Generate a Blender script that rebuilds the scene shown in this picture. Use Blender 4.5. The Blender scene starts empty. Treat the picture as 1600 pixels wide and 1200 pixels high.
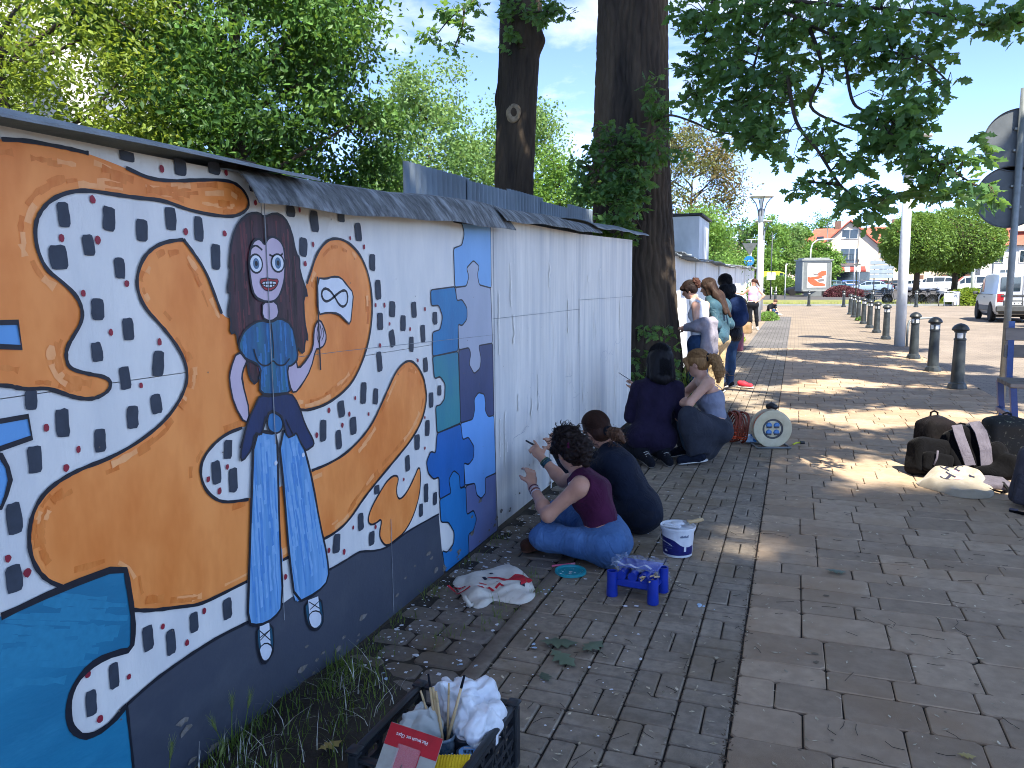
import bpy, bmesh, math, random
import numpy as np
from mathutils import Vector, Matrix
from mathutils.geometry import tessellate_polygon

# ------------------------------------------------------------------ camera, sky, sun, exposure
scene = bpy.context.scene
C = scene.collection
SUN = Vector((1.94, -3.07, 5.1)).normalized()
cam_d = bpy.data.cameras.new('camera')
cam_d.sensor_width = 36.0
cam_d.lens = 27.0
cam_d.clip_start = 0.02
cam_d.clip_end = 2000
cam = bpy.data.objects.new('camera', cam_d)
C.objects.link(cam)
yaw, pitch, roll = math.radians(20.2543), math.radians(7.15), math.radians(0.48)
F = Vector((-math.sin(yaw)*math.cos(pitch), math.cos(yaw)*math.cos(pitch), -math.sin(pitch)))
R0 = Vector((math.cos(yaw), math.sin(yaw), 0)); U0 = R0.cross(F)
Rr = R0*math.cos(roll) - U0*math.sin(roll); Uu = R0*math.sin(roll) + U0*math.cos(roll)
cam.matrix_world = Matrix(((Rr.x, Uu.x, -F.x, 0), (Rr.y, Uu.y, -F.y, 0), (Rr.z, Uu.z, -F.z, 1.55), (0, 0, 0, 1)))
scene.camera = cam

world = bpy.data.worlds.new('World'); scene.world = world; world.use_nodes = True
wt = world.node_tree; wt.nodes.clear()
sky = wt.nodes.new('ShaderNodeTexSky'); sky.sky_type = 'NISHITA'; sky.sun_disc = False
sky.sun_elevation = math.asin(SUN.z); sky.sun_rotation = math.atan2(SUN.x, SUN.y)
sky.air_density = 0.3; sky.dust_density = 0.05; sky.ozone_density = 2.5
bg = wt.nodes.new('ShaderNodeBackground'); bg.inputs['Strength'].default_value = 0.148
wo = wt.nodes.new('ShaderNodeOutputWorld')
tc = wt.nodes.new('ShaderNodeTexCoord')
mp = wt.nodes.new('ShaderNodeMapping'); mp.inputs['Scale'].default_value = (1.0, 1.0, 2.3)
mp.inputs['Location'].default_value = (3.3, 0.9, 1.1)
nz = wt.nodes.new('ShaderNodeTexNoise'); nz.inputs['Scale'].default_value = 3.6
nz.inputs['Detail'].default_value = 9; nz.inputs['Roughness'].default_value = 0.58; nz.inputs['Distortion'].default_value = 0.35
rp = wt.nodes.new('ShaderNodeValToRGB')
rp.color_ramp.elements[0].position = 0.51; rp.color_ramp.elements[0].color = (0, 0, 0, 1)
rp.color_ramp.elements[1].position = 0.74; rp.color_ramp.elements[1].color = (.85, .85, .85, 1)
mx = wt.nodes.new('ShaderNodeMix'); mx.data_type = 'RGBA'
mx.inputs['B'].default_value = (2.6, 2.65, 2.75, 1)
wl = wt.links
wl.new(tc.outputs['Generated'], mp.inputs['Vector']); wl.new(mp.outputs['Vector'], nz.inputs['Vector'])
wl.new(nz.outputs['Fac'], rp.inputs['Fac']); wl.new(rp.outputs['Color'], mx.inputs['Factor'])
hs = wt.nodes.new('ShaderNodeHueSaturation'); hs.inputs['Saturation'].default_value = 1.03; hs.inputs['Value'].default_value = 1.0
gn = wt.nodes.new('ShaderNodeMix'); gn.data_type = 'RGBA'; gn.blend_type = 'MULTIPLY'; gn.inputs['Factor'].default_value = 1.0; gn.inputs['B'].default_value = (1.04, .945, .91, 1)
wl.new(sky.outputs['Color'], hs.inputs['Color']); wl.new(hs.outputs['Color'], gn.inputs['A']); wl.new(gn.outputs['Result'], mx.inputs['A'])
wl.new(mx.outputs['Result'], bg.inputs['Color']); wl.new(bg.outputs['Background'], wo.inputs['Surface'])

sun_d = bpy.data.lights.new('sun', 'SUN'); sun_d.energy = 2.85; sun_d.angle = math.radians(0.53); sun_d.color = (1.0, .93, .82)
sun_o = bpy.data.objects.new('sun', sun_d); C.objects.link(sun_o)
sun_o.rotation_euler = (-SUN).to_track_quat('-Z', 'Y').to_euler(); sun_o.location = (4, -6, 12)

vs = scene.view_settings
scene.display_settings.display_device = 'sRGB'
vs.view_transform = 'Standard'; vs.look = 'None'; vs.exposure = 2.38; vs.gamma = 1.0; vs.use_curve_mapping = False
scene.cycles.max_bounces = 7; scene.cycles.diffuse_bounces = 4; scene.cycles.glossy_bounces = 3
scene.cycles.transmission_bounces = 5; scene.cycles.transparent_max_bounces = 12
scene.cycles.use_denoising = True; scene.cycles.filter_width = 1.0
scene.cycles.caustics_reflective = False; scene.cycles.caustics_refractive = False
scene.cycles.sample_clamp_indirect = 6.0

# ------------------------------------------------------------------ helpers
rng = random.Random(7); nr = np.random.default_rng(11)
def lin(h):
    if not isinstance(h, str): return tuple(h)[:3] + (1,)
    h = h.lstrip('#'); v = [int(h[i:i+2], 16)/255 for i in (0, 2, 4)]
    return tuple(x/12.92 if x <= .04045 else ((x+.055)/1.055)**2.4 for x in v) + (1,)
_mats = {}
def M(name, col, col2=None, scale=6, rough=.6, bump=0., bscale=40, metal=0., spec=.4, col3=None, s3=1.2, stretch=None, sheen=0, local=False, detail=6, rand=0, lo=.35, hi=.65):
    """procedural material: base colour mottled towards col2 by noise, a broad third tone, noise bump"""
    if name in _mats: return _mats[name]
    m = bpy.data.materials.new(name); m.use_nodes = True; _mats[name] = m
    n = m.node_tree.nodes; l = m.node_tree.links; b = n['Principled BSDF']
    b.inputs['Roughness'].default_value = rough; b.inputs['Metallic'].default_value = metal
    b.inputs['Specular IOR Level'].default_value = spec
    if sheen: b.inputs['Sheen Weight'].default_value = sheen
    b.inputs['Base Color'].default_value = lin(col)
    if local:
        t = n.new('ShaderNodeTexCoord'); vec = t.outputs['Object']
    else:
        t = n.new('ShaderNodeNewGeometry'); vec = t.outputs['Position']
    if stretch:
        q = n.new('ShaderNodeMapping'); q.inputs['Scale'].default_value = stretch; l.new(vec, q.inputs['Vector']); vec = q.outputs['Vector']
    out = None
    def noise(sc, d=detail):
        x = n.new('ShaderNodeTexNoise'); x.inputs['Scale'].default_value = sc; x.inputs['Detail'].default_value = d
        x.inputs['Roughness'].default_value = .6; l.new(vec, x.inputs['Vector']); return x
    def mix(a, bcol, fac, lo, hi):
        r = n.new('ShaderNodeMapRange'); r.inputs['From Min'].default_value = lo; r.inputs['From Max'].default_value = hi
        l.new(fac, r.inputs['Value']); x = n.new('ShaderNodeMix'); x.data_type = 'RGBA'
        l.new(r.outputs['Result'], x.inputs['Factor'])
        if a is None: x.inputs['A'].default_value = lin(col)
        else: l.new(a, x.inputs['A'])
        x.inputs['B'].default_value = lin(bcol); return x.outputs['Result']
    if col2 is not None: out = mix(out, col2, noise(scale).outputs['Fac'], lo, hi)
    if col3 is not None: out = mix(out, col3, noise(s3, 4).outputs['Fac'], .45, .75)
    if rand:
        g = n.new('ShaderNodeNewGeometry'); o = n.new('ShaderNodeObjectInfo')
        ad = n.new('ShaderNodeMath'); ad.operation = 'ADD'; l.new(g.outputs['Random Per Island'], ad.inputs[0]); l.new(o.outputs['Random'], ad.inputs[1])
        fr = n.new('ShaderNodeMath'); fr.operation = 'FRACT'; l.new(ad.outputs[0], fr.inputs[0])
        r = n.new('ShaderNodeMapRange'); r.inputs['To Min'].default_value = 1-rand; r.inputs['To Max'].default_value = 1+rand
        l.new(fr.outputs[0], r.inputs['Value']); h = n.new('ShaderNodeHueSaturation'); l.new(r.outputs['Result'], h.inputs['Value'])
        if out is None: h.inputs['Color'].default_value = lin(col)
        else: l.new(out, h.inputs['Color'])
        out = h.outputs['Color']
    if out is not None: l.new(out, b.inputs['Base Color'])
    if bump:
        bp = n.new('ShaderNodeBump'); bp.inputs['Strength'].default_value = 1.0; bp.inputs['Distance'].default_value = bump
        l.new(noise(bscale).outputs['Fac'], bp.inputs['Height']); l.new(bp.outputs['Normal'], b.inputs['Normal'])
    return m
def leaf_mat(name, col, col2, trans, rough=.5, rand=.25, tw=.34):
    if name in _mats: return _mats[name]
    m = M(name, col, col2, scale=1.3, rough=rough, spec=.35, rand=rand)
    n = m.node_tree.nodes; l = m.node_tree.links; b = n['Principled BSDF']; o = n['Material Output']
    t = n.new('ShaderNodeBsdfTranslucent'); t.inputs['Color'].default_value = lin(trans)
    x = n.new('ShaderNodeMixShader'); x.inputs['Fac'].default_value = tw
    l.new(b.outputs[0], x.inputs[1]); l.new(t.outputs[0], x.inputs[2]); l.new(x.outputs[0], o.inputs['Surface'])
    return m
def glass_mat(name, col, alpha=.35, rough=.08):
    if name in _mats: return _mats[name]
    m = bpy.data.materials.new(name); m.use_nodes = True; _mats[name] = m
    n = m.node_tree.nodes; l = m.node_tree.links; b = n['Principled BSDF']; o = n['Material Output']
    b.inputs['Base Color'].default_value = lin(col); b.inputs['Roughness'].default_value = rough
    t = n.new('ShaderNodeBsdfTransparent'); x = n.new('ShaderNodeMixShader'); x.inputs['Fac'].default_value = alpha
    l.new(t.outputs[0], x.inputs[1]); l.new(b.outputs[0], x.inputs[2]); l.new(x.outputs[0], o.inputs['Surface'])
    return m

def props(o, label=None, cat=None, group=None, kind=None):
    for k, v in (('label', label), ('category', cat), ('group', group), ('kind', kind)):
        if v: o[k] = v
    return o
def thing(name, label, cat, loc=(0, 0, 0), rz=0, group=None):
    o = bpy.data.objects.new(name, None); C.objects.link(o); o.empty_display_size = .1
    o.location = loc; o.rotation_euler = (0, 0, rz)
    return props(o, label, cat, group)
def wmat(o):
    m = Matrix.Translation(o.location) @ o.rotation_euler.to_matrix().to_4x4()
    return (wmat(o.parent) @ m) if o.parent else m
def link(name, me, parent=None, loc=(0, 0, 0), rot=(0, 0, 0)):
    o = bpy.data.objects.new(name, me); C.objects.link(o)
    if parent: o.parent = parent
    o.location = loc; o.rotation_euler = rot
    return o
def mesh_np(name, v, f, mats=(), smooth=False, mi=None):
    """fast mesh from an (n,3) array and an (m,k) face array"""
    me = bpy.data.meshes.new(name); v = np.asarray(v, np.float32); f = np.asarray(f, np.int32)
    me.vertices.add(len(v)); me.vertices.foreach_set('co', v.ravel())
    k = f.shape[1]; me.loops.add(f.size); me.loops.foreach_set('vertex_index', f.ravel())
    me.polygons.add(len(f)); me.polygons.foreach_set('loop_start', np.arange(0, f.size, k, dtype=np.int32))
    me.polygons.foreach_set('loop_total', np.full(len(f), k, np.int32))
    for m in (mats if isinstance(mats, (list, tuple)) else [mats]): me.materials.append(m)
    if mi is not None: me.polygons.foreach_set('material_index', np.asarray(mi, np.int32))
    me.polygons.foreach_set('use_smooth', np.full(len(f), bool(smooth)))
    me.update(calc_edges=True); return me
def rotm(ax, ay=0, az=0): return np.array(Matrix.Rotation(az, 3, 'Z') @ Matrix.Rotation(ay, 3, 'Y') @ Matrix.Rotation(ax, 3, 'X'))
class MB:
    """mesh builder: shapes collect here, build() links them as one mesh object"""
    def __init__(s): s.v = []; s.f = []; s.m = []; s.mi = 0
    def add(s, v, f):
        o = len(s.v); s.v += [tuple(map(float, p)) for p in v]
        s.f += [tuple(i+o for i in q) for q in f]; s.m += [s.mi]*len(f); return s
    def box(s, c, d, R=None, taper=1.0, bev=0.):
        x, y, z = (k/2 for k in d)
        if bev:
            b = min(bev, x*.9, y*.9, z*.9); v = []
            for (hz, k) in ((-z, b), (-z+b, 0), (z-b, 0), (z, b)):
                X, Y = (x-k), (y-k); e = b*.6
                v += [(-X+e, -Y, hz), (X-e, -Y, hz), (X, -Y+e, hz), (X, Y-e, hz), (X-e, Y, hz), (-X+e, Y, hz), (-X, Y-e, hz), (-X, -Y+e, hz)]
            f = [tuple(range(7, -1, -1)), tuple(range(24, 32))]
            for r in range(3):
                f += [(r*8+i, r*8+(i+1) % 8, r*8+8+(i+1) % 8, r*8+8+i) for i in range(8)]
        else:
            t = taper
            v = [(-x, -y, -z), (x, -y, -z), (x, y, -z), (-x, y, -z), (-x*t, -y*t, z), (x*t, -y*t, z), (x*t, y*t, z), (-x*t, y*t, z)]
            f = [(3, 2, 1, 0), (4, 5, 6, 7), (0, 1, 5, 4), (1, 2, 6, 5), (2, 3, 7, 6), (3, 0, 4, 7)]
        v = np.array(v)
        if R is not None: v = v @ np.asarray(R).T
        return s.add(v + np.array(c), f)
    def cone(s, a, b, r0, r1=None, n=12, caps=True):
        r1 = r0 if r1 is None else r1; a = Vector(a); b = Vector(b); d = (b-a).normalized()
        u = d.orthogonal().normalized(); w = d.cross(u); v = []
        for p, r in ((a, r0), (b, r1)):
            v += [p + (u*math.cos(2*math.pi*i/n) + w*math.sin(2*math.pi*i/n))*r for i in range(n)]
        f = [(i, (i+1) % n, n+(i+1) % n, n+i) for i in range(n)]
        if caps: f += [tuple(range(n-1, -1, -1)), tuple(range(n, 2*n))]
        return s.add(v, f)
    def tube(s, pts, r, n=8, caps=True):
        pts = [Vector(p) for p in pts]; rs = r if isinstance(r, (list, tuple)) else [r]*len(pts); v = []
        u = None
        for i, p in enumerate(pts):
            d = (pts[min(i+1, len(pts)-1)] - pts[max(i-1, 0)]).normalized()
            u = d.orthogonal().normalized() if u is None else (u - d*u.dot(d)).normalized()
            w = d.cross(u)
            v += [p + (u*math.cos(2*math.pi*k/n) + w*math.sin(2*math.pi*k/n))*rs[i] for k in range(n)]
        f = [(j*n+i, j*n+(i+1) % n, (j+1)*n+(i+1) % n, (j+1)*n+i) for j in range(len(pts)-1) for i in range(n)]
        if caps: f += [tuple(range(n-1, -1, -1)), tuple(range((len(pts)-1)*n, len(pts)*n))]
        return s.add(v, f)
    def lathe(s, prof, n=24, c=(0, 0, 0), axis='z', R=None, cap=True):
        v = []; m = len(prof)
        for r, z in prof:
            v += [(r*math.cos(2*math.pi*i/n), r*math.sin(2*math.pi*i/n), z) for i in range(n)]
        v = np.array(v)
        if axis == 'x': v = v[:, [2, 0, 1]]
        if axis == 'y': v = v[:, [1, 2, 0]]
        if R is not None: v = v @ np.asarray(R).T
        f = [(j*n+i, j*n+(i+1) % n, (j+1)*n+(i+1) % n, (j+1)*n+i) for j in range(m-1) for i in range(n)]
        cap = cap and math.hypot(prof[0][0]-prof[-1][0], prof[0][1]-prof[-1][1]) > 1e-6
        if cap and prof[0][0] > 1e-6: f.append(tuple(range(n-1, -1, -1)))
        if cap and prof[-1][0] > 1e-6: f.append(tuple(range((m-1)*n, m*n)))
        return s.add(v + np.array(c), f)
    def prism(s, poly, d, fn):
        """closed outline poly (2-D), depth d; fn(u, v, w) -> 3-D point"""
        n = len(poly); v = [fn(p[0], p[1], 0) for p in poly] + [fn(p[0], p[1], d) for p in poly]
        t = tessellate_polygon([[Vector((p[0], p[1], 0)) for p in poly]])
        f = [tuple(q[::-1]) for q in t] + [tuple(i+n for i in q) for q in t]
        f += [(i, (i+1) % n, n+(i+1) % n, n+i) for i in range(n)]
        return s.add(v, f)
    def sheet(s, nu, nv, fn):
        v = [fn(i/nu, j/nv) for j in range(nv+1) for i in range(nu+1)]; w = nu+1
        return s.add(v, [(j*w+i, j*w+i+1, (j+1)*w+i+1, (j+1)*w+i) for j in range(nv) for i in range(nu)])
    def mesh(s, name, mats, smooth=False, inv=None):
        me = bpy.data.meshes.new(name); v = s.v
        if inv is not None: v = [inv @ Vector(p) for p in v]
        me.from_pydata(v, [], s.f)
        for m in (mats if isinstance(mats, (list, tuple)) else [mats]): me.materials.append(m)
        me.polygons.foreach_set('material_index', s.m)
        bm = bmesh.new(); bm.from_mesh(me); bmesh.ops.recalc_face_normals(bm, faces=bm.faces); bm.to_mesh(me); bm.free()
        me.polygons.foreach_set('use_smooth', [bool(smooth)]*len(me.polygons))
        if smooth and smooth is not True: me.set_sharp_from_angle(angle=math.radians(smooth))
        me.update(); return me
    def build(s, name, mats, parent=None, smooth=False, world=False, kind=None, label=None):
        """local coordinates of the parent, or world=True for points given in the world"""
        inv = wmat(parent).inverted() if (world and parent) else None
        o = link(name, s.mesh(name, mats, smooth, inv), parent)
        return props(o, label, None, None, kind)
def copy_tree(o, parent=None, loc=None, rz=None, label=None):
    c = o.copy(); C.objects.link(c)
    if parent: c.parent = parent
    if loc is not None: c.location = loc
    if rz is not None: c.rotation_euler = (0, 0, rz)
    if label: c['label'] = label
    for ch in o.children: copy_tree(ch, c)
    return c
def chaikin(p, it=2, closed=True, cut=None):
    p = [tuple(q) for q in p]
    for q_ in range(it):
        o = []; n = len(p)
        for i in range(n if closed else n-1):
            a = p[i]; b = p[(i+1) % n]
            k = .25 if cut is None else min(.25, cut/(1+q_)/max(math.hypot(a[0]-b[0], a[1]-b[1]), 1e-6))
            o += [(a[0]*(1-k)+b[0]*k, a[1]*(1-k)+b[1]*k), (a[0]*k+b[0]*(1-k), a[1]*k+b[1]*(1-k))]
        p = o if closed else [p[0]] + o + [p[-1]]
    return p
def gz(y): return 0. if y < 18 else .0075*(min(y, 120)-18)
def vnoise(p, s, seed=0):
    """cheap smooth value noise from sines, for folds and lumps"""
    p = np.asarray(p)*s + seed*3.7
    return (np.sin(p[:, 0]*1.7+1.3*np.sin(p[:, 1]*1.1+p[:, 2]*.7)) + np.sin(p[:, 1]*2.1+1.1*np.sin(p[:, 2]*1.3+p[:, 0]*.9)) + np.sin(p[:, 2]*1.9+1.2*np.sin(p[:, 0]*1.2-p[:, 1]*.8)))/3

# ------------------------------------------------------------------ implicit shapes for figures and soft things
def cap(a, b, ra, rb=None, k=.03, flat=None, fs=1., op=0, cut0=None, cut1=None):
    return dict(t='c', a=np.array(a, float), b=np.array(b, float), ra=ra, rb=ra if rb is None else rb, k=k, flat=flat, fs=fs, op=op, cut0=cut0, cut1=cut1)
def ell(c, r, R=None, k=.03, op=0):
    return dict(t='e', c=np.array(c, float), r=np.array(r, float), R=None if R is None else np.array(R, float), k=k, op=op)
def rbox(c, h, r=.02, R=None, k=.02, op=0):
    return dict(t='b', c=np.array(c, float), h=np.array(h, float), r=r, R=None if R is None else np.array(R, float), k=k, op=op)
def _ext(q):
    if q['t'] == 'c':
        m = max(q['ra'], q['rb']); return np.minimum(q['a'], q['b'])-m, np.maximum(q['a'], q['b'])+m
    m = np.linalg.norm(q['h'])+q['r'] if q['t'] == 'b' else q['r'].max()
    return q['c']-m, q['c']+m
def sdf_mesh(prims, res, noise=None, smooth=2):
    es = [_ext(q) for q in prims if not q['op']]
    lo = np.min([e[0] for e in es], 0)-3*res; hi = np.max([e[1] for e in es], 0)+3*res
    n = np.ceil((hi-lo)/res).astype(int)+1
    f = np.full(n, 1., np.float32)
    for q in prims:
        a, b = _ext(q); pad = q['k']+3*res
        i0 = np.maximum(((a-pad-lo)/res).astype(int), 0); i1 = np.minimum(((b+pad-lo)/res).astype(int)+2, n)
        if (i1 <= i0).any(): continue
        X, Y, Z = [(lo[d]+res*np.arange(i0[d], i1[d])).astype(np.float32) for d in range(3)]
        X = X[:, None, None]; Y = Y[None, :, None]; Z = Z[None, None, :]
        if q['t'] == 'c':
            A = q['a']; ab = q['b']-A; L2 = max(ab@ab, 1e-9)
            px, py, pz = X-A[0], Y-A[1], Z-A[2]
            t = np.clip((px*ab[0]+py*ab[1]+pz*ab[2])/L2, 0, 1)
            dx, dy, dz = px-t*ab[0], py-t*ab[1], pz-t*ab[2]
            if q['flat'] is not None:
                w = np.array(q['flat'], float); w = w/np.linalg.norm(w); g = (dx*w[0]+dy*w[1]+dz*w[2])*(1/q['fs']-1)
                dx = dx+w[0]*g; dy = dy+w[1]*g; dz = dz+w[2]*g
            d = np.sqrt(dx*dx+dy*dy+dz*dz)-(q['ra']+(q['rb']-q['ra'])*t)
            u = ab/math.sqrt(L2)
            if q['cut1'] is not None: d = np.maximum(d, (X-q['b'][0])*u[0]+(Y-q['b'][1])*u[1]+(Z-q['b'][2])*u[2]-q['cut1'])
            if q['cut0'] is not None: d = np.maximum(d, -(px*u[0]+py*u[1]+pz*u[2])-q['cut0'])
        else:
            c = q['c']; x, y, z = X-c[0], Y-c[1], Z-c[2]
            if q['R'] is not None:
                R = q['R']; x, y, z = (R[0, 0]*x+R[1, 0]*y+R[2, 0]*z, R[0, 1]*x+R[1, 1]*y+R[2, 1]*z, R[0, 2]*x+R[1, 2]*y+R[2, 2]*z)
            if q['t'] == 'e':
                r = q['r']; k0 = np.sqrt((x/r[0])**2+(y/r[1])**2+(z/r[2])**2); k1 = np.sqrt((x/r[0]**2)**2+(y/r[1]**2)**2+(z/r[2]**2)**2)+1e-6
                d = k0*(k0-1)/k1
            else:
                h = q['h']; x, y, z = abs(x)-h[0], abs(y)-h[1], abs(z)-h[2]
                d = np.sqrt(np.maximum(x, 0)**2+np.maximum(y, 0)**2+np.maximum(z, 0)**2)+np.minimum(np.maximum(np.maximum(x, y), z), 0)-q['r']
        sl = (slice(i0[0], i1[0]), slice(i0[1], i1[1]), slice(i0[2], i1[2])); g = f[sl]; k = q['k']
        if q['op']:
            d = -d; h = np.maximum(k-abs(g-d), 0)/k; f[sl] = np.maximum(g, d)+h*h*k*.25
        else:
            h = np.maximum(k-abs(g-d), 0)/k; f[sl] = np.minimum(g, d)-h*h*k*.25
    s = (f < 0); u = s.astype(np.uint8)
    cnt = sum(u[i:n[0]-1+i, j:n[1]-1+j, k:n[2]-1+k] for i in (0, 1) for j in (0, 1) for k in (0, 1))
    act = (cnt > 0) & (cnt < 8); ii = np.argwhere(act); idx = np.full(act.shape, -1, np.int32); idx[act] = np.arange(len(ii))
    cor = {(i, j, k): f[ii[:, 0]+i, ii[:, 1]+j, ii[:, 2]+k] for i in (0, 1) for j in (0, 1) for k in (0, 1)}
    acc = np.zeros((len(ii), 3)); w = np.zeros(len(ii))
    for ca in cor:
        for ax in range(3):
            if ca[ax]: continue
            cb = list(ca); cb[ax] = 1; cb = tuple(cb); fa, fb = cor[ca], cor[cb]; m = (fa < 0) != (fb < 0)
            t = fa[m]/(fa[m]-fb[m]); p = np.tile(np.array(ca, float), (m.sum(), 1)); p[:, ax] = t
            acc[m] += p; w[m] += 1
    v = lo+res*(ii+acc/w[:, None]); Q = []
    for ax in range(3):
        o1, o2 = [(1, 2), (2, 0), (0, 1)][ax]
        a = [slice(None)]*3; b = [slice(None)]*3; a[ax] = slice(0, -1); b[ax] = slice(1, None)
        sa, sb = s[tuple(a)], s[tuple(b)]; e = np.argwhere(sa != sb); e = e[(e[:, o1] > 0) & (e[:, o2] > 0)]
        fl = sa[e[:, 0], e[:, 1], e[:, 2]]
        def at(d1, d2):
            c = e.copy(); c[:, o1] -= d1; c[:, o2] -= d2; return idx[c[:, 0], c[:, 1], c[:, 2]]
        q = np.stack([at(1, 1), at(0, 1), at(0, 0), at(1, 0)], 1); q[~fl] = q[~fl][:, ::-1]; Q.append(q)
    Q = np.concatenate(Q); Q = Q[(Q >= 0).all(1)]
    for _ in range(smooth):
        s_ = np.zeros_like(v); c_ = np.zeros(len(v))
        for i in range(4):
            for j in (1, 3):
                np.add.at(s_, Q[:, i], v[Q[:, (i+j) % 4]]); np.add.at(c_, Q[:, i], 1)
        v = v*.45 + .55*s_/np.maximum(c_, 1)[:, None]
    if noise is not None: v = noise(v, Q)
    return v, Q
def vnorm(v, Q):
    nn = np.cross(v[Q[:, 2]]-v[Q[:, 0]], v[Q[:, 3]]-v[Q[:, 1]]); o = np.zeros_like(v)
    for i in range(4): np.add.at(o, Q[:, i], nn)
    return o/np.maximum(np.linalg.norm(o, axis=1), 1e-9)[:, None]
def crease(p, f, seed=0, k=6):
    """sharp-edged crumple: triangle waves along random directions, 0..1"""
    g = np.random.default_rng(seed+100); o = 0
    for i in range(k):
        d = g.normal(size=3); d /= np.linalg.norm(d); w = (p @ d)*f*g.uniform(.5, 1.4)+g.random()+.35*vnoise(p, f*1.3, seed+i)
        o = o+np.abs(w-np.floor(w)-.5)*2
    return o/k
def folds(amp, sc, seed=0, st=(1, 1, 1), cr=1.5):
    def fn(v, Q):
        p = v*np.array(st); return v + vnorm(v, Q)*(vnoise(p, sc, seed)*amp*.8 + (crease(p, sc*.42, seed)-.5)*amp*cr*1.6)[:, None]
    return fn
def soft(name, prims, res, mat_, parent=None, noise=None, smooth=2, kind=None, label=None, sharp=None):
    """one continuous mesh grown from implicit shapes given in world space"""
    v, q = sdf_mesh(prims, res, noise, smooth)
    if parent is not None:
        inv = np.array(wmat(parent).inverted()); v = v @ inv[:3, :3].T + inv[:3, 3]
    me = mesh_np(name, v, q, mat_, True)
    if sharp: me.set_sharp_from_angle(angle=math.radians(sharp))
    return props(link(name, me, parent), label, None, None, kind)
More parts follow.
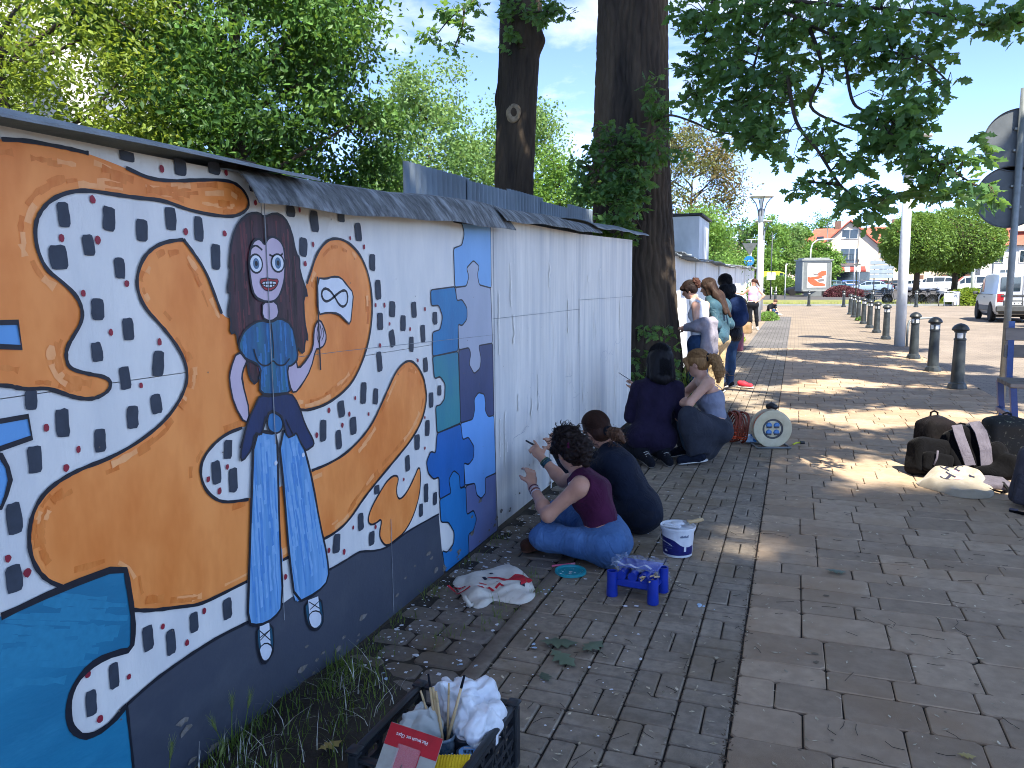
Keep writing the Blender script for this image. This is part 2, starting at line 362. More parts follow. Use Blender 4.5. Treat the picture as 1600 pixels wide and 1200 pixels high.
# mural outlines measured on the wall face: pairs (distance along the wall, height) in millimetres
MURAL={
'orangeA':[1202,1887,1319,1902,1383,1910,1443,1910,1496,1910,1556,1907,1674,1887,1757,1867,1847,1872,1954,1889,2084,1905,2145,1890,2180,1856,2178,1824,2137,1800,2090,1788,2001,1786,1892,1794,1805,1812,1704,1809,1635,1810,1544,1812,1486,1801,1430,1774,1395,1734,1384,1698,1386,1652,1406,1603,1447,1575,1487,1539,1502,1500,1494,1467,1468,1436,1445,1406,1441,1380,1449,1353,1501,1334,1550,1322,1572,1307,1568,1285,1542,1271,1505,1265,1457,1277,1413,1298,1379,1312,1336,1314,1304,1321,1284,1330,1150,1349],
'blueR1':[1162,1481,1320,1478,1324,1417,1158,1436],
'blueR2':[1140,1248,1325,1249,1330,1195,1132,1168],
'blueC':[1192,1197,1249,1167,1262,1136,1266,1104,1253,1071,1238,1044,1178,1050],
'orangeB':[1872,1703,1808,1694,1758,1677,1713,1644,1686,1594,1684,1549,1707,1500,1758,1453,1803,1405,1838,1356,1853,1314,1852,1280,1839,1250,1813,1216,1769,1178,1712,1146,1629,1115,1540,1095,1469,1089,1411,1077,1364,1059,1330,1032,1306,990,1297,935,1305,884,1331,833,1380,793,1577,783,1588,647,1655,617,1766,584,1845,558,1947,554,2073,551,2269,559,2536,555,2605,555,2717,573,2839,638,2969,690,3132,749,3310,816,3432,898,3480,993,3468,1053,3449,1108,3383,1172,3317,1204,3245,1201,3162,1164,3066,1074,2957,970,2856,913,2716,866,2588,851,2474,850,2251,830,2102,834,1980,854,1923,892,1890,939,1883,990,1903,1027,1951,1059,2013,1081,2089,1087,2271,1098,2417,1099,2465,1089,2581,1092,2704,1122,2805,1169,2899,1270,2954,1378,2972,1489,2956,1590,2908,1671,2840,1722,2763,1750,2684,1753,2625,1735,2561,1685,2523,1621,2491,1572,2442,1448,2064,1452,2020,1474,1990,1541,1959,1609,1908,1668],
'splash':[3392,679,3392,540,3317,435,3220,376,3110,363,3031,361,2986,403,2971,441,3004,506,2935,497,2891,507,2876,538,2912,583,2988,631,3061,670,3128,679,3171,656,3136,605,3158,547,3230,556,3313,609],
'band':[1545,382,1635,402,1725,412,1848,417,1936,417,2059,406,2261,394,2473,407,2554,417,2652,413,2783,416,2825,408,2927,374,3043,354,3233,372,3592,357,3622,145,3641,20],
'blueB':[1082,791,1213,785,1378,793,1573,786,1581,722,1588,645,1587,587,1576,533,1524,548,1461,555,1412,541,1381,514,1366,479,1364,437,1373,404,1402,367,1444,354,1494,358,1545,382,1550,264,1552,184],
'woman_hair':[2253,1799,2230,1812,2177,1807,2120,1773,2084,1717,2062,1629,2070,1613,2046,1542,2067,1540,2044,1469,2061,1456,2051,1406,2082,1413,2088,1365,2126,1315,2134,1253,2168,1222,2196,1275,2287,1305,2406,1342,2451,1302,2460,1363,2484,1356,2461,1435,2463,1527,2496,1524,2446,1615,2449,1669,2430,1678,2406,1765,2371,1808,2314,1821],
'woman_face':[2245,1702,2223,1727,2186,1716,2167,1681,2157,1642,2162,1578,2175,1528,2221,1510,2276,1506,2314,1526,2347,1579,2358,1671,2343,1720,2293,1738,2261,1727],
'woman_neck':[2221,1512,2298,1510,2309,1458,2260,1437,2213,1454],
'woman_shirt':[2141,1427,2202,1446,2260,1435,2312,1451,2381,1422,2403,1354,2411,1294,2378,1273,2343,1269,2346,1205,2359,1172,2266,1177,2183,1189,2187,1247,2196,1279,2164,1302,2122,1315,2099,1339,2085,1366,2107,1403],
'woman_armL':[2080,1349,2132,1319,2100,1278,2095,1246,2128,1132,2102,1094,2051,1170,2033,1253,2042,1291],
'woman_armR':[2340,1270,2399,1290,2408,1251,2471,1288,2511,1327,2520,1393,2539,1424,2565,1431,2589,1400,2604,1361,2584,1329,2549,1319,2527,1321,2489,1245,2432,1195,2378,1163,2353,1197],
'woman_jacket':[2182,1186,2241,1172,2355,1173,2399,1123,2437,1034,2482,973,2489,949,2455,941,2430,938,2400,979,2379,1019,2363,1010,2321,1008,2306,1068,2293,1099,2227,1128,2202,1086,2179,1046,2142,1060,2128,1009,2073,971,2066,997,2086,1050,2116,1111,2156,1156],
'woman_crotch':[2227,1125,2293,1096,2305,1057,2281,1035,2245,1039,2211,1066],
'woman_legL':[2143,1069,2231,1044,2267,1035,2262,873,2255,673,2257,391,2202,362,2114,371,2059,404,2077,552,2109,805],
'woman_legR':[2274,1034,2393,1037,2437,919,2471,805,2506,635,2549,481,2556,379,2470,355,2329,367,2304,564,2294,800],
'woman_shoeL':[2107,374,2191,355,2194,248,2163,223,2137,218,2115,246,2105,299],
'woman_shoeR':[2388,348,2495,335,2509,226,2481,204,2446,208,2410,237,2392,284],
'woman_toeL':[2111,291,2150,295,2187,261,2170,229,2138,225,2119,252],
'woman_toeR':[2405,287,2444,294,2494,263,2491,218,2447,213,2415,243],
'woman_lips':[2203,1585,2247,1592,2272,1587,2315,1588,2298,1558,2258,1543,2224,1552],
'woman_teeth':[2215,1576,2257,1581,2300,1578,2288,1563,2259,1556,2228,1560],
'flag':[2555,1594,2615,1590,2661,1600,2720,1598,2766,1565,2813,1533,2799,1474,2780,1400,2742,1423,2697,1451,2620,1459,2545,1451],
'puzzle1':[3831,1905,4386,1917,4385,1549,4193,1568,4166,1627,4197,1676,4112,1707,4010,1661,4044,1615,4006,1561,3849,1554,3841,1764,3953,1786,3990,1851,3957,1905],
'puzzle2':[3857,1554,4006,1561,4044,1615,4010,1661,4112,1707,4197,1676,4166,1627,4193,1568,4374,1549,4395,1212,4171,1213,4207,1130,4185,1075,4097,1054,4025,1117,4055,1173,4028,1212,3886,1209,3883,1354,3935,1341,4007,1374,4010,1439,3941,1487,3871,1481],
'puzzle3':[3550,1542,3849,1558,3871,1481,3941,1487,4010,1439,4007,1374,3935,1341,3883,1354,3877,1206,3556,1202,3562,1327,3654,1335,3688,1400,3644,1462,3554,1461],
'puzzle4':[3556,1202,3877,1202,3895,797,3590,794,3581,941,3635,937,3692,963,3703,1041,3642,1089,3573,1084],
'puzzle5':[3886,1209,4028,1212,4055,1173,4025,1117,4097,1054,4185,1075,4207,1130,4171,1213,4395,1212,4403,759,4307,767,4257,814,4268,852,4250,913,4161,936,4092,908,4099,842,4068,790,3895,797],
'puzzle6':[3895,797,4068,790,4099,842,4092,908,4161,936,4250,913,4268,852,4257,814,4307,767,4403,759,4424,386,4243,397,4250,302,4178,285,4109,327,4083,404,3934,429,3930,561,3993,536,4069,557,4081,624,3999,697,3917,697],
'puzzle7':[3590,794,3895,793,3917,697,3999,697,4081,624,4069,557,3993,536,3930,561,3943,423,3871,426,3865,505,3789,549,3721,514,3750,431,3604,434,3602,557,3540,558,3475,607,3460,671,3510,714,3569,692],
'puzzle8':[3604,434,3750,431,3721,514,3789,549,3865,505,3871,426,3951,417,3959,248,4058,247,4104,179,4053,124,3977,124,3981,6,3656,6,3622,145,3682,114,3771,133,3783,196,3710,276,3614,305],
'puzzle9':[3952,421,4083,404,4109,327,4178,285,4250,302,4243,397,4424,386,4446,6,3981,6,3977,124,4053,124,4104,179,4058,247,3959,248],
}
MLINE={
'orangeA':[[1319,1902,1383,1910,1443,1910,1496,1910,1556,1907],[1674,1887,1757,1867,1847,1872,1954,1889,2084,1905,2145,1890,2180,1856,2178,1824,2137,1800,2090,1788,2001,1786,1892,1794,1805,1812,1704,1809,1635,1810,1544,1812,1486,1801,1430,1774,1395,1734,1384,1698,1386,1652,1406,1603,1447,1575,1487,1539,1502,1500,1494,1467,1468,1436,1445,1406,1441,1380,1449,1353,1501,1334,1550,1322,1572,1307,1568,1285,1542,1271,1505,1265,1457,1277,1413,1298,1379,1312,1336,1314,1304,1321,1284,1330,1150,1349]],
'blueR1':[[1162,1481,1320,1478,1324,1417,1158,1436]],
'blueR2':[[1140,1248,1325,1249,1330,1195,1132,1168]],
'blueC':[[1192,1197,1249,1167,1262,1136,1266,1104,1253,1071,1238,1044,1178,1050]],
'orangeB':[[1872,1703,1808,1694,1758,1677,1713,1644,1686,1594,1684,1549,1707,1500,1758,1453,1803,1405,1838,1356,1853,1314,1852,1280,1839,1250,1813,1216,1769,1178,1712,1146,1629,1115,1540,1095,1469,1089,1411,1077,1364,1059,1330,1032,1306,990,1297,935,1305,884,1331,833,1380,793],[1588,647,1655,617,1766,584,1845,558,1947,554,2073,551],[2269,559,2536,555,2605,555,2717,573,2839,638,2969,690,3132,749,3310,816,3432,898,3480,993,3468,1053,3449,1108,3383,1172,3317,1204,3245,1201,3162,1164,3066,1074,2957,970,2856,913,2716,866,2588,851,2474,850],[2089,1087,2013,1081,1951,1059,1903,1027,1883,990,1890,939,1923,892,1980,854,2102,834],[2417,1099,2465,1089,2581,1092,2704,1122,2805,1169,2899,1270,2954,1378,2972,1489,2956,1590,2908,1671,2840,1722,2763,1750,2684,1753,2625,1735,2561,1685,2523,1621,2491,1572],[2020,1474,1990,1541,1959,1609,1908,1668,1872,1703]],
'splash':[[3392,679,3392,540,3317,435,3220,376,3110,363,3031,361,2986,403,2971,441,3004,506,2935,497,2891,507,2876,538,2912,583,2988,631,3061,670,3128,679,3171,656,3136,605,3158,547,3230,556,3313,609,3392,679]],
'band':[[1545,382,1635,402,1725,412,1848,417,1936,417,2059,406,2261,394]],
'band2':[[1545,382,1550,264,1552,184],[2554,417,2652,413,2783,416,2825,408,2927,374,3043,354,3233,372,3592,357]],
'blueB':[[1213,785,1378,793,1573,786,1581,722,1588,645,1587,587,1576,533,1524,548,1461,555,1412,541,1381,514,1366,479,1364,437,1373,404,1402,367,1444,354,1494,358,1545,382]],
'hand':[[2560,1416,2570,1380,2556,1356],[2576,1400,2587,1374,2568,1350],[2546,1407,2535,1370,2554,1331]],
'pole':[[2555,1599,2551,1419,2552,1236]],
'inf':[[2669,1521,2639,1545,2604,1555,2581,1542,2580,1520,2600,1502,2632,1504,2669,1521,2717,1542,2755,1546,2768,1523,2761,1491,2731,1476,2699,1487,2669,1521]],
'browL':[[2167,1685,2185,1699,2205,1700,2230,1686]],
'browR':[[2267,1672,2295,1664,2320,1665,2343,1679]],
'seam':[[2260,1432,2268,1352,2265,1307]],
'bust':[[2161,1349,2172,1311,2197,1288,2235,1284,2261,1303,2285,1280,2325,1276,2357,1299]],
'teeth':[[2236,1580,2238,1558],[2257,1581,2259,1556],[2278,1581,2273,1558],[2215,1569,2295,1569]],
'lace':[[2119,352,2175,291],[2178,331,2120,316],[2117,326,2178,331],[2413,341,2482,286],[2484,317,2419,307]],
'sleeve':[[2106,1098,2067,1021],[2204,1108,2179,1046],[2318,1078,2359,1011]],
}
DASH=[(1681,1919,51,28),(1877,1917,49,49),(2022,1933,52,38),(2204,1916,43,71),(1468,1743,35,62),(1606,1743,40,65),(1715,1720,41,63),(1826,1761,43,66),(1939,1738,38,75),(2008,1656,41,81),(1444,1635,51,61),(1535,1670,35,55),(1630,1612,36,56),(1548,1502,40,58),(1644,1444,37,62),(1536,1389,34,53),(1743,1338,43,75),(1621,1309,37,64),(1337,1287,33,48),(1417,1217,40,72),(1726,1221,40,58),(1638,1196,40,65),(1525,1151,36,64),(1333,1139,38,69),(1268,1009,38,77),(1254,863,41,68),(2015,1027,39,64),(1955,963,41,77),(2031,919,43,82),(1637,540,37,78),(1721,490,37,79),(1819,511,37,65),(1970,494,42,72),(1512,487,33,72),(1434,448,35,72),(2411,1834,50,42),(2557,1809,51,80),(2746,1843,52,46),(2874,1788,51,77),(2480,1708,48,71),(2982,1665,49,72),(3025,1545,50,88),(3148,1456,54,73),(3034,1405,51,77),(3140,1321,48,80),(3017,1225,45,92),(2873,1102,47,95),(2975,1074,44,72),(2695,1059,47,69),(2561,992,44,87),(2783,974,50,76),(2668,935,42,79),(3363,1447,54,78),(3249,1387,51,76),(3328,1281,46,74),(3453,1326,49,86),(3474,1167,50,74),(3530,979,52,79),(3631,1016,46,54),(3595,1397,53,66),(3479,841,51,82),(3363,790,55,77),(3257,706,46,79),(2961,650,45,41),(2817,543,47,79),(2903,441,49,64),(3448,509,50,96),(3550,452,45,68),(3387,435,42,66),(2625,507,51,80)]
DOTS=[(1558,1789),(1457,1684),(1566,1685),(1650,1570),(1508,1544),(1585,1439),(1753,1401),(1805,1902),(2077,1927),(1884,1727),(2055,1732),(2216,1845),(1675,1282),(1371,1213),(1457,1140),(1417,1100),(1243,918),(1288,867),(1917,949),(2007,970),(1965,899),(1694,551),(1785,459),(1865,530),(1431,531),(1560,459),(1457,389),(2466,1844),(2808,1760),(2917,1728),(2543,1721),(2488,1647),(2999,1478),(3078,1476),(3120,1390),(3027,1297),(2805,1089),(2607,1067),(2756,1028),(2910,1004),(2700,991),(2517,982),(3481,1447),(3318,1356),(3391,1197),(3453,901),(3446,744),(3214,636),(2755,536),(2939,483),(2568,496),(2679,454),(2283,490)]
EYES=[(2193,1639,60,61),(2312,1644,65,61)]
# ------------------------------------------------------------------ ground, paving, road
m_soil = M('soil', '#3a332a', '#241f19', scale=9, rough=.95, bump=.012, bscale=60, col3='#4a4438')
m_joint = M('joint_dirt', '#35302a', '#1f1c19', scale=14, rough=.95, bump=.006, bscale=90)
m_brick = M('paving_brick', '#968a78', '#7c7264', scale=22, rough=.82, bump=.0022, bscale=260, col3='#74654f', s3=2.2, rand=.16, spec=.3)
m_slab = M('paving_slab', '#a8937a', '#95826b', scale=14, rough=.82, bump=.0016, bscale=320, col3='#937a5e', s3=1.9, rand=.19, spec=.3)
m_cobble = M('paving_cobble', '#7c7468', '#68615a', scale=30, rough=.85, bump=.0028, bscale=200, col3='#665a48', s3=3, rand=.16, spec=.3)
m_strip = M('edging_concrete', '#7a6f62', '#675c4e', scale=22, rough=.88, bump=.0016, bscale=220, col3='#4c453c', s3=4)
m_grass_g = M('grass_ground', '#5b6b31', '#7d7a45', scale=1.6, rough=.95, bump=.03, bscale=18, col3='#8a8150')
m_far = None
def far_paving(name, c1, c2, cm, w, h, rowaxis):
    m = M(name, c1, None, rough=.85); n = m.node_tree.nodes; l = m.node_tree.links; b = n['Principled BSDF']
    g = n.new('ShaderNodeNewGeometry'); mp_ = n.new('ShaderNodeMapping')
    if rowaxis == 'y': mp_.inputs['Rotation'].default_value = (0, 0, math.pi/2)
    l.new(g.outputs['Position'], mp_.inputs['Vector'])
    t = n.new('ShaderNodeTexBrick'); t.inputs['Scale'].default_value = 1; t.inputs['Brick Width'].default_value = w; t.inputs['Row Height'].default_value = h
    t.inputs['Mortar Size'].default_value = .006; t.inputs['Color1'].default_value = lin(c1); t.inputs['Color2'].default_value = lin(c2); t.inputs['Mortar'].default_value = lin(cm)
    l.new(mp_.outputs['Vector'], t.inputs['Vector'])
    z = n.new('ShaderNodeTexNoise'); z.inputs['Scale'].default_value = .7; z.inputs['Detail'].default_value = 8; l.new(g.outputs['Position'], z.inputs['Vector'])
    r = n.new('ShaderNodeMapRange'); r.inputs['From Min'].default_value = .3; r.inputs['From Max'].default_value = .7; r.inputs['To Min'].default_value = .78; r.inputs['To Max'].default_value = 1.15
    l.new(z.outputs['Fac'], r.inputs['Value']); h_ = n.new('ShaderNodeHueSaturation'); l.new(t.outputs['Color'], h_.inputs['Color']); l.new(r.outputs['Result'], h_.inputs['Value'])
    l.new(h_.outputs['Color'], b.inputs['Base Color']); return m
m_path_far = far_paving('path_paving_far', '#887b6a', '#7b6f60', '#5b5347', .2, .1, 'x')
m_brickfar = far_paving('brick_band_far', '#686664', '#5a5856', '#3b3733', .2, .1, 'y')
m_road = far_paving('road_paving', '#897d6f', '#7a7064', '#625a50', .2, .1, 'x')
m_asphalt = M('asphalt', '#4b4a49', '#3d3c3b', scale=3, rough=.9, bump=.004, bscale=120, col3='#565452')

def strip_sheet(x0, x1, y0, y1, dz, ny=1, x0b=None, x1b=None):
    mb = MB(); ys = sorted(set([y0, y1] + [y for y in (18, 40, 80, 120) if y0 < y < y1]))
    for a, b in zip(ys[:-1], ys[1:]):
        mb.add([(x0, a, gz(a)+dz), (x1, a, gz(a)+dz), (x1, b, gz(b)+dz), (x0, b, gz(b)+dz)], [(0, 1, 2, 3)])
    return mb
def wide_sheet(name, x0, x1, y0, y1, dz, mat_): return props(strip_sheet(x0, x1, y0, y1, dz).build(name, mat_), kind='structure')
wide_sheet('ground', -700, 700, -300, 900, -.06, m_soil)
wide_sheet('grass_verge', -14, -2.05, 8.6, 60, -.02, m_grass_g)
wide_sheet('road', 2.62, 60, -12, 52.5, -.004, m_road)
wide_sheet('square', -2.4, 2.62, 20.0, 52.5, -.004, m_path_far)
wide_sheet('brick_band', -1.14, -.17, 20.0, 37, 0., m_brickfar)
wide_sheet('car_park', -40, 70, 56, 118, -.004, m_asphalt)
wide_sheet('grass_island', -12, 36, 52.5, 66, .03, m_grass_g)

pav = props(strip_sheet(-1.75, 2.62, -3, 20, -.012).build('pavement', m_joint), kind='structure')
edge = MB()
for y in np.arange(2.35, 20, 1.0): edge.box((-1.18, y+.5, -.035), (.075, .992, .08), bev=.006)
edge.build('edging_strip', m_strip, pav, smooth=40)

def piece_mesh(name, w, d, mat_, bev=.006, h=.05, seed=0, rag=.0):
    r = random.Random(seed); mb = MB(); z = h/2
    c = min(w, d)*.07
    def ring(k, zz):
        X, Y = w/2-k, d/2-k; e = c+rag
        p = [(-X+e, -Y), (X-e, -Y), (X, -Y+e), (X, Y-e), (X-e, Y), (-X+e, Y), (-X, Y-e), (-X, -Y+e)]
        return [(a, b, zz) for a, b in p]
    v = ring(0, -h) + ring(0, -bev) + ring(bev*.9, 0)
    f = [(i, (i+1) % 8, 8+(i+1) % 8, 8+i) for i in range(8)] + [(8+i, 8+(i+1) % 8, 16+(i+1) % 8, 16+i) for i in range(8)] + [tuple(range(16, 24))]
    mb.add(v, f); return mb.mesh(name, mat_, smooth=35)
def lay(pieces, base, mat_, bev, key, rag=0., limit=300, seed=1):
    """pieces: (x, y, w, d, turn). the nearest ones are objects sharing meshes, the rest one joined part"""
    r = random.Random(seed); meshes = {}
    pieces = sorted(pieces, key=lambda p: p[0]**2+(p[1]-0.)**2+ (1e3 if p[1] < 1.6 else 0))
    rest_v, rest_f = [], []
    for i, (x, y, w, d, a) in enumerate(pieces):
        k = (round(w, 3), round(d, 3))
        if k not in meshes: meshes[k] = piece_mesh(base, w-(.005 if key == 's' else .007), d-(.005 if key == 's' else .007), mat_, bev, rag=rag)
        tz = r.uniform(-.0035, .002) + gz(y); rot = (r.gauss(0, .004), r.gauss(0, .004), a + r.gauss(0, .008))
        if i < limit:
            link(base, meshes[k], pav, (x, y, tz), rot)
        else:
            me = meshes[k]; n = len(me.vertices); co = np.empty(n*3); me.vertices.foreach_get('co', co)
            R = rotm(rot[0], rot[1], rot[2]); o = sum(len(q) for q in rest_v)
            rest_v.append(co.reshape(-1, 3) @ R.T + np.array((x, y, tz)))
            rest_f += [tuple(v+o for v in p.vertices) for p in me.polygons]
    if rest_v:
        me = bpy.data.meshes.new(base+'_far'); me.from_pydata(np.concatenate(rest_v).tolist(), [], rest_f); me.materials.append(mat_)
        props(link(base+'_far', me, pav), kind='stuff')
# basket-weave bricks between the edging and the slabs
P = []
for c in range(5):
    x = -1.135+.1935*c+.0968
    for j, y in enumerate(np.arange(-1.0, 20, .1935)):
        if (j+c) % 2: P += [(x-.048, y, .0968, .1935, 0), (x+.048, y, .0968, .1935, 0)]
        else: P += [(x, y-.048, .1935, .0968, 0), (x, y+.048, .1935, .0968, 0)]
lay(P, 'paving_brick', m_brick, .006, 'b', seed=3)
# long slabs in courses across the path
P = []; y = -1.0; r_ = random.Random(5)
while y < 20:
    d = r_.choice([.12, .16, .16, .2, .24, .24, .28]) if y < 9 else r_.choice([.2, .24])
    x = -.165; first = True
    while x < 2.6:
        w = r_.choice([.24, .28, .33, .36]); w = r_.choice([.14, .24, .33]) if first else w; first = False
        w = min(w, 2.62-x)
        if w > .06: P.append((x+w/2, y+d/2, w, d, 0))
        x += w
    y += d
lay(P, 'paving_slab', m_slab, .004, 's', seed=4)
# rounded cobbles along the wall
P = []
for j, y in enumerate(np.arange(2.5, 12, .135)):
    x = -1.74 + (.0 if j % 2 else .09)
    while x < -1.23:
        w = min(.18, -1.222-x)
        if -1.222-x-w < .09: w = -1.222-x
        if w > .05 and not (y < 3.0 and x < -1.75+.0*(3.0-y)): P.append((x+w/2, y, w, .135, r_.gauss(0, .05)))
        x += w
lay(P, 'cobble', m_cobble, .011, 'c', rag=.012, seed=6)

# soil bed with grass at the foot of the wall, near the camera
bed = MB()
def bedz(u, v):
    x = -1.75+u*.72; y = .6+v*2.15
    k = max(0, 1-((x+1.75)/.62)**2-max(0, (y-2.05)/.66)**2)
    return (x, y, -.008+.05*k+.012*math.sin(x*31+y*17)*math.sin(y*23)*k)
bed.sheet(24, 50, bedz)
props(bed.build('soil_bed', m_soil, smooth=True), kind='structure')

def blades(n, fpos, hmin, hmax, lean=.5, w=.004, seed=1, seg=3):
    g = np.random.default_rng(seed); V, Fc = [], []
    for i in range(n):
        x, y, z = fpos(g); h = g.uniform(hmin, hmax); a = g.uniform(0, 6.283); ln = g.uniform(.1, lean)*h; s = np.array((-math.sin(a), math.cos(a), 0))*w*g.uniform(.6, 1.3); d = np.array((math.cos(a), math.sin(a), 0)); o = len(V)
        for k in range(seg+1):
            t = k/seg; p = np.array((x, y, z))+d*ln*t*t+np.array((0, 0, h*(t-.25*t*t*ln/h))); ww = s*(1-t*.92)
            V += [p-ww, p+ww]
        Fc += [(o+2*k, o+2*k+1, o+2*k+3, o+2*k+2) for k in range(seg)]
    return V, Fc
m_blade = leaf_mat('grass_blade', '#48662b', '#66702f', '#8fae3c', rand=.35)
m_dry = M('dry_grass', '#c9cbc4', '#8d8a72', scale=40, rough=.8, rand=.3)
def bpos(g):
    while True:
        x = -1.74+abs(g.normal(0, .24)); y = g.uniform(1.2, 2.62)
        if (x+1.75)/.62 < 1-max(0, (y-2.1)/.6)**2 and g.random() < .35+.65*(math.sin(x*13+y*9) > -.2): return x, y, bedz((x+1.75)/.72, (y-.6)/2.15)[2]-.004
v, f = blades(1150, bpos, .025, .10, 1.0, .0024, 4); props(link('grass', mesh_np('grass', v, f, m_blade, True)), kind='stuff')
v, f = blades(190, bpos, .05, .13, 1.5, .0020, 14); props(link('dry_grass', mesh_np('dry_grass', v, f, m_dry, True)), kind='stuff')
def tuft(g):
    k = g.integers(0, 14); q = [(-1.71, 2.75), (-1.70, 3.05), (-1.69, 3.4), (-1.45, 2.95), (-1.3, 3.15), (-1.28, 3.35), (-1.7, 3.9), (-1.68, 4.3), (-1.2, 3.55), (-1.66, 5.1), (-1.7, 6.4), (-1.3, 3.75), (-1.62, 2.7), (-1.71, 5.8)][k]
    return q[0]+g.normal(0, .035), q[1]+g.normal(0, .06), -.006
v, f = blades(420, tuft, .02, .075, 1.2, .002, 24); props(link('joint_weeds', mesh_np('joint_weeds', v, f, m_blade, True)), kind='stuff')
# barley-like grass with bristly heads, leaning on the wall
for i, (x, y, h, a) in enumerate([(-1.68, 1.60, .17, .3), (-1.67, 1.84, .14, -.5), (-1.68, 1.88, .17, .1), (-1.66, 1.91, .16, .4), (-1.62, 1.72, .11, .6)]):
    t = thing('wild_barley', ['single upright barley grass stalk leaning on the dark wall base near the frame corner', 'barley grass stalk drooping left beside two upright heads', 'upright barley grass stalk in the middle of a group of three', 'upright barley grass stalk right of the group against the dark wall', 'short barley grass stalk standing in front of the soil bed'][i], 'grass stalk', (x, y, .02), 0, 'barley grass at the wall')
    top = Vector((0.02*a, a*h*.35, h)); mid = Vector((0, a*h*.08, h*.5))
    MB().tube([(0, 0, 0), mid, top], [.0022, .002, .0014], 5).build('stem', m_blade, t, True)
    hd = MB(); d = (top-mid).normalized()
    hd.tube([top, top+d*.02, top+d*.045], [.0025, .0048, .0015], 6)
    for k in range(26):
        s = top+d*(.045*k/26); an = k*2.4; o = d.orthogonal().normalized(); o.rotate(Matrix.Rotation(an, 3, d))
        hd.cone(s, s+d*.032+o*.012, .0007, .0002, 3, False)
    hd.build('seed_head', leaf_mat('barley_head', '#76884a', '#8d9a5c', '#a8b86a'), t, True)

# paint splashes, crumbs and litter
m_splash = M('white_paint_drop', '#dfe3e6', '#c9ced2', scale=30, rough=.5)
m_splashb = M('blue_paint_drop', '#8fb3cf', '#b8ccd9', scale=30, rough=.5)
def splats(n, pos, rmin, rmax, seed, z=.0035):
    g = np.random.default_rng(seed); V, Fc = [], []
    for i in range(n):
        x, y = pos(g); r = rmin*(rmax/rmin)**(g.random()**2.2); k = 8; o = len(V); a0 = g.uniform(0, 6.28); sx = g.uniform(.6, 1.5)
        zz = z+gz(y)+g.uniform(0, .0012)
        V.append((x, y, zz+r*.12))
        for j in range(k):
            rr = r*g.uniform(.65, 1.25); a = a0+j*6.283/k; V.append((x+rr*math.cos(a)*sx, y+rr*math.sin(a), zz))
        Fc += [(o, o+1+j, o+1+(j+1) % k) for j in range(k)]
    return V, Fc
def pw(g):
    if g.random() < .55: return -1.72+abs(g.normal(0, .19)), g.uniform(2.6, 5.6)
    return g.uniform(-1.7, -.55), 2.3+abs(g.normal(0, 1.6))
v, f = splats(620, pw, .0028, .0125, 3); props(link('paint_splashes', mesh_np('paint_splashes', v, f, m_splash, True)), kind='stuff')
def pw2(g):
    k = g.integers(0, 5); q = [(-1.02, 3.02), (-1.16, 3.62), (-1.25, 2.75), (-.35, 3.7), (-1.5, 2.55)][k]; return q[0]+g.normal(0, .03), q[1]+g.normal(0, .03)
v, f = splats(22, pw2, .004, .02, 8, .0042); props(link('blue_paint_splashes', mesh_np('blue_paint_splashes', v, f, m_splashb, True)), kind='stuff')
m_litter = M('leaf_litter', '#8f8064', '#c9bfa6', scale=60, rough=.9, rand=.5)
def litter(n, pos, smin, smax, seed, curl=.35):
    g = np.random.default_rng(seed); V, Fc = [], []
    for i in range(n):
        x, y = pos(g); s = g.uniform(smin, smax); a = g.uniform(0, 6.28); ca, sa = math.cos(a), math.sin(a); o = len(V); q = g.uniform(.15, .5)
        for (u, w, h) in ((-1, 0, .1), (-.2, -q, 0), (1, 0, .12), (.1, q, curl*q)):
            V.append((x+s*(u*ca-w*sa), y+s*(u*sa+w*ca), .002+gz(y)+s*h*g.uniform(.3, 1)))
        Fc.append((o, o+1, o+2, o+3))
    return V, Fc
def pl(g): return g.uniform(-1.2, 2.4), 1.8+abs(g.normal(0, 3.6))
v, f = litter(1700, pl, .004, .017, 5); props(link('leaf_litter', mesh_np('leaf_litter', v, f, m_litter)), kind='stuff')
def pl2(g): return -.17+g.normal(0, .01) if g.random() < .4 else -1.14+.1935*g.integers(0, 6)+g.normal(0, .008), 1.9+abs(g.normal(0, 3.2))
v, f = litter(1500, pl2, .003, .011, 6); props(link('joint_debris', mesh_np('joint_debris', v, f, M('joint_debris', '#4a3d2e', '#5d4c3a', scale=50, rough=.95, rand=.4))), kind='stuff')
def pt(g): return g.uniform(-1.1, 2.2), 1.9+abs(g.normal(0, 2.4))
def ps(g): return g.uniform(-.1, 2.4), 1.8+abs(g.normal(0, 3.2))
v, f = splats(150, ps, .003, .013, 31, .0028); v = [(a, b_, min(c, gz(b_)+.0042)) for a, b_, c in v]; props(link('pavement_stains', mesh_np('pavement_stains', v, f, M('old_stain', '#7a6c59', '#655947', scale=40, rough=.9), True)), kind='stuff')
tw = MB(); g_ = np.random.default_rng(15)
for i in range(260):
    x, y = pt(g_); a = g_.uniform(0, 6.28); s = g_.uniform(.012, .05); b = a+g_.normal(0, .5)
    p0 = Vector((x, y, .004)); p1 = p0+Vector((math.cos(a), math.sin(a), .03))*s; p2 = p1+Vector((math.cos(b), math.sin(b), 0))*s
    tw.tube([p0, p1, p2], .0011, 3, False)
props(tw.build('twigs', M('twig', '#2b241d', rough=.9)), kind='stuff')
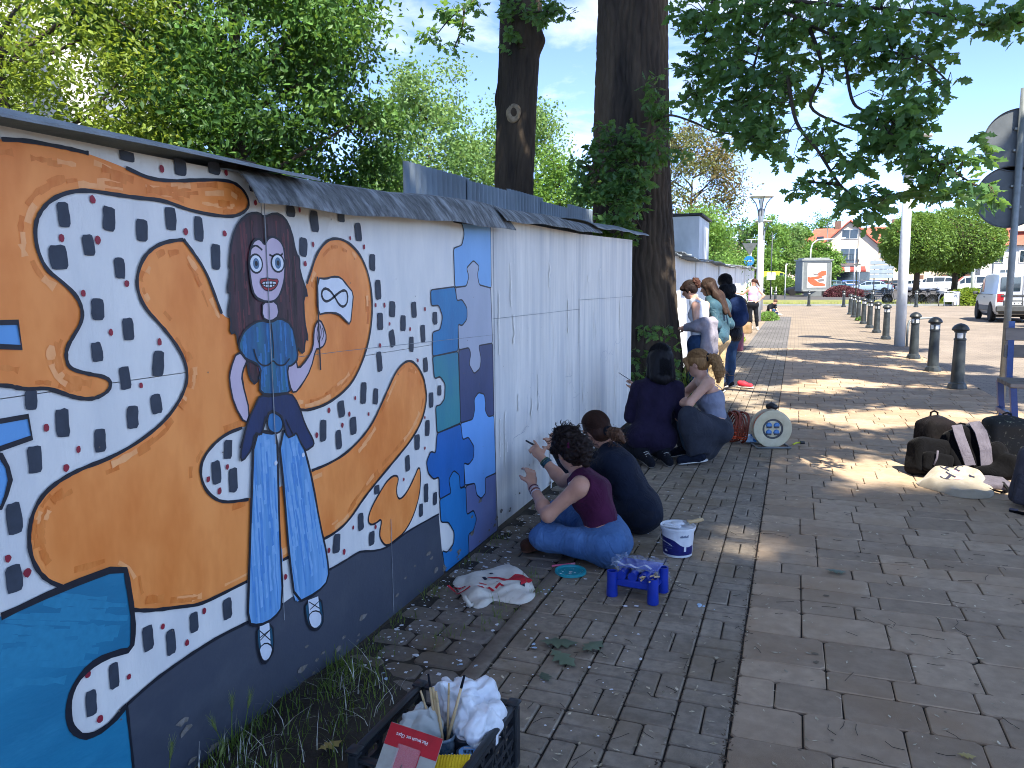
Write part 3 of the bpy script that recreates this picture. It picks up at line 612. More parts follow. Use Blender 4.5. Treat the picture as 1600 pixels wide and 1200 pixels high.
# ------------------------------------------------------------------ painted hoarding wall
WX = -1.75
m_white = M('white_wall_paint', '#ece9e0', '#dbdad4', scale=3.4, rough=.55, bump=.0016, bscale=55, col3='#cfd1d0', s3=1.4, stretch=(1, 1.6, .5), spec=.35)
m_white2 = M('white_primer', '#eeebe2', '#d8d7d0', scale=5, rough=.6, bump=.0022, bscale=48, col3='#c3c6c6', s3=1.3, stretch=(1, 3.2, .28), spec=.3)
def paint(name, c1, c2, c3=None, sc=7, s3=3, rot=None, rough=.5, st=(1, 1, .45), lo=.35, hi=.65): return M(name, c1, c2, scale=sc, rough=rough, bump=.0008, bscale=70, col3=c3, s3=s3, stretch=st, spec=.4, lo=lo, hi=hi)
p_orange = paint('orange_paint', '#ffa052', '#f29042', '#e07628', 5, 4.5, lo=.3, hi=.7)
p_black = M('black_outline_paint', '#131722', '#1b202c', scale=30, rough=.5)
p_dash = M('charcoal_paint', '#3a424e', '#303742', scale=24, rough=.6, bump=.0005, bscale=90)
p_red = M('red_dot_paint', '#9c2638', '#872033', scale=30, rough=.5)
p_blue = paint('sea_blue_paint', '#1f7da0', '#1a7092', '#318cae', 3, 5, st=(1, .5, 1.6))
p_sky = paint('sky_blue_paint', '#6aa5d8', '#629cd0', sc=6)
p_band = paint('slate_paint', '#454b57', '#3e4450', '#4e535c', 3, 6, st=(1, .7, .9))
pz = {'1': paint('puzzle_pale_blue', '#79aee0', '#72a6d8'), '2': paint('puzzle_grey', '#aab2c2', '#a2abbb'), '3': paint('puzzle_blue', '#1c7cb0', '#1a70a4'),
      '4': paint('puzzle_teal', '#2c8494', '#287a9a', '#3d8f90'), '5': paint('puzzle_navy', '#36466e', '#303f66', '#3d4b77'), '6': paint('puzzle_light_blue', '#71abe9', '#6aa4e2'),
      '7': paint('puzzle_cobalt', '#2369b4', '#1f62a8'), '8': paint('puzzle_mid_blue', '#2a7fc0', '#2676b4'), '9': paint('puzzle_violet', '#6a78a6', '#6270a0', '#76789c')}
p_skin = paint('lilac_skin_paint', '#cdbcc8', '#c3b1c0', rough=.5)
p_hair = paint('auburn_hair_paint', '#3c2228', '#241720', '#55303a', 26, 9, st=(1, 3.2, .35))
p_shirt = paint('shirt_paint', '#24608c', '#1d4f78', '#2f7a86', 18, 8, st=(1, 3, .4))
p_jean = paint('jeans_paint', '#6aa4d6', '#568fc2', '#8bb8e0', 12, 7, st=(1, 3, .25))
p_navy = paint('jacket_paint', '#1c3360', '#182b50', sc=12)
p_crotch = paint('denim_paint', '#3678ac', '#2d6a9c', sc=16)
p_lip = M('lip_paint', '#a8222c', '#911c28', scale=30, rough=.45)
p_white = M('bright_white_paint', '#e2e6ea', '#d2d9e0', scale=14, rough=.5)
p_teal = M('shoe_teal_paint', '#1d5a72', '#184c62', scale=20, rough=.5)
p_iris = M('iris_paint', '#5d7f9a', '#4d6c86', scale=50, rough=.5)
m_sheet = M('bitumen_sheet', '#6a6d6c', '#45484a', scale=16, rough=.75, bump=.004, bscale=70, col3='#a3a9ab', s3=7, stretch=(1, 2.6, 1), spec=.35)
m_sheet_l = M('grey_roof_sheet', '#7c8488', '#5f676b', scale=7, rough=.6, bump=.003, bscale=60, col3='#9aa1a3', s3=3)
m_zinc = M('corrugated_metal', '#8a97a3', '#77848f', scale=3, rough=.45, metal=.35, col3='#6b7076', s3=2, stretch=(1, 1, .4))

wall = thing('mural_wall', 'long painted hoarding wall with the orange and puzzle mural beside the path', 'wall', (WX, 3.4, 0))
def top(y): return 1.93+.045*max(0, min(1, (y-2.0)/2.3))+.012*max(0, y-4.3)+.02*max(0, y-6.5)
cols = [(-2.5, 2.247, 1.30), (2.253, 4.416, 1.262), (4.424, 6.425, 1.36), (6.432, 8.72, 1.44)]
for i, (a, b, s) in enumerate(cols):
    m = m_white if i < 2 else m_white2; dx = .0 if i < 2 else .004*(i-1)
    for z0, z1 in ((.02, s-.0012), (s+.0012, None)):
        mb = MB(); X0, X1 = WX-.05, WX-dx
        za, zb = (z1, z1) if z1 else (top(a), top(b))
        mb.add([(X0, a, z0), (X1, a, z0), (X1, b, z0), (X0, b, z0), (X0, a, za), (X1, a, za), (X1, b, zb), (X0, b, zb)],
               [(3, 2, 1, 0), (4, 5, 6, 7), (0, 1, 5, 4), (1, 2, 6, 5), (2, 3, 7, 6), (3, 0, 4, 7)])
        mb.build('wall_panel', m, wall, world=True)
fr = MB()
for y in (2.25, 4.42, 6.43, 8.66): fr.box((WX-.09, y, 1.0), (.075, .1, 1.99))
for z in (.4, 1.3, 1.8): fr.box((WX-.165, 3.1, z), (.06, 11.1, .08))
fr.build('timber_frame', M('old_timber', '#4d4338', '#3a3229', scale=12, rough=.9), wall, world=True)

def P3(y, z, L): return (WX+.0009*L, y/1000, z/1000)
def poly_add(mb, pts, L):
    t = tessellate_polygon([[Vector((p[0], p[1], 0)) for p in pts]])
    v = [P3(p[0], p[1], L) for p in pts]; fs = []
    for q in t:
        a, b, c = (Vector(v[i]) for i in q); fs.append(tuple(q) if (b-a).cross(c-a).x > 0 else tuple(q[::-1]))
    mb.add(v, fs)
def pairs(a): return [(a[i], a[i+1]) for i in range(0, len(a), 2)]
def stroke_add(mb, pts, w, L, closed=False, jit=.18, seed=1):
    r = random.Random(seed+len(pts)); n = len(pts); v = []
    for i, p in enumerate(pts):
        a = pts[(i-1) % n] if (closed or i) else p; b = pts[(i+1) % n] if (closed or i < n-1) else p
        d = Vector((b[0]-a[0], b[1]-a[1], 0)); d = d.normalized() if d.length > 1e-6 else Vector((1, 0, 0)); k = w/2*(1+r.uniform(-jit, jit))
        v += [P3(p[0]-d.y*k, p[1]+d.x*k, L), P3(p[0]+d.y*k, p[1]-d.x*k, L)]
    m = n if closed else n-1
    mb.add(v, [(2*i, 2*i+1, 2*((i+1) % n)+1, 2*((i+1) % n)) for i in range(m)])
def painted(name, key, mat_, L, it=2, parent=None, out=0, cut=None):
    pts = chaikin(pairs(MURAL[key]), it, True, cut); mb = MB(); poly_add(mb, pts, L)
    o = mb.build(name, mat_, parent or wall, world=True)
    if out:
        s = MB(); stroke_add(s, pts, out, L+.5, True); s.build('outline', p_black, o, world=True)
    return o
def lines(name, keys, w, L, parent, it=2, mat_=None):
    s = MB()
    for k in keys:
        for p in MLINE[k]:
            p = pairs(p); cl = p[0] == p[-1] and len(p) > 3
            stroke_add(s, chaikin(p[:-1] if cl else p, it, cl), w, L, cl)
    return s.build(name, mat_ or p_black, parent, world=True)
oA = painted('painted_orange_shape', 'orangeA', p_orange, 1); lines('outline', ['orangeA'], 10.5, 5, oA)
oB = painted('painted_orange_shape', 'orangeB', p_orange, 1); lines('outline', ['orangeB'], 11, 5, oB)
def brush_edge(key, parent, n, seed):
    rr = random.Random(seed); p = chaikin(pairs(MURAL[key]), 2); m = len(p); ar = sum(p[i][0]*p[(i+1) % m][1]-p[(i+1) % m][0]*p[i][1] for i in range(m)); sg = 1 if ar > 0 else -1
    mb = [MB(), MB()]
    for i in range(n):
        k = rr.randrange(m); d = rr.uniform(14, 44); q = []; w = rr.uniform(9, 22); L_ = rr.randint(3, 5)
        for j in range(L_):
            a, b = p[(k+j) % m], p[(k+j+1) % m]; t = Vector((b[0]-a[0], b[1]-a[1], 0))
            if t.length < 1e-6: continue
            t.normalize(); q.append((a[0]-sg*t.y*d, a[1]+sg*t.x*d))
        q = [c for c in q if c[0] > 700 and c[1] > 30]
        if len(q) > 2 and all((Vector(q[j+1])-Vector(q[j])).length > 8 for j in range(len(q)-1)) and all((Vector(q[j+1])-Vector(q[j])).angle(Vector(q[j+2])-Vector(q[j+1]), 0) < .5 for j in range(len(q)-2)): stroke_add(mb[i % 3 == 0], q, w, 1.2+.02*i, False, .4, seed+i)
    mb[0].build('brush_strokes', M('deep_orange_stroke', '#dd7426', '#ec8e42', scale=34, rough=.5, stretch=(1, 1, .4)), parent, world=True, kind='stuff'); mb[1].build('pale_brush_strokes', M('pale_orange_stroke', '#ffb676', '#f8a562', scale=34, rough=.5, stretch=(1, 1, .4)), parent, world=True, kind='stuff')
brush_edge('orangeA', oA, 80, 3); brush_edge('orangeB', oB, 120, 4)
oC = painted('painted_orange_shape', 'splash', p_orange, 2, out=9)
for k in ('blueR1', 'blueR2', 'blueC'):
    o = painted('painted_blue_shape', k, p_sky, 2, 0 if k != 'blueC' else 2); lines('outline', [k], 12, 5, o, 0)
# slate band along the foot and the big blue puzzle piece
mb = MB(); pts = pairs(MURAL['band']); ux = pairs(MURAL['blueB'])[-1][0]
poly_add(mb, pts+[(pts[-1][0], 6), (3000, 6), (2400, 6), (ux, 6)], 2)
o = mb.build('painted_slate_band', p_band, wall, world=True); lines('outline', ['band'], 11, 5, o); lines('outline', ['band2'], 9, 5, o)
mb = MB(); pts = pairs(MURAL['blueB']); pts = pts[:1]+chaikin(pts[1:], 2, False, 14); poly_add(mb, pts+[(ux, 6), (600, 6), (600, pts[0][1])], 3)
o = mb.build('painted_blue_shape', p_blue, wall, world=True); lines('outline', ['blueB'], 18, 5.2, o, 1)
for k in '123456789': painted('painted_puzzle_piece', 'puzzle'+k, pz[k], 3+.1*int(k), 2, out=8, cut=11)
r_ = random.Random(9); mb = MB()
for (u, z, w, h) in DASH:
    a = r_.gauss(0, .07); n = 14; pts = []
    for q in range(n):
        t = q/n*4; e = int(t); f_ = t-e
        x, y = [(-1+2*f_, -1), (1, -1+2*f_), (1-2*f_, 1), (-1, 1-2*f_)][e]
        k = .9 if abs(x) > .95 and abs(y) > .95 else 1
        x, y = x*w/2*k*(1+r_.gauss(0, .05)), y*h/2*k*(1+r_.gauss(0, .025)); pts.append((u+x*math.cos(a)-y*math.sin(a), z+x*math.sin(a)+y*math.cos(a)))
    poly_add(mb, pts, 4)
mb.build('painted_charcoal_dashes', p_dash, wall, world=True, kind='stuff')
mb = MB()
for (u, z) in DOTS:
    s = r_.uniform(7.5, 10.5); poly_add(mb, [(u+s*r_.uniform(.8, 1.15)*math.cos(k*.785), z+s*1.2*r_.uniform(.85, 1.15)*math.sin(k*.785)) for k in range(8)], 4)
mb.build('painted_red_dots', p_red, wall, world=True, kind='stuff')
# the painted woman
B = 7
wm = painted('painted_woman', 'woman_hair', p_hair, B, 1, out=9)
for nm, k, m, L, it, ou in (('painted_arm', 'woman_armL', p_skin, B+1, 1, 8), ('painted_arm', 'woman_armR', p_skin, B+1, 1, 8), ('painted_jeans_leg', 'woman_legL', p_jean, B+1, 1, 12), ('painted_jeans_leg', 'woman_legR', p_jean, B+1, 1, 12),
                            ('painted_shoe', 'woman_shoeL', p_teal, B, 1, 9), ('painted_shoe', 'woman_shoeR', p_teal, B, 1, 9), ('painted_toe_cap', 'woman_toeL', p_white, B+1, 1, 5), ('painted_toe_cap', 'woman_toeR', p_white, B+1, 1, 5),
                            ('painted_waistband', 'woman_crotch', p_crotch, B+2, 2, 7), ('painted_jacket', 'woman_jacket', p_navy, B+3, 1, 8), ('painted_shirt', 'woman_shirt', p_shirt, B+2, 1, 9),
                            ('painted_neck', 'woman_neck', p_skin, B+3, 1, 7), ('painted_face', 'woman_face', p_skin, B+4, 2, 9), ('painted_lips', 'woman_lips', p_lip, B+5, 1, 4), ('painted_teeth', 'woman_teeth', p_white, B+6, 1, 3)):
    painted(nm, k, m, L, it, wm, 0); s = MB(); stroke_add(s, chaikin(pairs(MURAL[k]), it), ou, L+.5, True); s.build('outline', p_black, wm, world=True)
def inside(p, poly):
    c = False; n = len(poly)
    for i in range(n):
        a, b = poly[i], poly[i-1]
        if (a[1] > p[1]) != (b[1] > p[1]) and p[0] < (b[0]-a[0])*(p[1]-a[1])/(b[1]-a[1])+a[0]: c = not c
    return c
def streaks(key, mat_, name, n, L, w0, w1, l0, l1, lean, seed):
    rr = random.Random(seed); poly = pairs(MURAL[key]); us = [p[0] for p in poly]; zs = [p[1] for p in poly]; mb = MB(); k = 0
    for _ in range(n*8):
        if k >= n: break
        u, z = rr.uniform(min(us), max(us)), rr.uniform(min(zs), max(zs)); ln = rr.uniform(l0, l1); q = [(u+lean*(j/5)*ln+rr.gauss(0, 1.2), z-ln*j/5) for j in range(6)]
        if all(inside(p, poly) for p in q): stroke_add(mb, q, rr.uniform(w0, w1), L+.006*k, False, .45, k); k += 1
    mb.build(name, mat_, wm, world=True, kind='stuff')
pj1, pj2 = M('pale_denim_stroke', '#8ab6de', '#76aad6', scale=40, rough=.5), M('deep_denim_stroke', '#4a87c4', '#5794d2', scale=40, rough=.5)
for i, k in enumerate(('woman_legL', 'woman_legR')): streaks(k, pj1, 'pale_brush_strokes', 26, B+1.1, 7, 20, 90, 260, .02 if i == 0 else .14, 3+i); streaks(k, pj2, 'dark_brush_strokes', 20, B+1.28, 4, 12, 90, 240, .02 if i == 0 else .14, 7+i)
streaks('woman_hair', M('red_brown_stroke', '#54252b', '#6a3338', scale=40, rough=.5), 'hair_brush_strokes', 46, B+.12, 4, 10, 60, 190, .05, 12); streaks('woman_hair', M('black_brown_stroke', '#1d1114', '#2a181b', scale=40, rough=.5), 'hair_brush_strokes', 30, B+.45, 3, 8, 60, 170, -.04, 13)
streaks('woman_shirt', M('pale_shirt_stroke', '#3579b0', '#2d6da2', scale=40, rough=.5), 'pale_brush_strokes', 22, B+2.1, 5, 12, 40, 110, .0, 14); streaks('blueB', M('pale_sea_stroke', '#2c88aa', '#257e9f', scale=40, rough=.5), 'pale_brush_strokes', 30, 3.1, 8, 26, 40, 120, 2.2, 15)
def disc(mb, u, z, rx, rz, L, n=18): poly_add(mb, [(u+rx*math.cos(2*math.pi*k/n), z+rz*math.sin(2*math.pi*k/n)) for k in range(n)], L)
for (u, z, w, h) in EYES:
    for nm, m, f_, L in (('painted_eye_rim', p_black, .62, B+5), ('painted_eye', p_white, .50, B+5.5), ('painted_iris', p_iris, .27, B+6), ('painted_pupil', p_black, .13, B+6.5)):
        mb = MB(); disc(mb, u, z, w*f_, h*f_*.92 if f_ > .4 else w*f_*1.15, L); mb.build(nm, m, wm, world=True)
lines('painted_brow', ['browL', 'browR'], 7, B+5, wm); lines('painted_seam', ['seam', 'bust', 'sleeve'], 6, B+4.2, wm)
lines('painted_teeth_lines', ['teeth'], 4, B+6.7, wm, 0); lines('painted_finger_lines', ['hand'], 4, B+2, wm); lines('painted_laces', ['lace'], 4, B+1.6, wm, 0)
lace = MB()
for k in ('woman_shoeL', 'woman_shoeR'):
    q = pairs(MURAL[k]); c = (sum(p[0] for p in q)/len(q), sum(p[1] for p in q)/len(q)); poly_add(lace, [(c[0]+(p[0]-c[0])*.62, c[1]+(p[1]-c[1])*.8+18) for p in q], B+.8)
lace.build('painted_tongue', p_white, wm, world=True)
for k in ('woman_jacket',):
    mb = MB(); disc(mb, 2250, 930, 9, 9, B+4); disc(mb, 2415, 925, 9, 9, B+4); mb.build('painted_button', p_white, wm, world=True)
fl = painted('painted_flag', 'flag', p_white, B+1, 1, out=8); lines('painted_infinity_sign', ['inf'], 10, B+2, fl); lines('painted_flagpole', ['pole'], 10, B+2.5, fl, 0)
# hairline joints between the boards and small scuffs
sm = MB()
for p, w in (([(2250, 1000), (2250, 1935)], 4), ([(2255, 1300), (2700, 1297), (3300, 1285), (4416, 1262)], 2.4), ([(4420, 20), (4420, 1300), (4420, 1960)], 7), ([(6428, 20), (6428, 2010)], 5), ([(4424, 1360), (6425, 1362)], 2.2), ([(6432, 1440), (8720, 1442)], 2.2), ([(2262, 700), (2262, 330)], 3), ([(3075, 480), (3078, 20)], 4)):
    stroke_add(sm, p, w, 6.3 if p[0][0] != 2250 else 14, False, .5, 3)
sm.build('board_joint', M('joint_line', '#999da0', '#6d7175', scale=20, rough=.9), wall, world=True)  # grey ribbons laid over the paint to draw the board joints
nl = MB()
for i in range(70):
    u, z = r_.uniform(1500, 8600), r_.uniform(150, 1880); disc(nl, u, z, r_.uniform(2, 4), r_.uniform(2, 5), 6.1, 6)
nl.build('nail_heads', M('rusty_nail', '#6d6158', rough=.8), wall, world=True, kind='stuff')
# pencil lines already drawn on the fresh white panel
pc = MB()
for k in range(16):
    u, z = r_.uniform(4700, 8300), r_.uniform(250, 1250); a = r_.uniform(0, 6); p = [(u, z)]
    for q in range(7): a += r_.gauss(0, .55); p.append((p[-1][0]+55*math.cos(a), p[-1][1]+45*math.sin(a)))
    stroke_add(pc, chaikin(p, 1, False), 2.2, 6.05, False)
pc.build('pencil_lines', M('pencil_mark', '#9aa2ad', rough=.7), wall, world=True, kind='stuff')
st_ = MB()
for i in range(46):        # runs of thinner primer and old drips on the fresh white boards
    u = r_.uniform(4480, 8650); z = r_.uniform(300, 1850); h_ = r_.uniform(60, 420); w_ = r_.uniform(5, 26); p = [(u+r_.gauss(0, w_*.3), z-h_*k/6) for k in range(7)]
    stroke_add(st_, p, w_, 5.6, False, .55, i)
st_.build('primer_streaks', M('primer_streak', '#f3f1ea', '#e0dfd9', scale=30, rough=.5), wall, world=True, kind='stuff')
sc_ = MB()
for i in range(60):
    u = r_.uniform(1500, 8650); z = 25+abs(r_.gauss(0, 90)); s = r_.uniform(6, 30); poly_add(sc_, [(u+s*r_.uniform(.5, 1.4)*math.cos(k*.7), z+s*.5*r_.uniform(.5, 1.3)*math.sin(k*.7)) for k in range(9)], 5.8)
sc_.build('mud_splashes', M('mud_splash', '#6d675c', '#85807a', scale=60, rough=.9), wall, world=True, kind='stuff')
# drooping roof sheets
def roof(y0, y1, prof0, prof1, m, seed, n=26, corr=0., skew=0.):
    """profile (x, z) back to front, interpolated from y0 to y1, real thickness"""
    r = random.Random(seed); ph = r.uniform(0, 6); mb = MB(); K = len(prof0)-1
    def at(u, v, off):
        t = v*K; i = min(int(t), K-1); f_ = t-i
        q = [(a[0]*(1-f_)+b[0]*f_, a[1]*(1-f_)+b[1]*f_) for a, b in ((prof0[i], prof0[i+1]), (prof1[i], prof1[i+1]))]
        x = q[0][0]*(1-u)+q[1][0]*u; z = q[0][1]*(1-u)+q[1][1]*u; y = y0+(y1-y0)*u+skew*(v-.6)*(u*2-.6)
        z += .006*math.sin(u*9+ph+v*3)+.004*math.sin(u*23+ph)*v + corr*math.sin(y*2*math.pi/.076)
        return (x, y, z-off)
    nu = n if not corr else int((y1-y0)/.076*6)
    a = MB(); a.sheet(nu, 14, lambda u, v: at(u, v, 0)); A = len(a.v); a.sheet(nu, 14, lambda u, v: at(u, v, .007))
    w = nu+1; edge = [(i, i+1) for i in range(nu)]+[(14*w+i, 14*w+i+1) for i in range(nu)]+[(j*w, (j+1)*w) for j in range(14)]+[(j*w+nu, (j+1)*w+nu) for j in range(14)]
    a.f += [(p, q, q+A, p+A) for p, q in edge]; a.m += [0]*len(edge)
    return a.build('roof_sheet', m, wall, smooth=50, world=True)
def pf(zc, lip, dz, back=.9): return [(WX-back, zc+.03), (WX-.35, zc+.03), (WX-.12, zc+.012), (WX-.02, zc-.002), (WX+lip*.35, zc-.018), (WX+lip*.75, zc-dz*.62), (WX+lip, zc-dz)]
roof(-2.5, 2.42, pf(1.975, .14, .055), pf(1.985, .13, .04), m_sheet_l, 1)
roof(2.10, 4.42, pf(1.945, .13, .115), pf(2.06, .13, .15), m_sheet, 2, skew=.12)
roof(4.32, 6.62, pf(2.05, .14, .10), pf(2.11, .14, .09), m_sheet, 3, skew=.1)
roof(6.5, 8.9, pf(2.13, .14, .07), pf(2.19, .15, .06), m_sheet_l, 4)
# strip of corrugated metal standing behind the roof
cm = thing('corrugated_fence', 'strip of grey corrugated metal standing up behind the dark drooping roof sheets', 'fence', (-2.2, 4.15, 0))
ys = [4.15, 5.05, 5.9, 6.75, 7.65, 8.6]
for i, (a, b) in enumerate(zip(ys[:-1], ys[1:])):
    zt0, zt1 = 2.30+.022*(a-4.15), 2.30+.022*(b-4.15); off = .012*(i % 2); dz = [0, -.02, .0, -.035, .01][i]
    n = int((b-a+.06)/.0127); mb = MB()
    def sh(u, v, o): y = a+(b-a+.05)*u; return (-2.2+off+.010*math.sin(y*2*math.pi/.076)-o, y, 1.75+(zt0+(zt1-zt0)*u+dz-1.75)*v)
    mb.sheet(n, 1, lambda u, v: sh(u, v, 0)); mb.sheet(n, 1, lambda u, v: sh(u, v, .002)); mb.f += [(n+1+k, n+2+k, 3*(n+1)+k+1, 3*(n+1)+k) for k in range(n)]; mb.m += [0]*n
    mb.build('corrugated_panel', m_zinc, cm, smooth=True, world=True)
MB().box((-2.235, 6.3, 2.05), (.05, 4.7, .06)).build('rail', M('rail_wood', '#5d5348', '#463e35', scale=12, rough=.9), cm, world=True)

# ------------------------------------------------------------------ white wall farther on, and the white shed behind it
fw = thing('white_wall', 'long sunlit white panel wall beyond the big oak trunk', 'wall', (-1.97, 11.5, 0))
y = 11.4; r_ = random.Random(21); k = 0; fsheet = []
while y < 39:
    w = r_.choice([1.22, 1.22, 2.4]); h = 2.03+.04*r_.random()+.006*(y-11); dx = r_.choice([0, .02, .045, .0]); y1 = min(y+w, 39.2)
    mb = MB(); zb = gz(y)
    mb.box((-1.99+dx/2, (y+y1)/2, zb+h/2+.01), (.05+dx, y1-y-.008, h), bev=.004); mb.build('wall_panel', m_white, fw, world=True)
    a = MB(); n = 26; dz = r_.uniform(-.02, .03); t0 = r_.uniform(.10, .2)
    for off in (0, .006):
        a.sheet(n, 4, lambda u, v: (-2.75+v*(.86+dx+t0), y-.04+(y1-y+.06)*u, zb+h+.055+dz-.07*v-off+.014*math.sin((y+(y1-y)*u)*2*math.pi/.15)+.012*math.sin(u*7+y)*v))
    a.f += [(4*(n+1)+i, 4*(n+1)+i+1, 5*(n+1)+4*(n+1)+i+1, 5*(n+1)+4*(n+1)+i) for i in range(n)]; a.m += [0]*n
    a.build('roof_sheet', m_sheet_l, fw, smooth=True, world=True)
    y = y1; k += 1
m_shed = M('shed_white', '#c9ced0', '#b4babd', scale=2.5, rough=.5, col3='#9fa6a8', s3=2, stretch=(1, 1, .5))
sh = thing('white_shed', 'tall white metal clad shed rising behind the white wall beyond the oak', 'shed', (-3.3, 18.9, 0))
for x0, x1 in ((-4.6, -3.36), (-3.35, -2.72), (-2.71, -2.1)):
    MB().box(((x0+x1)/2, 17.93, 1.56), (x1-x0, .05, 3.1)).build('cladding_panel', m_shed, sh, world=True)
for y0, y1 in ((17.96, 18.6), (18.61, 19.25), (19.26, 19.95)):
    MB().box((-2.127, (y0+y1)/2, 1.56), (.05, y1-y0-.005, 3.1)).build('cladding_panel', m_shed, sh, world=True)
b = MB(); b.box((-3.35, 18.95, 3.15), (2.62, 2.16, .05)); b.build('roof', M('felt_roof', '#3a3c3d', '#2c2d2e', scale=8, rough=.85), sh, world=True)
MB().box((-3.4, 19.0, 3.2), (1.6, 1.2, .05)).build('roof_board', m_shed, sh, world=True)
MB().box((-3.35, 19.97, 1.55), (2.5, .04, 3.1)).build('cladding_panel', m_shed, sh, world=True)
# ------------------------------------------------------------------ trees
def lobed(st):
    """leaf as quads either side of the midrib; st = (along, half width)"""
    v, f = [], []
    for u, w in st:
        z = -.18*u*u+.05*u; v += [(u, -w, z-.32*w), (u, 0, z), (u, w, z-.32*w)]
    for i in range(len(st)-1):
        a = 3*i; f += [(a, a+1, a+4, a+3), (a+1, a+2, a+5, a+4)]
    return np.array(v), np.array(f)
L_OAK = lobed([(0, .012), (.14, .05), (.22, .19), (.30, .10), (.46, .33), (.56, .16), (.70, .27), (.80, .13), (1, .02)])
L_MID = lobed([(0, .02), (.45, .27), (1, .02)])
L_OVAL = lobed([(0, .02), (.28, .2), (.62, .22), (1, .01)])
L_TWO = (np.array([(0, 0, 0), (.42, -.25, -.08), (1, 0, -.17), (.42, .25, -.08), (.48, 0, .01)], float), np.array([(0, 1, 2, 4), (0, 4, 2, 3)]))
L_SIMPLE = (np.array([(0, 0, 0), (.5, -.3, -.1), (1, 0, -.15), (.5, .3, -.1)], float), np.array([(0, 1, 2, 3)]))
def unit(a): return a/np.maximum(np.linalg.norm(a, axis=1), 1e-9)[:, None]
def leaf_cloud(c, s, tm, g, up=.9, axis=None, droop=.25):
    n = len(c); nn = unit(g.normal(size=(n, 3))+np.array((0, 0, up*1.6)))
    a = g.normal(size=(n, 3)) if axis is None else axis+.35*g.normal(size=(n, 3))
    a[:, 2] -= droop; a = unit(a-nn*(a*nn).sum(1)[:, None]); b = np.cross(nn, a)
    t, q = tm; s = np.asarray(s).reshape(-1, 1, 1)
    v = c[:, None, :]+s*(t[None, :, 0:1]*a[:, None, :]+t[None, :, 1:2]*b[:, None, :]+t[None, :, 2:3]*nn[:, None, :])
    f = q[None]+(np.arange(n)*len(t))[:, None, None]
    return v.reshape(-1, 3), f.reshape(-1, q.shape[1])
def rosettes(centres, per, g, spread=.05):
    c = np.repeat(centres, per, 0); n = len(c); a = g.uniform(0, 6.283, n)
    ax = np.stack([np.cos(a), np.sin(a), g.normal(-.15, .3, n)], 1)
    return c+ax*spread*g.uniform(.2, 1, (n, 1)), ax
def blob_points(n, c, r, g, shell=.45):
    d = unit(g.normal(size=(n, 3))); k = (shell+(1-shell)*g.random(n)**.6)[:, None]
    return np.array(c)+d*k*np.array(r)
m_bark = M('oak_bark', '#3b3229', '#1f1a16', scale=5, rough=.95, bump=.012, bscale=26, col3='#5a4c3b', s3=1.6, stretch=(1, 1, .22))
m_bark2 = M('grey_bark', '#4a4036', '#2b2520', scale=8, rough=.95, bump=.008, bscale=30, col3='#65594a', s3=2, stretch=(1, 1, .3))
m_twig = M('dark_twig', '#2a231d', '#3a3128', scale=20, rough=.9)
m_oak = leaf_mat('oak_leaf', '#4b6b3f', '#3b5a31', '#8db650', rand=.35, tw=.36)
m_oakfar = leaf_mat('oak_leaf_high', '#3f5f33', '#335228', '#9ac25a', rand=.3, tw=.42)

def bark_trunk(name, path, rad, mat_, parent, nth=150, nz=170, amp=.035, ridges=17, seed=0, bumps=()):
    """deeply furrowed trunk: path of (x, y, z), radius per point"""
    P_ = np.array(path, float); zs = P_[:, 2]; z = np.linspace(zs[0], zs[-1], nz)
    cx = np.interp(z, zs, P_[:, 0]); cy = np.interp(z, zs, P_[:, 1]); r = np.interp(z, zs, rad)
    th = np.linspace(0, 2*math.pi, nth, endpoint=False); T, Z = np.meshgrid(th, z)
    wob = .55*np.sin(Z*2.1+3*np.sin(T*2))+.35*np.sin(Z*5.3+T*3+seed)+.22*np.sin(Z*11+T*5)
    k = T*ridges+wob*2.4+.9*np.sin(Z*6.1+T*9+seed)+.5*np.sin(Z*17+T*4); k2 = T*round(ridges*.72)+wob*3.1+1.1*np.sin(Z*4.3-T*7+seed)+.6*np.sin(Z*14-T*6)
    msk = np.clip(.5+1.4*np.sin(Z*2.7+4*np.sin(T*3+seed)+1.7*np.sin(Z*.9+T*5)), 0, 1)
    ridge = (np.abs(np.sin(k/2))**.6)*msk+(np.abs(np.sin(k2/2))**.6)*(1-msk)
    brk = .5+.5*np.sin(Z*19+np.floor(k/(2*math.pi))*2.4+seed); ridge *= .58+.42*np.clip(brk*1.8, 0, 1)
    R = r[:, None]*(1+.05*np.sin(T*3+Z*.6+seed))+amp*(ridge-.6)
    for (bt, bz, bw, bh, ba) in bumps:
        dt = np.angle(np.exp(1j*(T-bt))); R += ba*np.exp(-(dt/bw)**2-((Z-bz)/bh)**2)
    X = cx[:, None]+R*np.cos(T); Y = cy[:, None]+R*np.sin(T)
    v = np.stack([X, Y, Z], 2).reshape(-1, 3); i, j = np.meshgrid(np.arange(nz-1), np.arange(nth), indexing='ij'); jn = (j+1) % nth
    f = np.stack([i*nth+j, i*nth+jn, (i+1)*nth+jn, (i+1)*nth+j], 2).reshape(-1, 4)
    inv = np.array(wmat(parent).inverted()); v = v @ inv[:3, :3].T+inv[:3, 3]
    return link(name, mesh_np(name, v, f, mat_, True), parent)

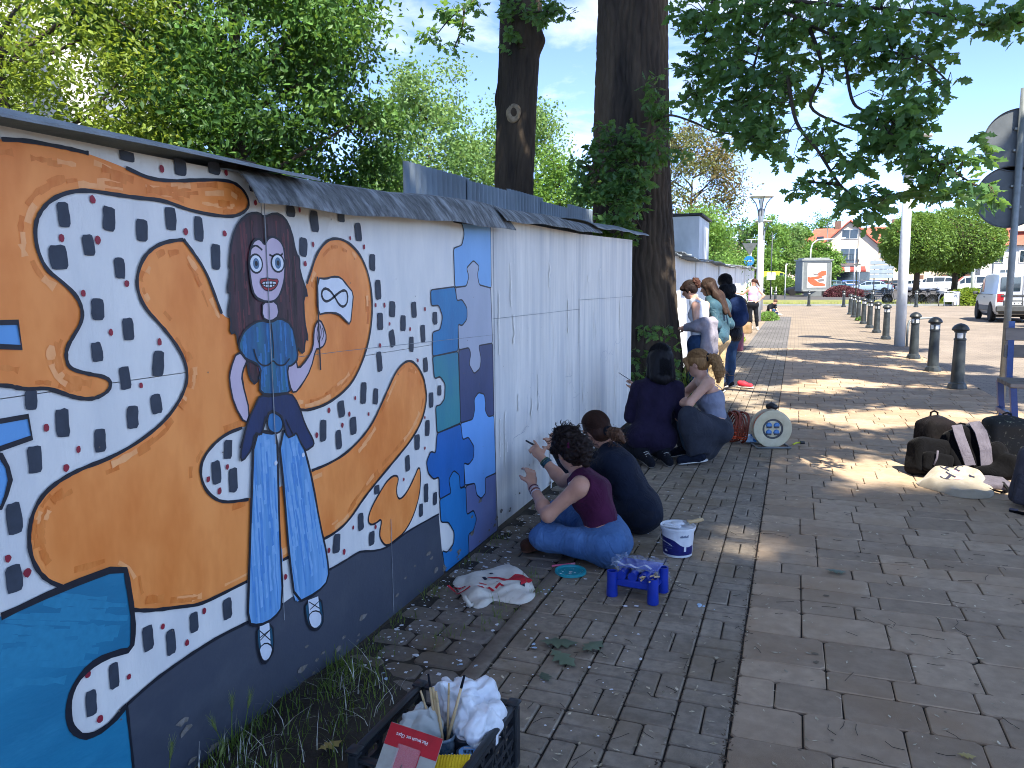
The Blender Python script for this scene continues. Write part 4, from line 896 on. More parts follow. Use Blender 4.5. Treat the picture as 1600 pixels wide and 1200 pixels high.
# --- the big oak by the end of the wall
oak = thing('oak_tree', 'massive old oak with furrowed dark trunk at the wall end, branches over the path', 'tree', (-2.08, 10.4, 0))
tr = bark_trunk('trunk', [(-2.0, 10.4, -.05), (-2.02, 10.4, .4), (-2.06, 10.4, 1.2), (-2.12, 10.4, 3.2), (-2.1, 10.4, 5.5), (-1.9, 10.3, 8.5)], [.70, .60, .545, .49, .43, .34], m_bark, oak, amp=.034, ridges=44, seed=1, nth=270, nz=330, bumps=((5.2, 3.9, .25, .25, .05),))
g = np.random.default_rng(31)
limbs = MB()
def limb(pts, r0, r1, n=9):
    pts = [Vector(p) for p in pts]; out = []; m = len(pts)-1
    for i in range(m*5+1):
        t = i/5; k = min(int(t), m-1); f_ = t-k; a = pts[max(k-1, 0)]; b = pts[k]; c = pts[k+1]; d = pts[min(k+2, m)]
        out.append(.5*((2*b)+(c-a)*f_+(2*a-5*b+4*c-d)*f_*f_+(3*b-a-3*c+d)*f_**3))
    limbs.tube(out, [r0+(r1-r0)*i/(len(out)-1) for i in range(len(out))], n)
    return out
limb([(-1.95, 10.3, 6.2), (-.8, 9.3, 6.9), (.8, 8.2, 7.0), (3.0, 7.0, 7.4), (5.0, 6.0, 8)], .16, .05)
limb([(-1.95, 10.3, 7.6), (-.5, 11.5, 8.6), (1.8, 13, 8.6), (4.4, 14.5, 8.8)], .14, .04)
limb([(-2.0, 10.3, 7.2), (-2.6, 8.4, 8.3), (-2.2, 6.0, 8.8), (-1.0, 3.8, 8.9)], .14, .04)
limb([(-1.95, 10.2, 5.7), (-1.2, 8.9, 5.5), (-.7, 7.8, 5.2), (-.45, 7.4, 4.67)], .07, .028)
limb([(-1.2, 8.9, 5.5), (-.6, 7.6, 4.9), (-.24, 7.0, 3.9)], .045, .02)
BR = [[(-.45,7.40,4.67),(-.24,7.00,3.88),(.01,6.80,3.60),(.24,6.60,3.37),(.33,6.40,2.92),(.42,6.30,2.79),(.62,6.20,2.58),(.86,6.10,2.40),(1.00,6.00,2.27),(1.14,5.90,2.15)],
[(.01,6.80,3.60),(.13,6.70,3.21),(.05,6.60,2.93),(.26,6.50,2.76),(.42,6.40,2.67),(.62,6.20,2.52)],
[(-.13,6.90,3.24),(-.05,6.70,2.84),(.11,6.50,2.58),(.27,6.30,2.29),(.39,6.20,2.17),(.49,6.10,2.07)],
[(-1.75,10.0,3.6),(-1.46,9.30,3.52),(-1.10,8.50,3.27),(-.78,7.60,2.98),(-.60,7.30,2.89),(-.35,7.00,2.74)],
[(.24,6.60,3.37),(.53,6.40,3.23),(.76,6.20,3.09),(.91,6.10,2.91)], [(-.24,7.00,3.88),(.31,6.60,3.63),(.80,6.40,3.46),(1.21,6.20,3.26),(1.5,6.1,3.3)],
[(-.24,7.00,3.88),(-.35,7.10,3.62),(-.45,7.20,3.29),(-.56,7.30,3.05)], [(-.45,7.40,4.67),(-.77,7.50,4.22),(-.90,7.50,3.63),(-.93,7.60,3.31)], [(.27,6.30,2.29),(.15,6.35,2.31),(.05,6.40,2.33)]]
bp = []
for b in BR: bp += limb(b, .016, .005, 6)
for b in [[(-1.9, 9.95, 2.3), (-2.0, 9.5, 2.6), (-2.1, 9.2, 3.2)], [(-1.9, 9.95, 2.2), (-2.0, 9.4, 2.5), (-2.3, 9.1, 2.9)], [(-2.0, 9.9, 2.1), (-2.0, 9.3, 2.3), (-2.15, 8.95, 2.2)], [(-1.85, 9.95, 2.4), (-1.85, 9.3, 2.7)], [(-1.7, 10, 3.2), (-1.6, 9.6, 3.5)]]: bp += limb(b, .012, .004, 5)
bp = np.array([tuple(p) for p in bp])
SPR = [(-.93,7.50,3.96,.26,.23),(-.52,7.20,3.82,.33,.22),(-.10,7.00,3.68,.31,.24),(.31,6.60,3.54,.34,.18),(.68,6.40,3.45,.27,.14),(-.87,7.50,3.59,.26,.23),(-.45,7.20,3.39,.33,.28),(-.11,7.00,3.31,.26,.29),(-.93,7.60,3.31,.21,.18),(-.56,7.30,3.10,.28,.20),(-.23,7.00,2.96,.24,.21),(-.35,7.00,2.74,.19,.14),(-.49,7.20,2.89,.17,.14),(-.14,6.90,2.63,.12,.10),(.28,6.60,3.26,.19,.17),(.55,6.40,3.20,.23,.19),(.76,6.20,3.09,.20,.14),(.91,6.10,2.90,.13,.07),(.57,6.30,2.98,.16,.07),(.99,6.30,3.36,.22,.11),(1.21,6.20,3.26,.19,.09),(1.31,6.20,3.37,.13,.08),(.54,6.30,2.76,.16,.08),(.68,6.20,2.68,.10,.05),(.52,6.40,2.58,.16,.10),(.71,6.20,2.49,.20,.13),(.90,6.10,2.37,.20,.13),(1.01,6.00,2.21,.15,.11),(1.10,5.90,2.11,.12,.08),(1.12,6.00,2.45,.08,.11),(.80,6.20,2.24,.16,.10),(.10,6.60,2.74,.11,.09),(.21,6.50,2.61,.12,.09),(.35,6.40,2.43,.17,.11),(.04,6.40,2.33,.11,.08),(.20,6.30,2.26,.14,.09),(.39,6.20,2.19,.16,.09),(.49,6.10,2.07,.15,.11),(.60,6.20,2.21,.11,.08),(.66,6.20,2.62,.22,.14),(.60,6.3,2.78,.22,.13),(.78,6.2,2.74,.14,.10)]
SPT = [(-2.10,9.30,3.24,.34,.31),(-2.35,9.20,2.94,.27,.27),(-2.17,9.10,2.66,.34,.23),(-1.85,9.20,2.73,.30,.34),(-1.99,9.00,2.39,.26,.19),(-2.19,8.90,2.19,.24,.09),(-1.91,9.00,2.13,.15,.16),(-1.59,9.60,3.52,.14,.27),(-1.41,9.50,3.12,.19,.11),(-2.48,9.10,2.68,.15,.23),(-1.81,9.40,3.13,.27,.31),(-1.72,9.70,3.85,.11,.27)]
cs = []
for k, (x, y, z, rx, rz) in enumerate(SPR+SPT):
    deep = .34 if k < len(SPR) else .16; n = max(3, int((230 if k < len(SPR) else 190)*rx*rz*(1.15 if z > 2.95 else 1.25)*2.2))
    cs.append(blob_points(n, (x, y, z), (rx, deep, rz), g, .15))
cs = np.concatenate(cs)
for c in cs[::2]:      # a twig from every second rosette to the nearest branch
    b = bp[np.argmin(((bp-c)**2).sum(1)+.6*np.maximum(c[2]-bp[:, 2], 0)**2)]
    if np.linalg.norm(b-c) < .9: limbs.tube([b, b*.45+c*.55+np.array((0, 0, .05)), c], [.0045, .0035, .002], 4, False)
limbs.build('branches', m_bark, oak, True, world=True)
p, ax = rosettes(cs, 7, g, .045)
sz = g.uniform(.072, .122, len(p))
dist = np.linalg.norm(p-np.array((0, 0, 1.55)), axis=1); order = np.argsort(-sz/dist)
big, rest = order[:300], order[300:]
inv = np.array((-2.08, 10.4, 0))
for q in range(12):    # leaves one can pick out singly: objects sharing a dozen leaf meshes
    v, f = leaf_cloud(np.zeros((1, 3)), [1], L_OAK, g, 0, None, 0)
    v = L_OAK[0]*np.array((1, g.uniform(.85, 1.15), g.uniform(.4, 1.8)))
    me = mesh_np('leaf', v, L_OAK[1], m_oak, True)
    for i in big[q::12]:
        nn = unit((g.normal(size=(1, 3))+np.array((0, 0, 1.3))))[0]; a = ax[i]+.3*g.normal(size=3); a[2] -= .3; a = a-nn*(a@nn); a /= np.linalg.norm(a); b = np.cross(nn, a)
        o = link('leaf', me, oak); o.matrix_local = Matrix(np.vstack([np.column_stack([a*sz[i], b*sz[i], nn*sz[i], p[i]-inv]), [0, 0, 0, 1]]).tolist())
v, f = leaf_cloud(p[rest], sz[rest], L_OAK, g, .75, ax[rest], .3)
props(link('hanging_leaves', mesh_np('hanging_leaves', v-inv, f, m_oak, True), oak), kind='stuff')
# the rest of the crown, above the picture: it throws the dappled shade
def shade_crown(parent, org, blobs, n_per, size, seed, keep):
    g = np.random.default_rng(seed); c = []
    for (x, y, z, rx, ry, rz, k) in blobs:
        q = blob_points(int(n_per*k), (x, y, z), (rx, ry, rz), g, .2); c.append(q)
    c = np.concatenate(c); c = c[keep(c)]; p, ax = rosettes(c, 5, g, .09)
    v, f = leaf_cloud(p, g.uniform(size*.75, size*1.2, len(p)), L_SIMPLE, g, .9, ax, .2)
    return props(link('crown', mesh_np('crown', v-np.array(org), f, m_oakfar, True), parent), kind='stuff')
def above(c):
    d = np.hypot(c[:, 0], c[:, 1]); fw_ = -.3462*c[:, 0]+.938*c[:, 1]
    return (c[:, 2] > np.where(fw_ > 0, 1.75+.385*np.maximum(fw_, 1.2), 3.0)) & ~((fw_ > 0) & (c[:, 2] < 5.0) & (c[:, 0] > 3.0) & (c[:, 1] > 4))
gb = random.Random(77)
blobs = []
for i in range(74):
    x = gb.uniform(-1.2, 7.4); y = gb.uniform(1.0, 14.5); z = 9.6+1.9*gb.random()+.12*max(0, y-8)
    blobs.append((x, y, z, .8, .85, .5, .30 if (y < 2.6 and x > 2.9) else .64))
# dense over the strip that shades the wall side, thinner over the path
blobs += [(gb.uniform(-.2, 1.9)+2.1, gb.uniform(1.6, 5.4)-3.3, gb.uniform(11.0, 13.0), .9, .9, .5, .75) for _ in range(20)]
blobs += [(-1.9+.38*(8.2-z_)+gb.gauss(0, .45), 9.9-.6*(8.2-z_)+gb.gauss(0, .3), 8.2+gb.gauss(0, .3), .7, .7, .45, .5) for z_ in (0, .6, 1.2, 1.8, 2.4, 3.0, 3.6, 4.2, 4.8, 5.4)]
blobs += [(-3.85+.38*(9.6-z_)+gb.gauss(0, .3), 10.7-.6*(9.6-z_)+gb.gauss(0, .3), 9.6+gb.gauss(0, .3), .6, .6, .4, .42) for z_ in (2.4, 3.0, 3.6, 4.3, 5.0, 5.6)]
blobs += [(gb.uniform(-3.0, -.5)+1, gb.uniform(4.5, 9)-1.6, gb.uniform(9.0, 11.0), .9, .9, .5, .6) for _ in range(8)]
shade_crown(oak, (-2.08, 10.4, 0), blobs, 290, .205, 5, above)

# --- street tree standing behind the photographer: its crown shades the foreground
st = thing('street_tree', 'leafy street tree behind the viewer whose crown shades the near paving', 'tree', (9.4, -10.4, 0))
bark_trunk('trunk', [(9.4, -10.4, -.05), (9.35, -10.4, 4), (9.1, -10.1, 11), (8.6, -9.6, 20.5)], [.7, .5, .4, .16], m_bark2, st, 60, 60, .02, 11, 4)
lb = limbs = MB()
for q in range(9):
    a = q*.75; limb([(9.0, -10.0, 13.6+.3*q*.5), (8.7+1.4*math.cos(a), -9.8+1.4*math.sin(a), 17.3+.2*q), (8.2+3.6*math.cos(a), -9.3+3.6*math.sin(a), 19.6+.2*q)], .10, .02, 6)
limbs.build('branches', m_bark2, st, True, world=True)
blobs = []
for i in range(72):
    a = gb.uniform(0, 6.283); r = 5.4*math.sqrt(gb.random()); x, y = 8.0+r*math.cos(a), -10.6+r*.95*math.sin(a); z = 18.8+2.6*gb.random()*(1-(r/6.5)**2)
    if y+.6*z < 6.1-(.25 if x > 2.5 else 0): blobs.append((x, y, z, .95, .95, .5, .53))
for i in range(36):     # extra unseen clumps towards the path, added to shade the near ground
    x, y, z = gb.uniform(4.9, 10.6), gb.uniform(-12.0, -5.8), 19.0+2.0*gb.random()
    if y+.6*z < 6.0: blobs.append((x, y, z, .9, .9, .45, .46))
shade_crown(st, (9.4, -10.4, 0), blobs, 270, .215, 6, lambda c: (c[:, 2] > 3.4) & (c[:, 1]+.6*c[:, 2] < 6.3) & above(c))

# --- second tall trunk, behind the wall
t2 = thing('tall_tree', 'tall straight trunk with a pale round branch scar standing behind the wall', 'tree', (-4.0, 11, 0))
bark_trunk('trunk', [(-4.02, 11, 0), (-4.0, 11, 3), (-3.92, 11, 4.4), (-3.86, 11, 5.4), (-3.8, 11, 8)], [.34, .285, .285, .30, .25], m_bark, t2, 170, 240, .018, 30, 7, bumps=((6.1, 5.05, .35, .16, .10), (3.3, 4.3, .3, .2, .05), (4.7, 4.05, .35, .2, .03)))
soft('branch_scar', [ell((-3.90, 10.72, 4.03), (.115, .05, .14), None, .03), ell((-3.885, 10.64, 4.04), (.062, .075, .085), None, .03, 1)], .012, M('cut_wood', '#84755f', '#5c4f40', scale=18, rough=.95, bump=.008, bscale=60, col3='#a08f76', s3=5), t2, folds(.012, 16, 4))
soft('scar_hollow', [ell((-3.885, 10.715, 4.04), (.06, .04, .085))], .012, M('hollow_wood', '#3d3227', rough=.95), t2)
limbs = MB()
for e in ([(-3.85, 10.9, 5.5), (-4.0, 10.2, 5.5), (-4.25, 9.6, 5.1), (-4.45, 9.4, 4.8)], [(-4.2, 9.7, 5.2), (-4.1, 9.4, 4.85), (-4.22, 9.4, 4.6)], [(-3.85, 10.9, 5.4), (-3.4, 10.4, 5.25), (-3.0, 10.2, 5.15)]): limb(e, .02, .006, 6)
limbs.build('branches', m_twig, t2, True, world=True)
cs = np.concatenate([blob_points(max(3, int(440*rx*rz)), (x, y, z), (rx, .2, rz), g, .2) for (x, y, z, rx, rz) in [(-4.30,9.50,5.13,.23,.13),(-4.48,9.40,4.78,.18,.12),(-4.10,9.40,4.84,.15,.11),(-4.24,9.40,4.62,.10,.08),(-3.98,9.60,5.15,.16,.08),(-3.83,10.50,5.40,.18,.22),(-3.38,10.40,5.23,.22,.19),(-3.00,10.20,5.14,.15,.08),(-3.21,10.30,5.30,.24,.10),(-3.87,10.60,5.02,.11,.20)]])
p, ax = rosettes(cs, 6, g, .06); v, f = leaf_cloud(p, g.uniform(.085, .13, len(p)), L_OAK, g, .8, ax, .3)
props(link('hanging_leaves', mesh_np('hanging_leaves', v-np.array((-4.0, 11, 0)), f, m_oak, True), t2), kind='stuff')

# --- other trees: own trunk, limbs and crown of leaf clumps
def tree(label, loc, h, r, n, leaf, mats, seed, base=.3, clumps=60, cr=.5, tm=L_SIMPLE, trunk=.12, up=.5, group=None, name='leafy_tree', shell=.5, rz=None, droop=.25):
    g = np.random.default_rng(seed); x, y, z = loc; t = thing(name, label, 'tree', loc, 0, group)
    cz = h*(base+1)/2; rz = rz or h*(1-base)/2; c = blob_points(clumps, (0, 0, cz), (r, r, rz), g, shell)
    mb = MB(); ht = cz+rz*.3
    mb.tube([(0, 0, -.05), (r*.03, 0, ht*.4), (-r*.03, r*.03, ht*.75), (0, 0, ht)], [trunk, trunk*.8, trunk*.5, trunk*.15], 8); mb.build('trunk', m_bark2, t, True)
    mb = MB()
    for q in c[:min(clumps, 34)]:
        s = np.array((0, 0, max(h*base*.8, q[2]-.45*np.hypot(q[0], q[1])-.2))); m_ = s*.4+q*.6+g.normal(size=3)*r*.06; mb.tube([s, m_, q], [trunk*.28, trunk*.16, trunk*.05], 5, False)
    mb.build('branches', m_bark2, t, True)
    per = n//clumps; k = np.repeat(c, per, 0); pts = k+g.normal(size=k.shape)*cr*np.array((1, 1, .62))
    v, f = leaf_cloud(pts, g.uniform(leaf*.7, leaf*1.25, len(pts)), tm, g, up, None, droop)
    mi = np.repeat(g.integers(0, len(mats), clumps), per); nf = len(tm[1]); mi = np.repeat(mi, nf)
    link('crown', mesh_np('crown', v, f, mats, True, mi), t); return t
l_yel = [leaf_mat('leaf_yellow_green', '#6f8530', '#5c742b', '#9db038', tw=.38), leaf_mat('leaf_lime', '#7d9038', '#687f31', '#a8ba42', tw=.38)]
l_dark = [leaf_mat('leaf_cherry', '#41632f', '#335227', '#6d963a', tw=.32), leaf_mat('leaf_cherry_light', '#577c38', '#456a2f', '#86aa42', tw=.32)]
l_light = [leaf_mat('leaf_soft_green', '#65864a', '#557641', '#86a556', tw=.36), leaf_mat('leaf_soft_green_pale', '#728f52', '#638148', '#93ad60', tw=.36)]
l_bright = [leaf_mat('leaf_bright', '#5d8136', '#4e7030', '#83a544', tw=.36), leaf_mat('leaf_bright_pale', '#6b8e40', '#5b7e38', '#91b04e', tw=.36)]
l_copper = [leaf_mat('leaf_copper', '#6d6038', '#5b5330', '#8c7a42', tw=.25), leaf_mat('leaf_copper_green', '#65693a', '#545a32', '#85894a', tw=.25)]
tree('sunlit yellow green feathery tree with bare inner branches, leftmost behind the wall', (-9.6, 7.3, 0), 7.6, 2.1, 36000, .088, l_yel, 1, .2, 170, .26, L_TWO, .14, .6)
tree('second yellow green tree at the left, half hidden by its feathery neighbour', (-12.6, 8.0, 0), 8.2, 2.3, 16000, .085, l_yel, 2, .2, 90, .32, L_TWO, .14, .6)
tree('broad dark green cherry tree with drooping oval leaves behind the mural wall', (-7.9, 9.7, 0), 8.6, 2.1, 56000, .105, l_dark, 3, .2, 190, .27, L_TWO, .16, .35, shell=.3, droop=.7)
tree('drooping right flank bush of the cherry, reaching towards the pale trees', (-6.75, 11.2, 0), 4.6, .95, 14000, .088, l_dark[:1], 4, .3, 40, .2, L_TWO, .07, .35, name='young_tree', droop=.7)
tree('pale green airy tree between the cherry and the tall scarred trunk', (-9.9, 20.2, 0), 7.9, 1.75, 30000, .115, l_light, 5, .16, 90, .34, L_SIMPLE, .12, .6)
tree('low pale tree at the foot of the airy one, just above the roof edge', (-8.7, 16.2, 0), 4.3, 1.3, 15000, .10, l_bright, 6, .2, 50, .3, L_SIMPLE, .09, .6)
tree('thin wispy grey green tree just left of the tall scarred trunk', (-8.9, 23.5, 0), 8.0, .95, 4200, .11, l_light, 7, .3, 34, .3, L_SIMPLE, .08, .6)
tree('bright green tree filling the gap right of the tall scarred trunk', (-8.0, 23.0, 0), 7.1, 1.5, 23000, .11, l_light, 8, .15, 70, .34, L_SIMPLE, .12, .6)
tree('yellowish bright green low tree next to the oak sprig', (-6.6, 22.0, 0), 5.6, 1.25, 14000, .10, l_bright, 9, .15, 60, .3, L_SIMPLE, .1, .6)
tree('tall copper brown tree rising behind the white shed', (-5.2, 41, 0), 9.9, 2.4, 24000, .15, l_copper, 10, .15, 110, .42, L_SIMPLE, .18, .5)
tree('dense bright green thuja like tree just right of the white shed', (-3.35, 29.5, 0), 4.9, 1.15, 16000, .10, l_bright, 11, .04, 90, .26, L_SIMPLE, .1, .3)
tree('lower bright bush standing in front of the thuja like tree', (-2.9, 33.5, 0), 3.4, .9, 8000, .10, l_bright, 12, .04, 50, .24, L_SIMPLE, .07, .3, name='bush')
far = [('distant tall green tree left of the nearest lamp post', -6.5, 104, 9.0, 3.0, l_dark), ('distant dark green rounded tree right of the nearest lamp post', -3.4, 104, 10.0, 2.5, l_bright), ('distant mid green tree in the row, behind the poster kiosk', -1.4, 108, 9.8, 2.3, l_light),
       ('distant yellow green tree in the row beside the red roofs', .2, 112, 9.0, 1.9, l_bright), ('round lime green tree in front of the pale gabled house', 2.6, 98, 5.9, 2.2, l_bright), ('low lime tree behind the hedge and parked cars at left', -4.6, 96, 5.6, 2.4, l_bright),
       ('dark tree rising behind the red roof ridge', 4.4, 150, 14.2, 3.4, l_dark), ('pale tree peeping over the red roof by the mast', 17, 160, 13.4, 4.6, l_light), ('dark tree at the right beside the second red roofed house', 26.2, 92, 8.6, 3.2, l_dark),
       ('pale tree on the skyline over the second red roof', 30, 140, 13.0, 4.5, l_light), ('narrow light tree left of the distant lamp heads', -10.2, 98, 7.6, 2.6, l_light), ('grey green tree at the far right edge beyond the van', 33, 96, 9.4, 3.6, l_dark), ('far tree hidden low behind the pale boundary wall at right', 22, 125, 6.5, 3.0, l_light)]
for i, (lb_, x, y, h, r, ms) in enumerate(far):
    tree(lb_, (x, y, gz(y)), h, r, 7500, .30, ms, 40+i, .12, 70, r*.16, L_SIMPLE, .2, .5, group='far trees round the square', name='distant_tree')
# clipped ball trees on the island
l_ball = [leaf_mat('leaf_ball', '#587535', '#4a652c', '#7f9f42', tw=.28), leaf_mat('leaf_ball_light', '#6a873c', '#587535', '#94b04c', tw=.3)]
def ball(label, x, y, zc, rx, rz, seed):
    g = np.random.default_rng(seed); t = thing('clipped_tree', label, 'tree', (x, y, gz(y)), 0, 'clipped round trees on the island'); z0 = zc-gz(y)
    MB().tube([(0, 0, -.05), (.03, 0, z0*.5), (0, 0, z0)], [.22, .17, .12], 10).build('trunk', m_bark2, t, True)
    n = 26000; d = unit(g.normal(size=(n, 3))); lump = 1+.05*vnoise(d*3, 2.2, seed)+.03*vnoise(d*3, 5, seed)
    k = (lump*(1-.16*g.random(n)**1.6)+.05*np.abs(g.normal(size=n))*(g.random(n) < .3))[:, None]; q = d*k*np.array((rx, rx, rz)); q[:, 2] = np.where(q[:, 2] < 0, q[:, 2]*.88, q[:, 2])
    v, f = leaf_cloud(q+np.array((0, 0, z0)), g.uniform(.10, .19, n), L_SIMPLE, g, .3, d*.6, .2)
    cz = MB(); cz.lathe([(0, -rz*.72)]+[(rx*.78*math.sin(a), -rz*.72*math.cos(a)) for a in (.5, 1., 1.5, 2., 2.6)]+[(0, rz*.78)], 16, (0, 0, z0)); cz.build('inner_twigs', m_twig, t, True)
    link('crown', mesh_np('crown', v, f, l_ball, True, g.integers(0, 2, n)), t)
ball('left clipped round tree, the smaller of the pair on the island', 6.95, 53.9, 4.0, 2.0, 1.85, 1)
ball('right clipped round tree, the wider of the pair on the island', 9.3, 55.4, 4.15, 2.6, 2.05, 2)
# ------------------------------------------------------------------ people
def nv(a): a = np.asarray(a, float); return a/max(np.linalg.norm(a), 1e-9)
def skin_mat(name, c, c2): 
    m = M(name, c, c2, scale=14, rough=.5, bump=.0006, bscale=260, spec=.4, sheen=.1)
    b = m.node_tree.nodes['Principled BSDF']; b.inputs['Subsurface Weight'].default_value = .08; b.inputs['Subsurface Radius'].default_value = (.012, .004, .002)
    return m
m_skin = skin_mat('skin', '#c08f74', '#b3826a'); m_skin2 = skin_mat('fair_skin', '#cb9e86', '#be8f78')
def cloth(name, c, c2, sc=9, bump=.0012, bs=220, st=None, rough=.85, wr=.010, ws=9.):
    """woven cloth: mottled colour, weave bump and ridged wrinkles"""
    if name in _mats: return _mats[name]
    m = M(name, c, c2, scale=sc, rough=rough, bump=bump, bscale=bs, sheen=.03, spec=.08, stretch=st)
    n = m.node_tree.nodes; l = m.node_tree.links; b = n['Principled BSDF']; g = n.new('ShaderNodeNewGeometry')
    mp_ = n.new('ShaderNodeMapping'); mp_.inputs['Scale'].default_value = (1.2, 1.2, .75); l.new(g.outputs['Position'], mp_.inputs['Vector'])
    z = n.new('ShaderNodeTexNoise'); z.inputs['Scale'].default_value = ws; z.inputs['Detail'].default_value = 2.5; z.inputs['Distortion'].default_value = 1.4; l.new(mp_.outputs['Vector'], z.inputs['Vector'])
    s_ = n.new('ShaderNodeMath'); s_.operation = 'SUBTRACT'; s_.inputs[1].default_value = .5; l.new(z.outputs['Fac'], s_.inputs[0]); a = n.new('ShaderNodeMath'); a.operation = 'ABSOLUTE'; l.new(s_.outputs[0], a.inputs[0])
    q = n.new('ShaderNodeMath'); q.operation = 'POWER'; q.inputs[1].default_value = .7; l.new(a.outputs[0], q.inputs[0])
    bp = n.new('ShaderNodeBump'); bp.inputs['Distance'].default_value = wr; l.new(q.outputs[0], bp.inputs['Height'])
    if b.inputs['Normal'].is_linked: l.new(b.inputs['Normal'].links[0].from_socket, bp.inputs['Normal'])
    l.new(bp.outputs['Normal'], b.inputs['Normal']); return m
def hair_mat(name, c, c2): return M(name, c, c2, scale=60, rough=.58, bump=.004, bscale=120, spec=.22, stretch=(1.6, 1.6, .25), lo=.3, hi=.7)
class Fig:
    def __init__(s, label, J, size=1., base=None, move=(0, 0, 0)):
        s.J = J = {k: np.array(v, float)+np.array(move) for k, v in J.items()}; s.z = size
        s.side = nv(J['rs']-J['ls']); s.up = nv(J['neck']-J['pelvis']); s.front = nv(np.cross(s.up, s.side)); s.side = np.cross(s.front, s.up)
        s.hf = nv(J['face']-J['head']); s.hu = nv(J['head']-J['neck']+.12*s.up); s.hu = nv(s.hu-s.hf*(s.hu@s.hf)+.0); s.hs = np.cross(s.hf, s.hu)
        s.HR = np.column_stack([s.hs, s.hf, s.hu])
        b = base if base is not None else (J['pelvis'][0], J['pelvis'][1], gz(J['pelvis'][1]))
        s.t = thing('person', label, 'person', b)
    def H(s, x, y, z): return s.J['head']+s.z*(x*s.hs+y*s.hf+z*s.hu)
    def torso(s, o=0., k=.05, low=True, chest=True):
        J, z = s.J, s.z; u, f, e = s.up, s.front, s.side; p, c, n = J['pelvis'], J['chest'], J['neck']; P_ = []
        w = p*.55+c*.45
        for q in (-1, 1):
            if low: P_.append(cap(p+q*e*.055*z, w+q*e*.048*z, .098*z+o, .082*z+o, k, f, .9))
            P_.append(cap(w+q*e*.048*z, c+q*e*.06*z-f*.005, .082*z+o, .092*z+o, k, f, .9))
            P_.append(cap(c+q*e*.06*z, n+q*e*.035*z-u*.05*z, .09*z+o, .066*z+o, k, f, .85))
            if chest: P_.append(ell(c+q*e*.062*z+f*.07*z-u*.01*z, np.array((.06, .052, .058))*z+o*.8, np.column_stack([e, f, u]), .045))
        P_.append(cap(J['ls']-u*.006, J['rs']-u*.006, .05*z+o, None, .06))
        return P_
    def hips(s, o=0., k=.05):
        J, z = s.J, s.z; lh, rh, p = J['lhip'], J['rhip'], J['pelvis']; b = -s.front*.03*z
        return [cap(lh, rh, .095*z+o, None, k), cap(lh+b, rh+b, .098*z+o, None, k), cap((lh+rh)/2, p, .11*z+o, .10*z+o, k)]
    def arm(s, q, o=0., upto=2., ca=False):
        J, z = s.J, s.z; a, e, w = J[q+'s'], J[q+'e'], J[q+'w']
        if upto <= 1: return [cap(a, a+(e-a)*upto, .048*z+o, (.048-.010*upto)*z+o, .035, cut1=0.)]
        P_ = [cap(a, e, .047*z+o, .037*z+o, .035)]
        m = e+(w-e)*.3; fr = upto-1
        return P_+[cap(e, m, .037*z+o, .038*z+o, .03), cap(m, m+(w-m)*fr, .038*z+o, (.025 if fr > .95 else .03)*z+o, .03, cut1=(0. if ca else None))]
    def hand(s, q, curl=.6, spread=.018, palm=None, point=False):
        J, z = s.J, s.z; w = J[q+'w']; d = nv(J[q+'h']-w); pn = nv(palm if palm is not None else (0, 0, -1)); pn = nv(pn-d*(pn@d)); e = np.cross(d, pn)*(1 if q == 'l' else -1)
        P_ = [cap(w-d*.02*z, w+d*.035*z, .024*z, .024*z, .015), ell(w+d*.05*z, np.array((.038, .045, .016))*z, np.column_stack([e, d, pn]), .014)]
        for i in range(4):
            L = (.036, .042, .04, .031)[i]*z; b = w+d*.084*z+e*((1.5-i)*spread)*z; c = curl*(.35 if (point and i == 0) else 1)*(1+.08*i)
            p = b
            for sg, (a_, l_) in enumerate(((c*.55, L), (c*1.25, L*.72), (c*1.8, L*.55))):
                dd = d*math.cos(a_)+pn*math.sin(a_)+e*(1.5-i)*.05; p2 = p+nv(dd)*l_; P_.append(cap(p, p2, (.0092-.0008*sg)*z, (.0086-.001*sg)*z, .006)); p = p2
        b = w+d*.03*z+e*.034*z; m = b+nv(d*.6+e*.6+pn*.45)*.036*z; P_ += [cap(b, m, .013*z, .0105*z, .012), cap(m, m+nv(d*.85+e*.1+pn*.6)*.03*z, .0105*z, .008*z, .006)]
        return P_
    def leg(s, q, o=0., foot=True, hem=1., flare=0.):
        J, z = s.J, s.z; h, k, a = J[q+'hip'], J[q+'k'], J[q+'a']; P_ = [cap(h, k, .086*z+o, .056*z+o+flare*.3, .05)]
        m = k+(a-k)*.3; e = k+(a-k)*hem
        P_ += [cap(k, m, .056*z+o+flare*.3, .055*z+o+flare*.6, .04), cap(m, e, .055*z+o+flare*.6, .037*z+o+flare, .04, cut1=(None if hem >= 1 and not flare else .0))]
        return P_
    def head(s):
        z = s.z; H = s.H; R = s.HR
        P_ = [cap(s.J['neck']-s.up*.02, s.J['head']-s.hu*.05*z-s.hf*.015, .054*z, .05*z, .03), ell(H(0, -.012, .022), np.array((.073, .092, .092))*z, R, .03),
              ell(H(0, .03, -.045), np.array((.055, .062, .07))*z, R, .03), ell(H(0, .062, -.095), np.array((.024, .02, .018))*z, R, .025),
              cap(H(0, .088, .005), H(0, .108, -.038), .009*z, .0125*z, .012), cap(H(-.012, .1, -.043), H(.012, .1, -.043), .008*z, None, .01),
              cap(H(-.02, .084, -.07), H(.02, .084, -.07), .0065*z, None, .006), cap(H(-.016, .082, -.081), H(.016, .082, -.081), .007*z, None, .006),
              cap(H(-.05, .07, .022), H(.05, .07, .022), .012*z, None, .02), ell(H(-.033, .078, .002), np.array((.016, .012, .010))*z, R, .01, 1), ell(H(.033, .078, .002), np.array((.016, .012, .010))*z, R, .01, 1)]
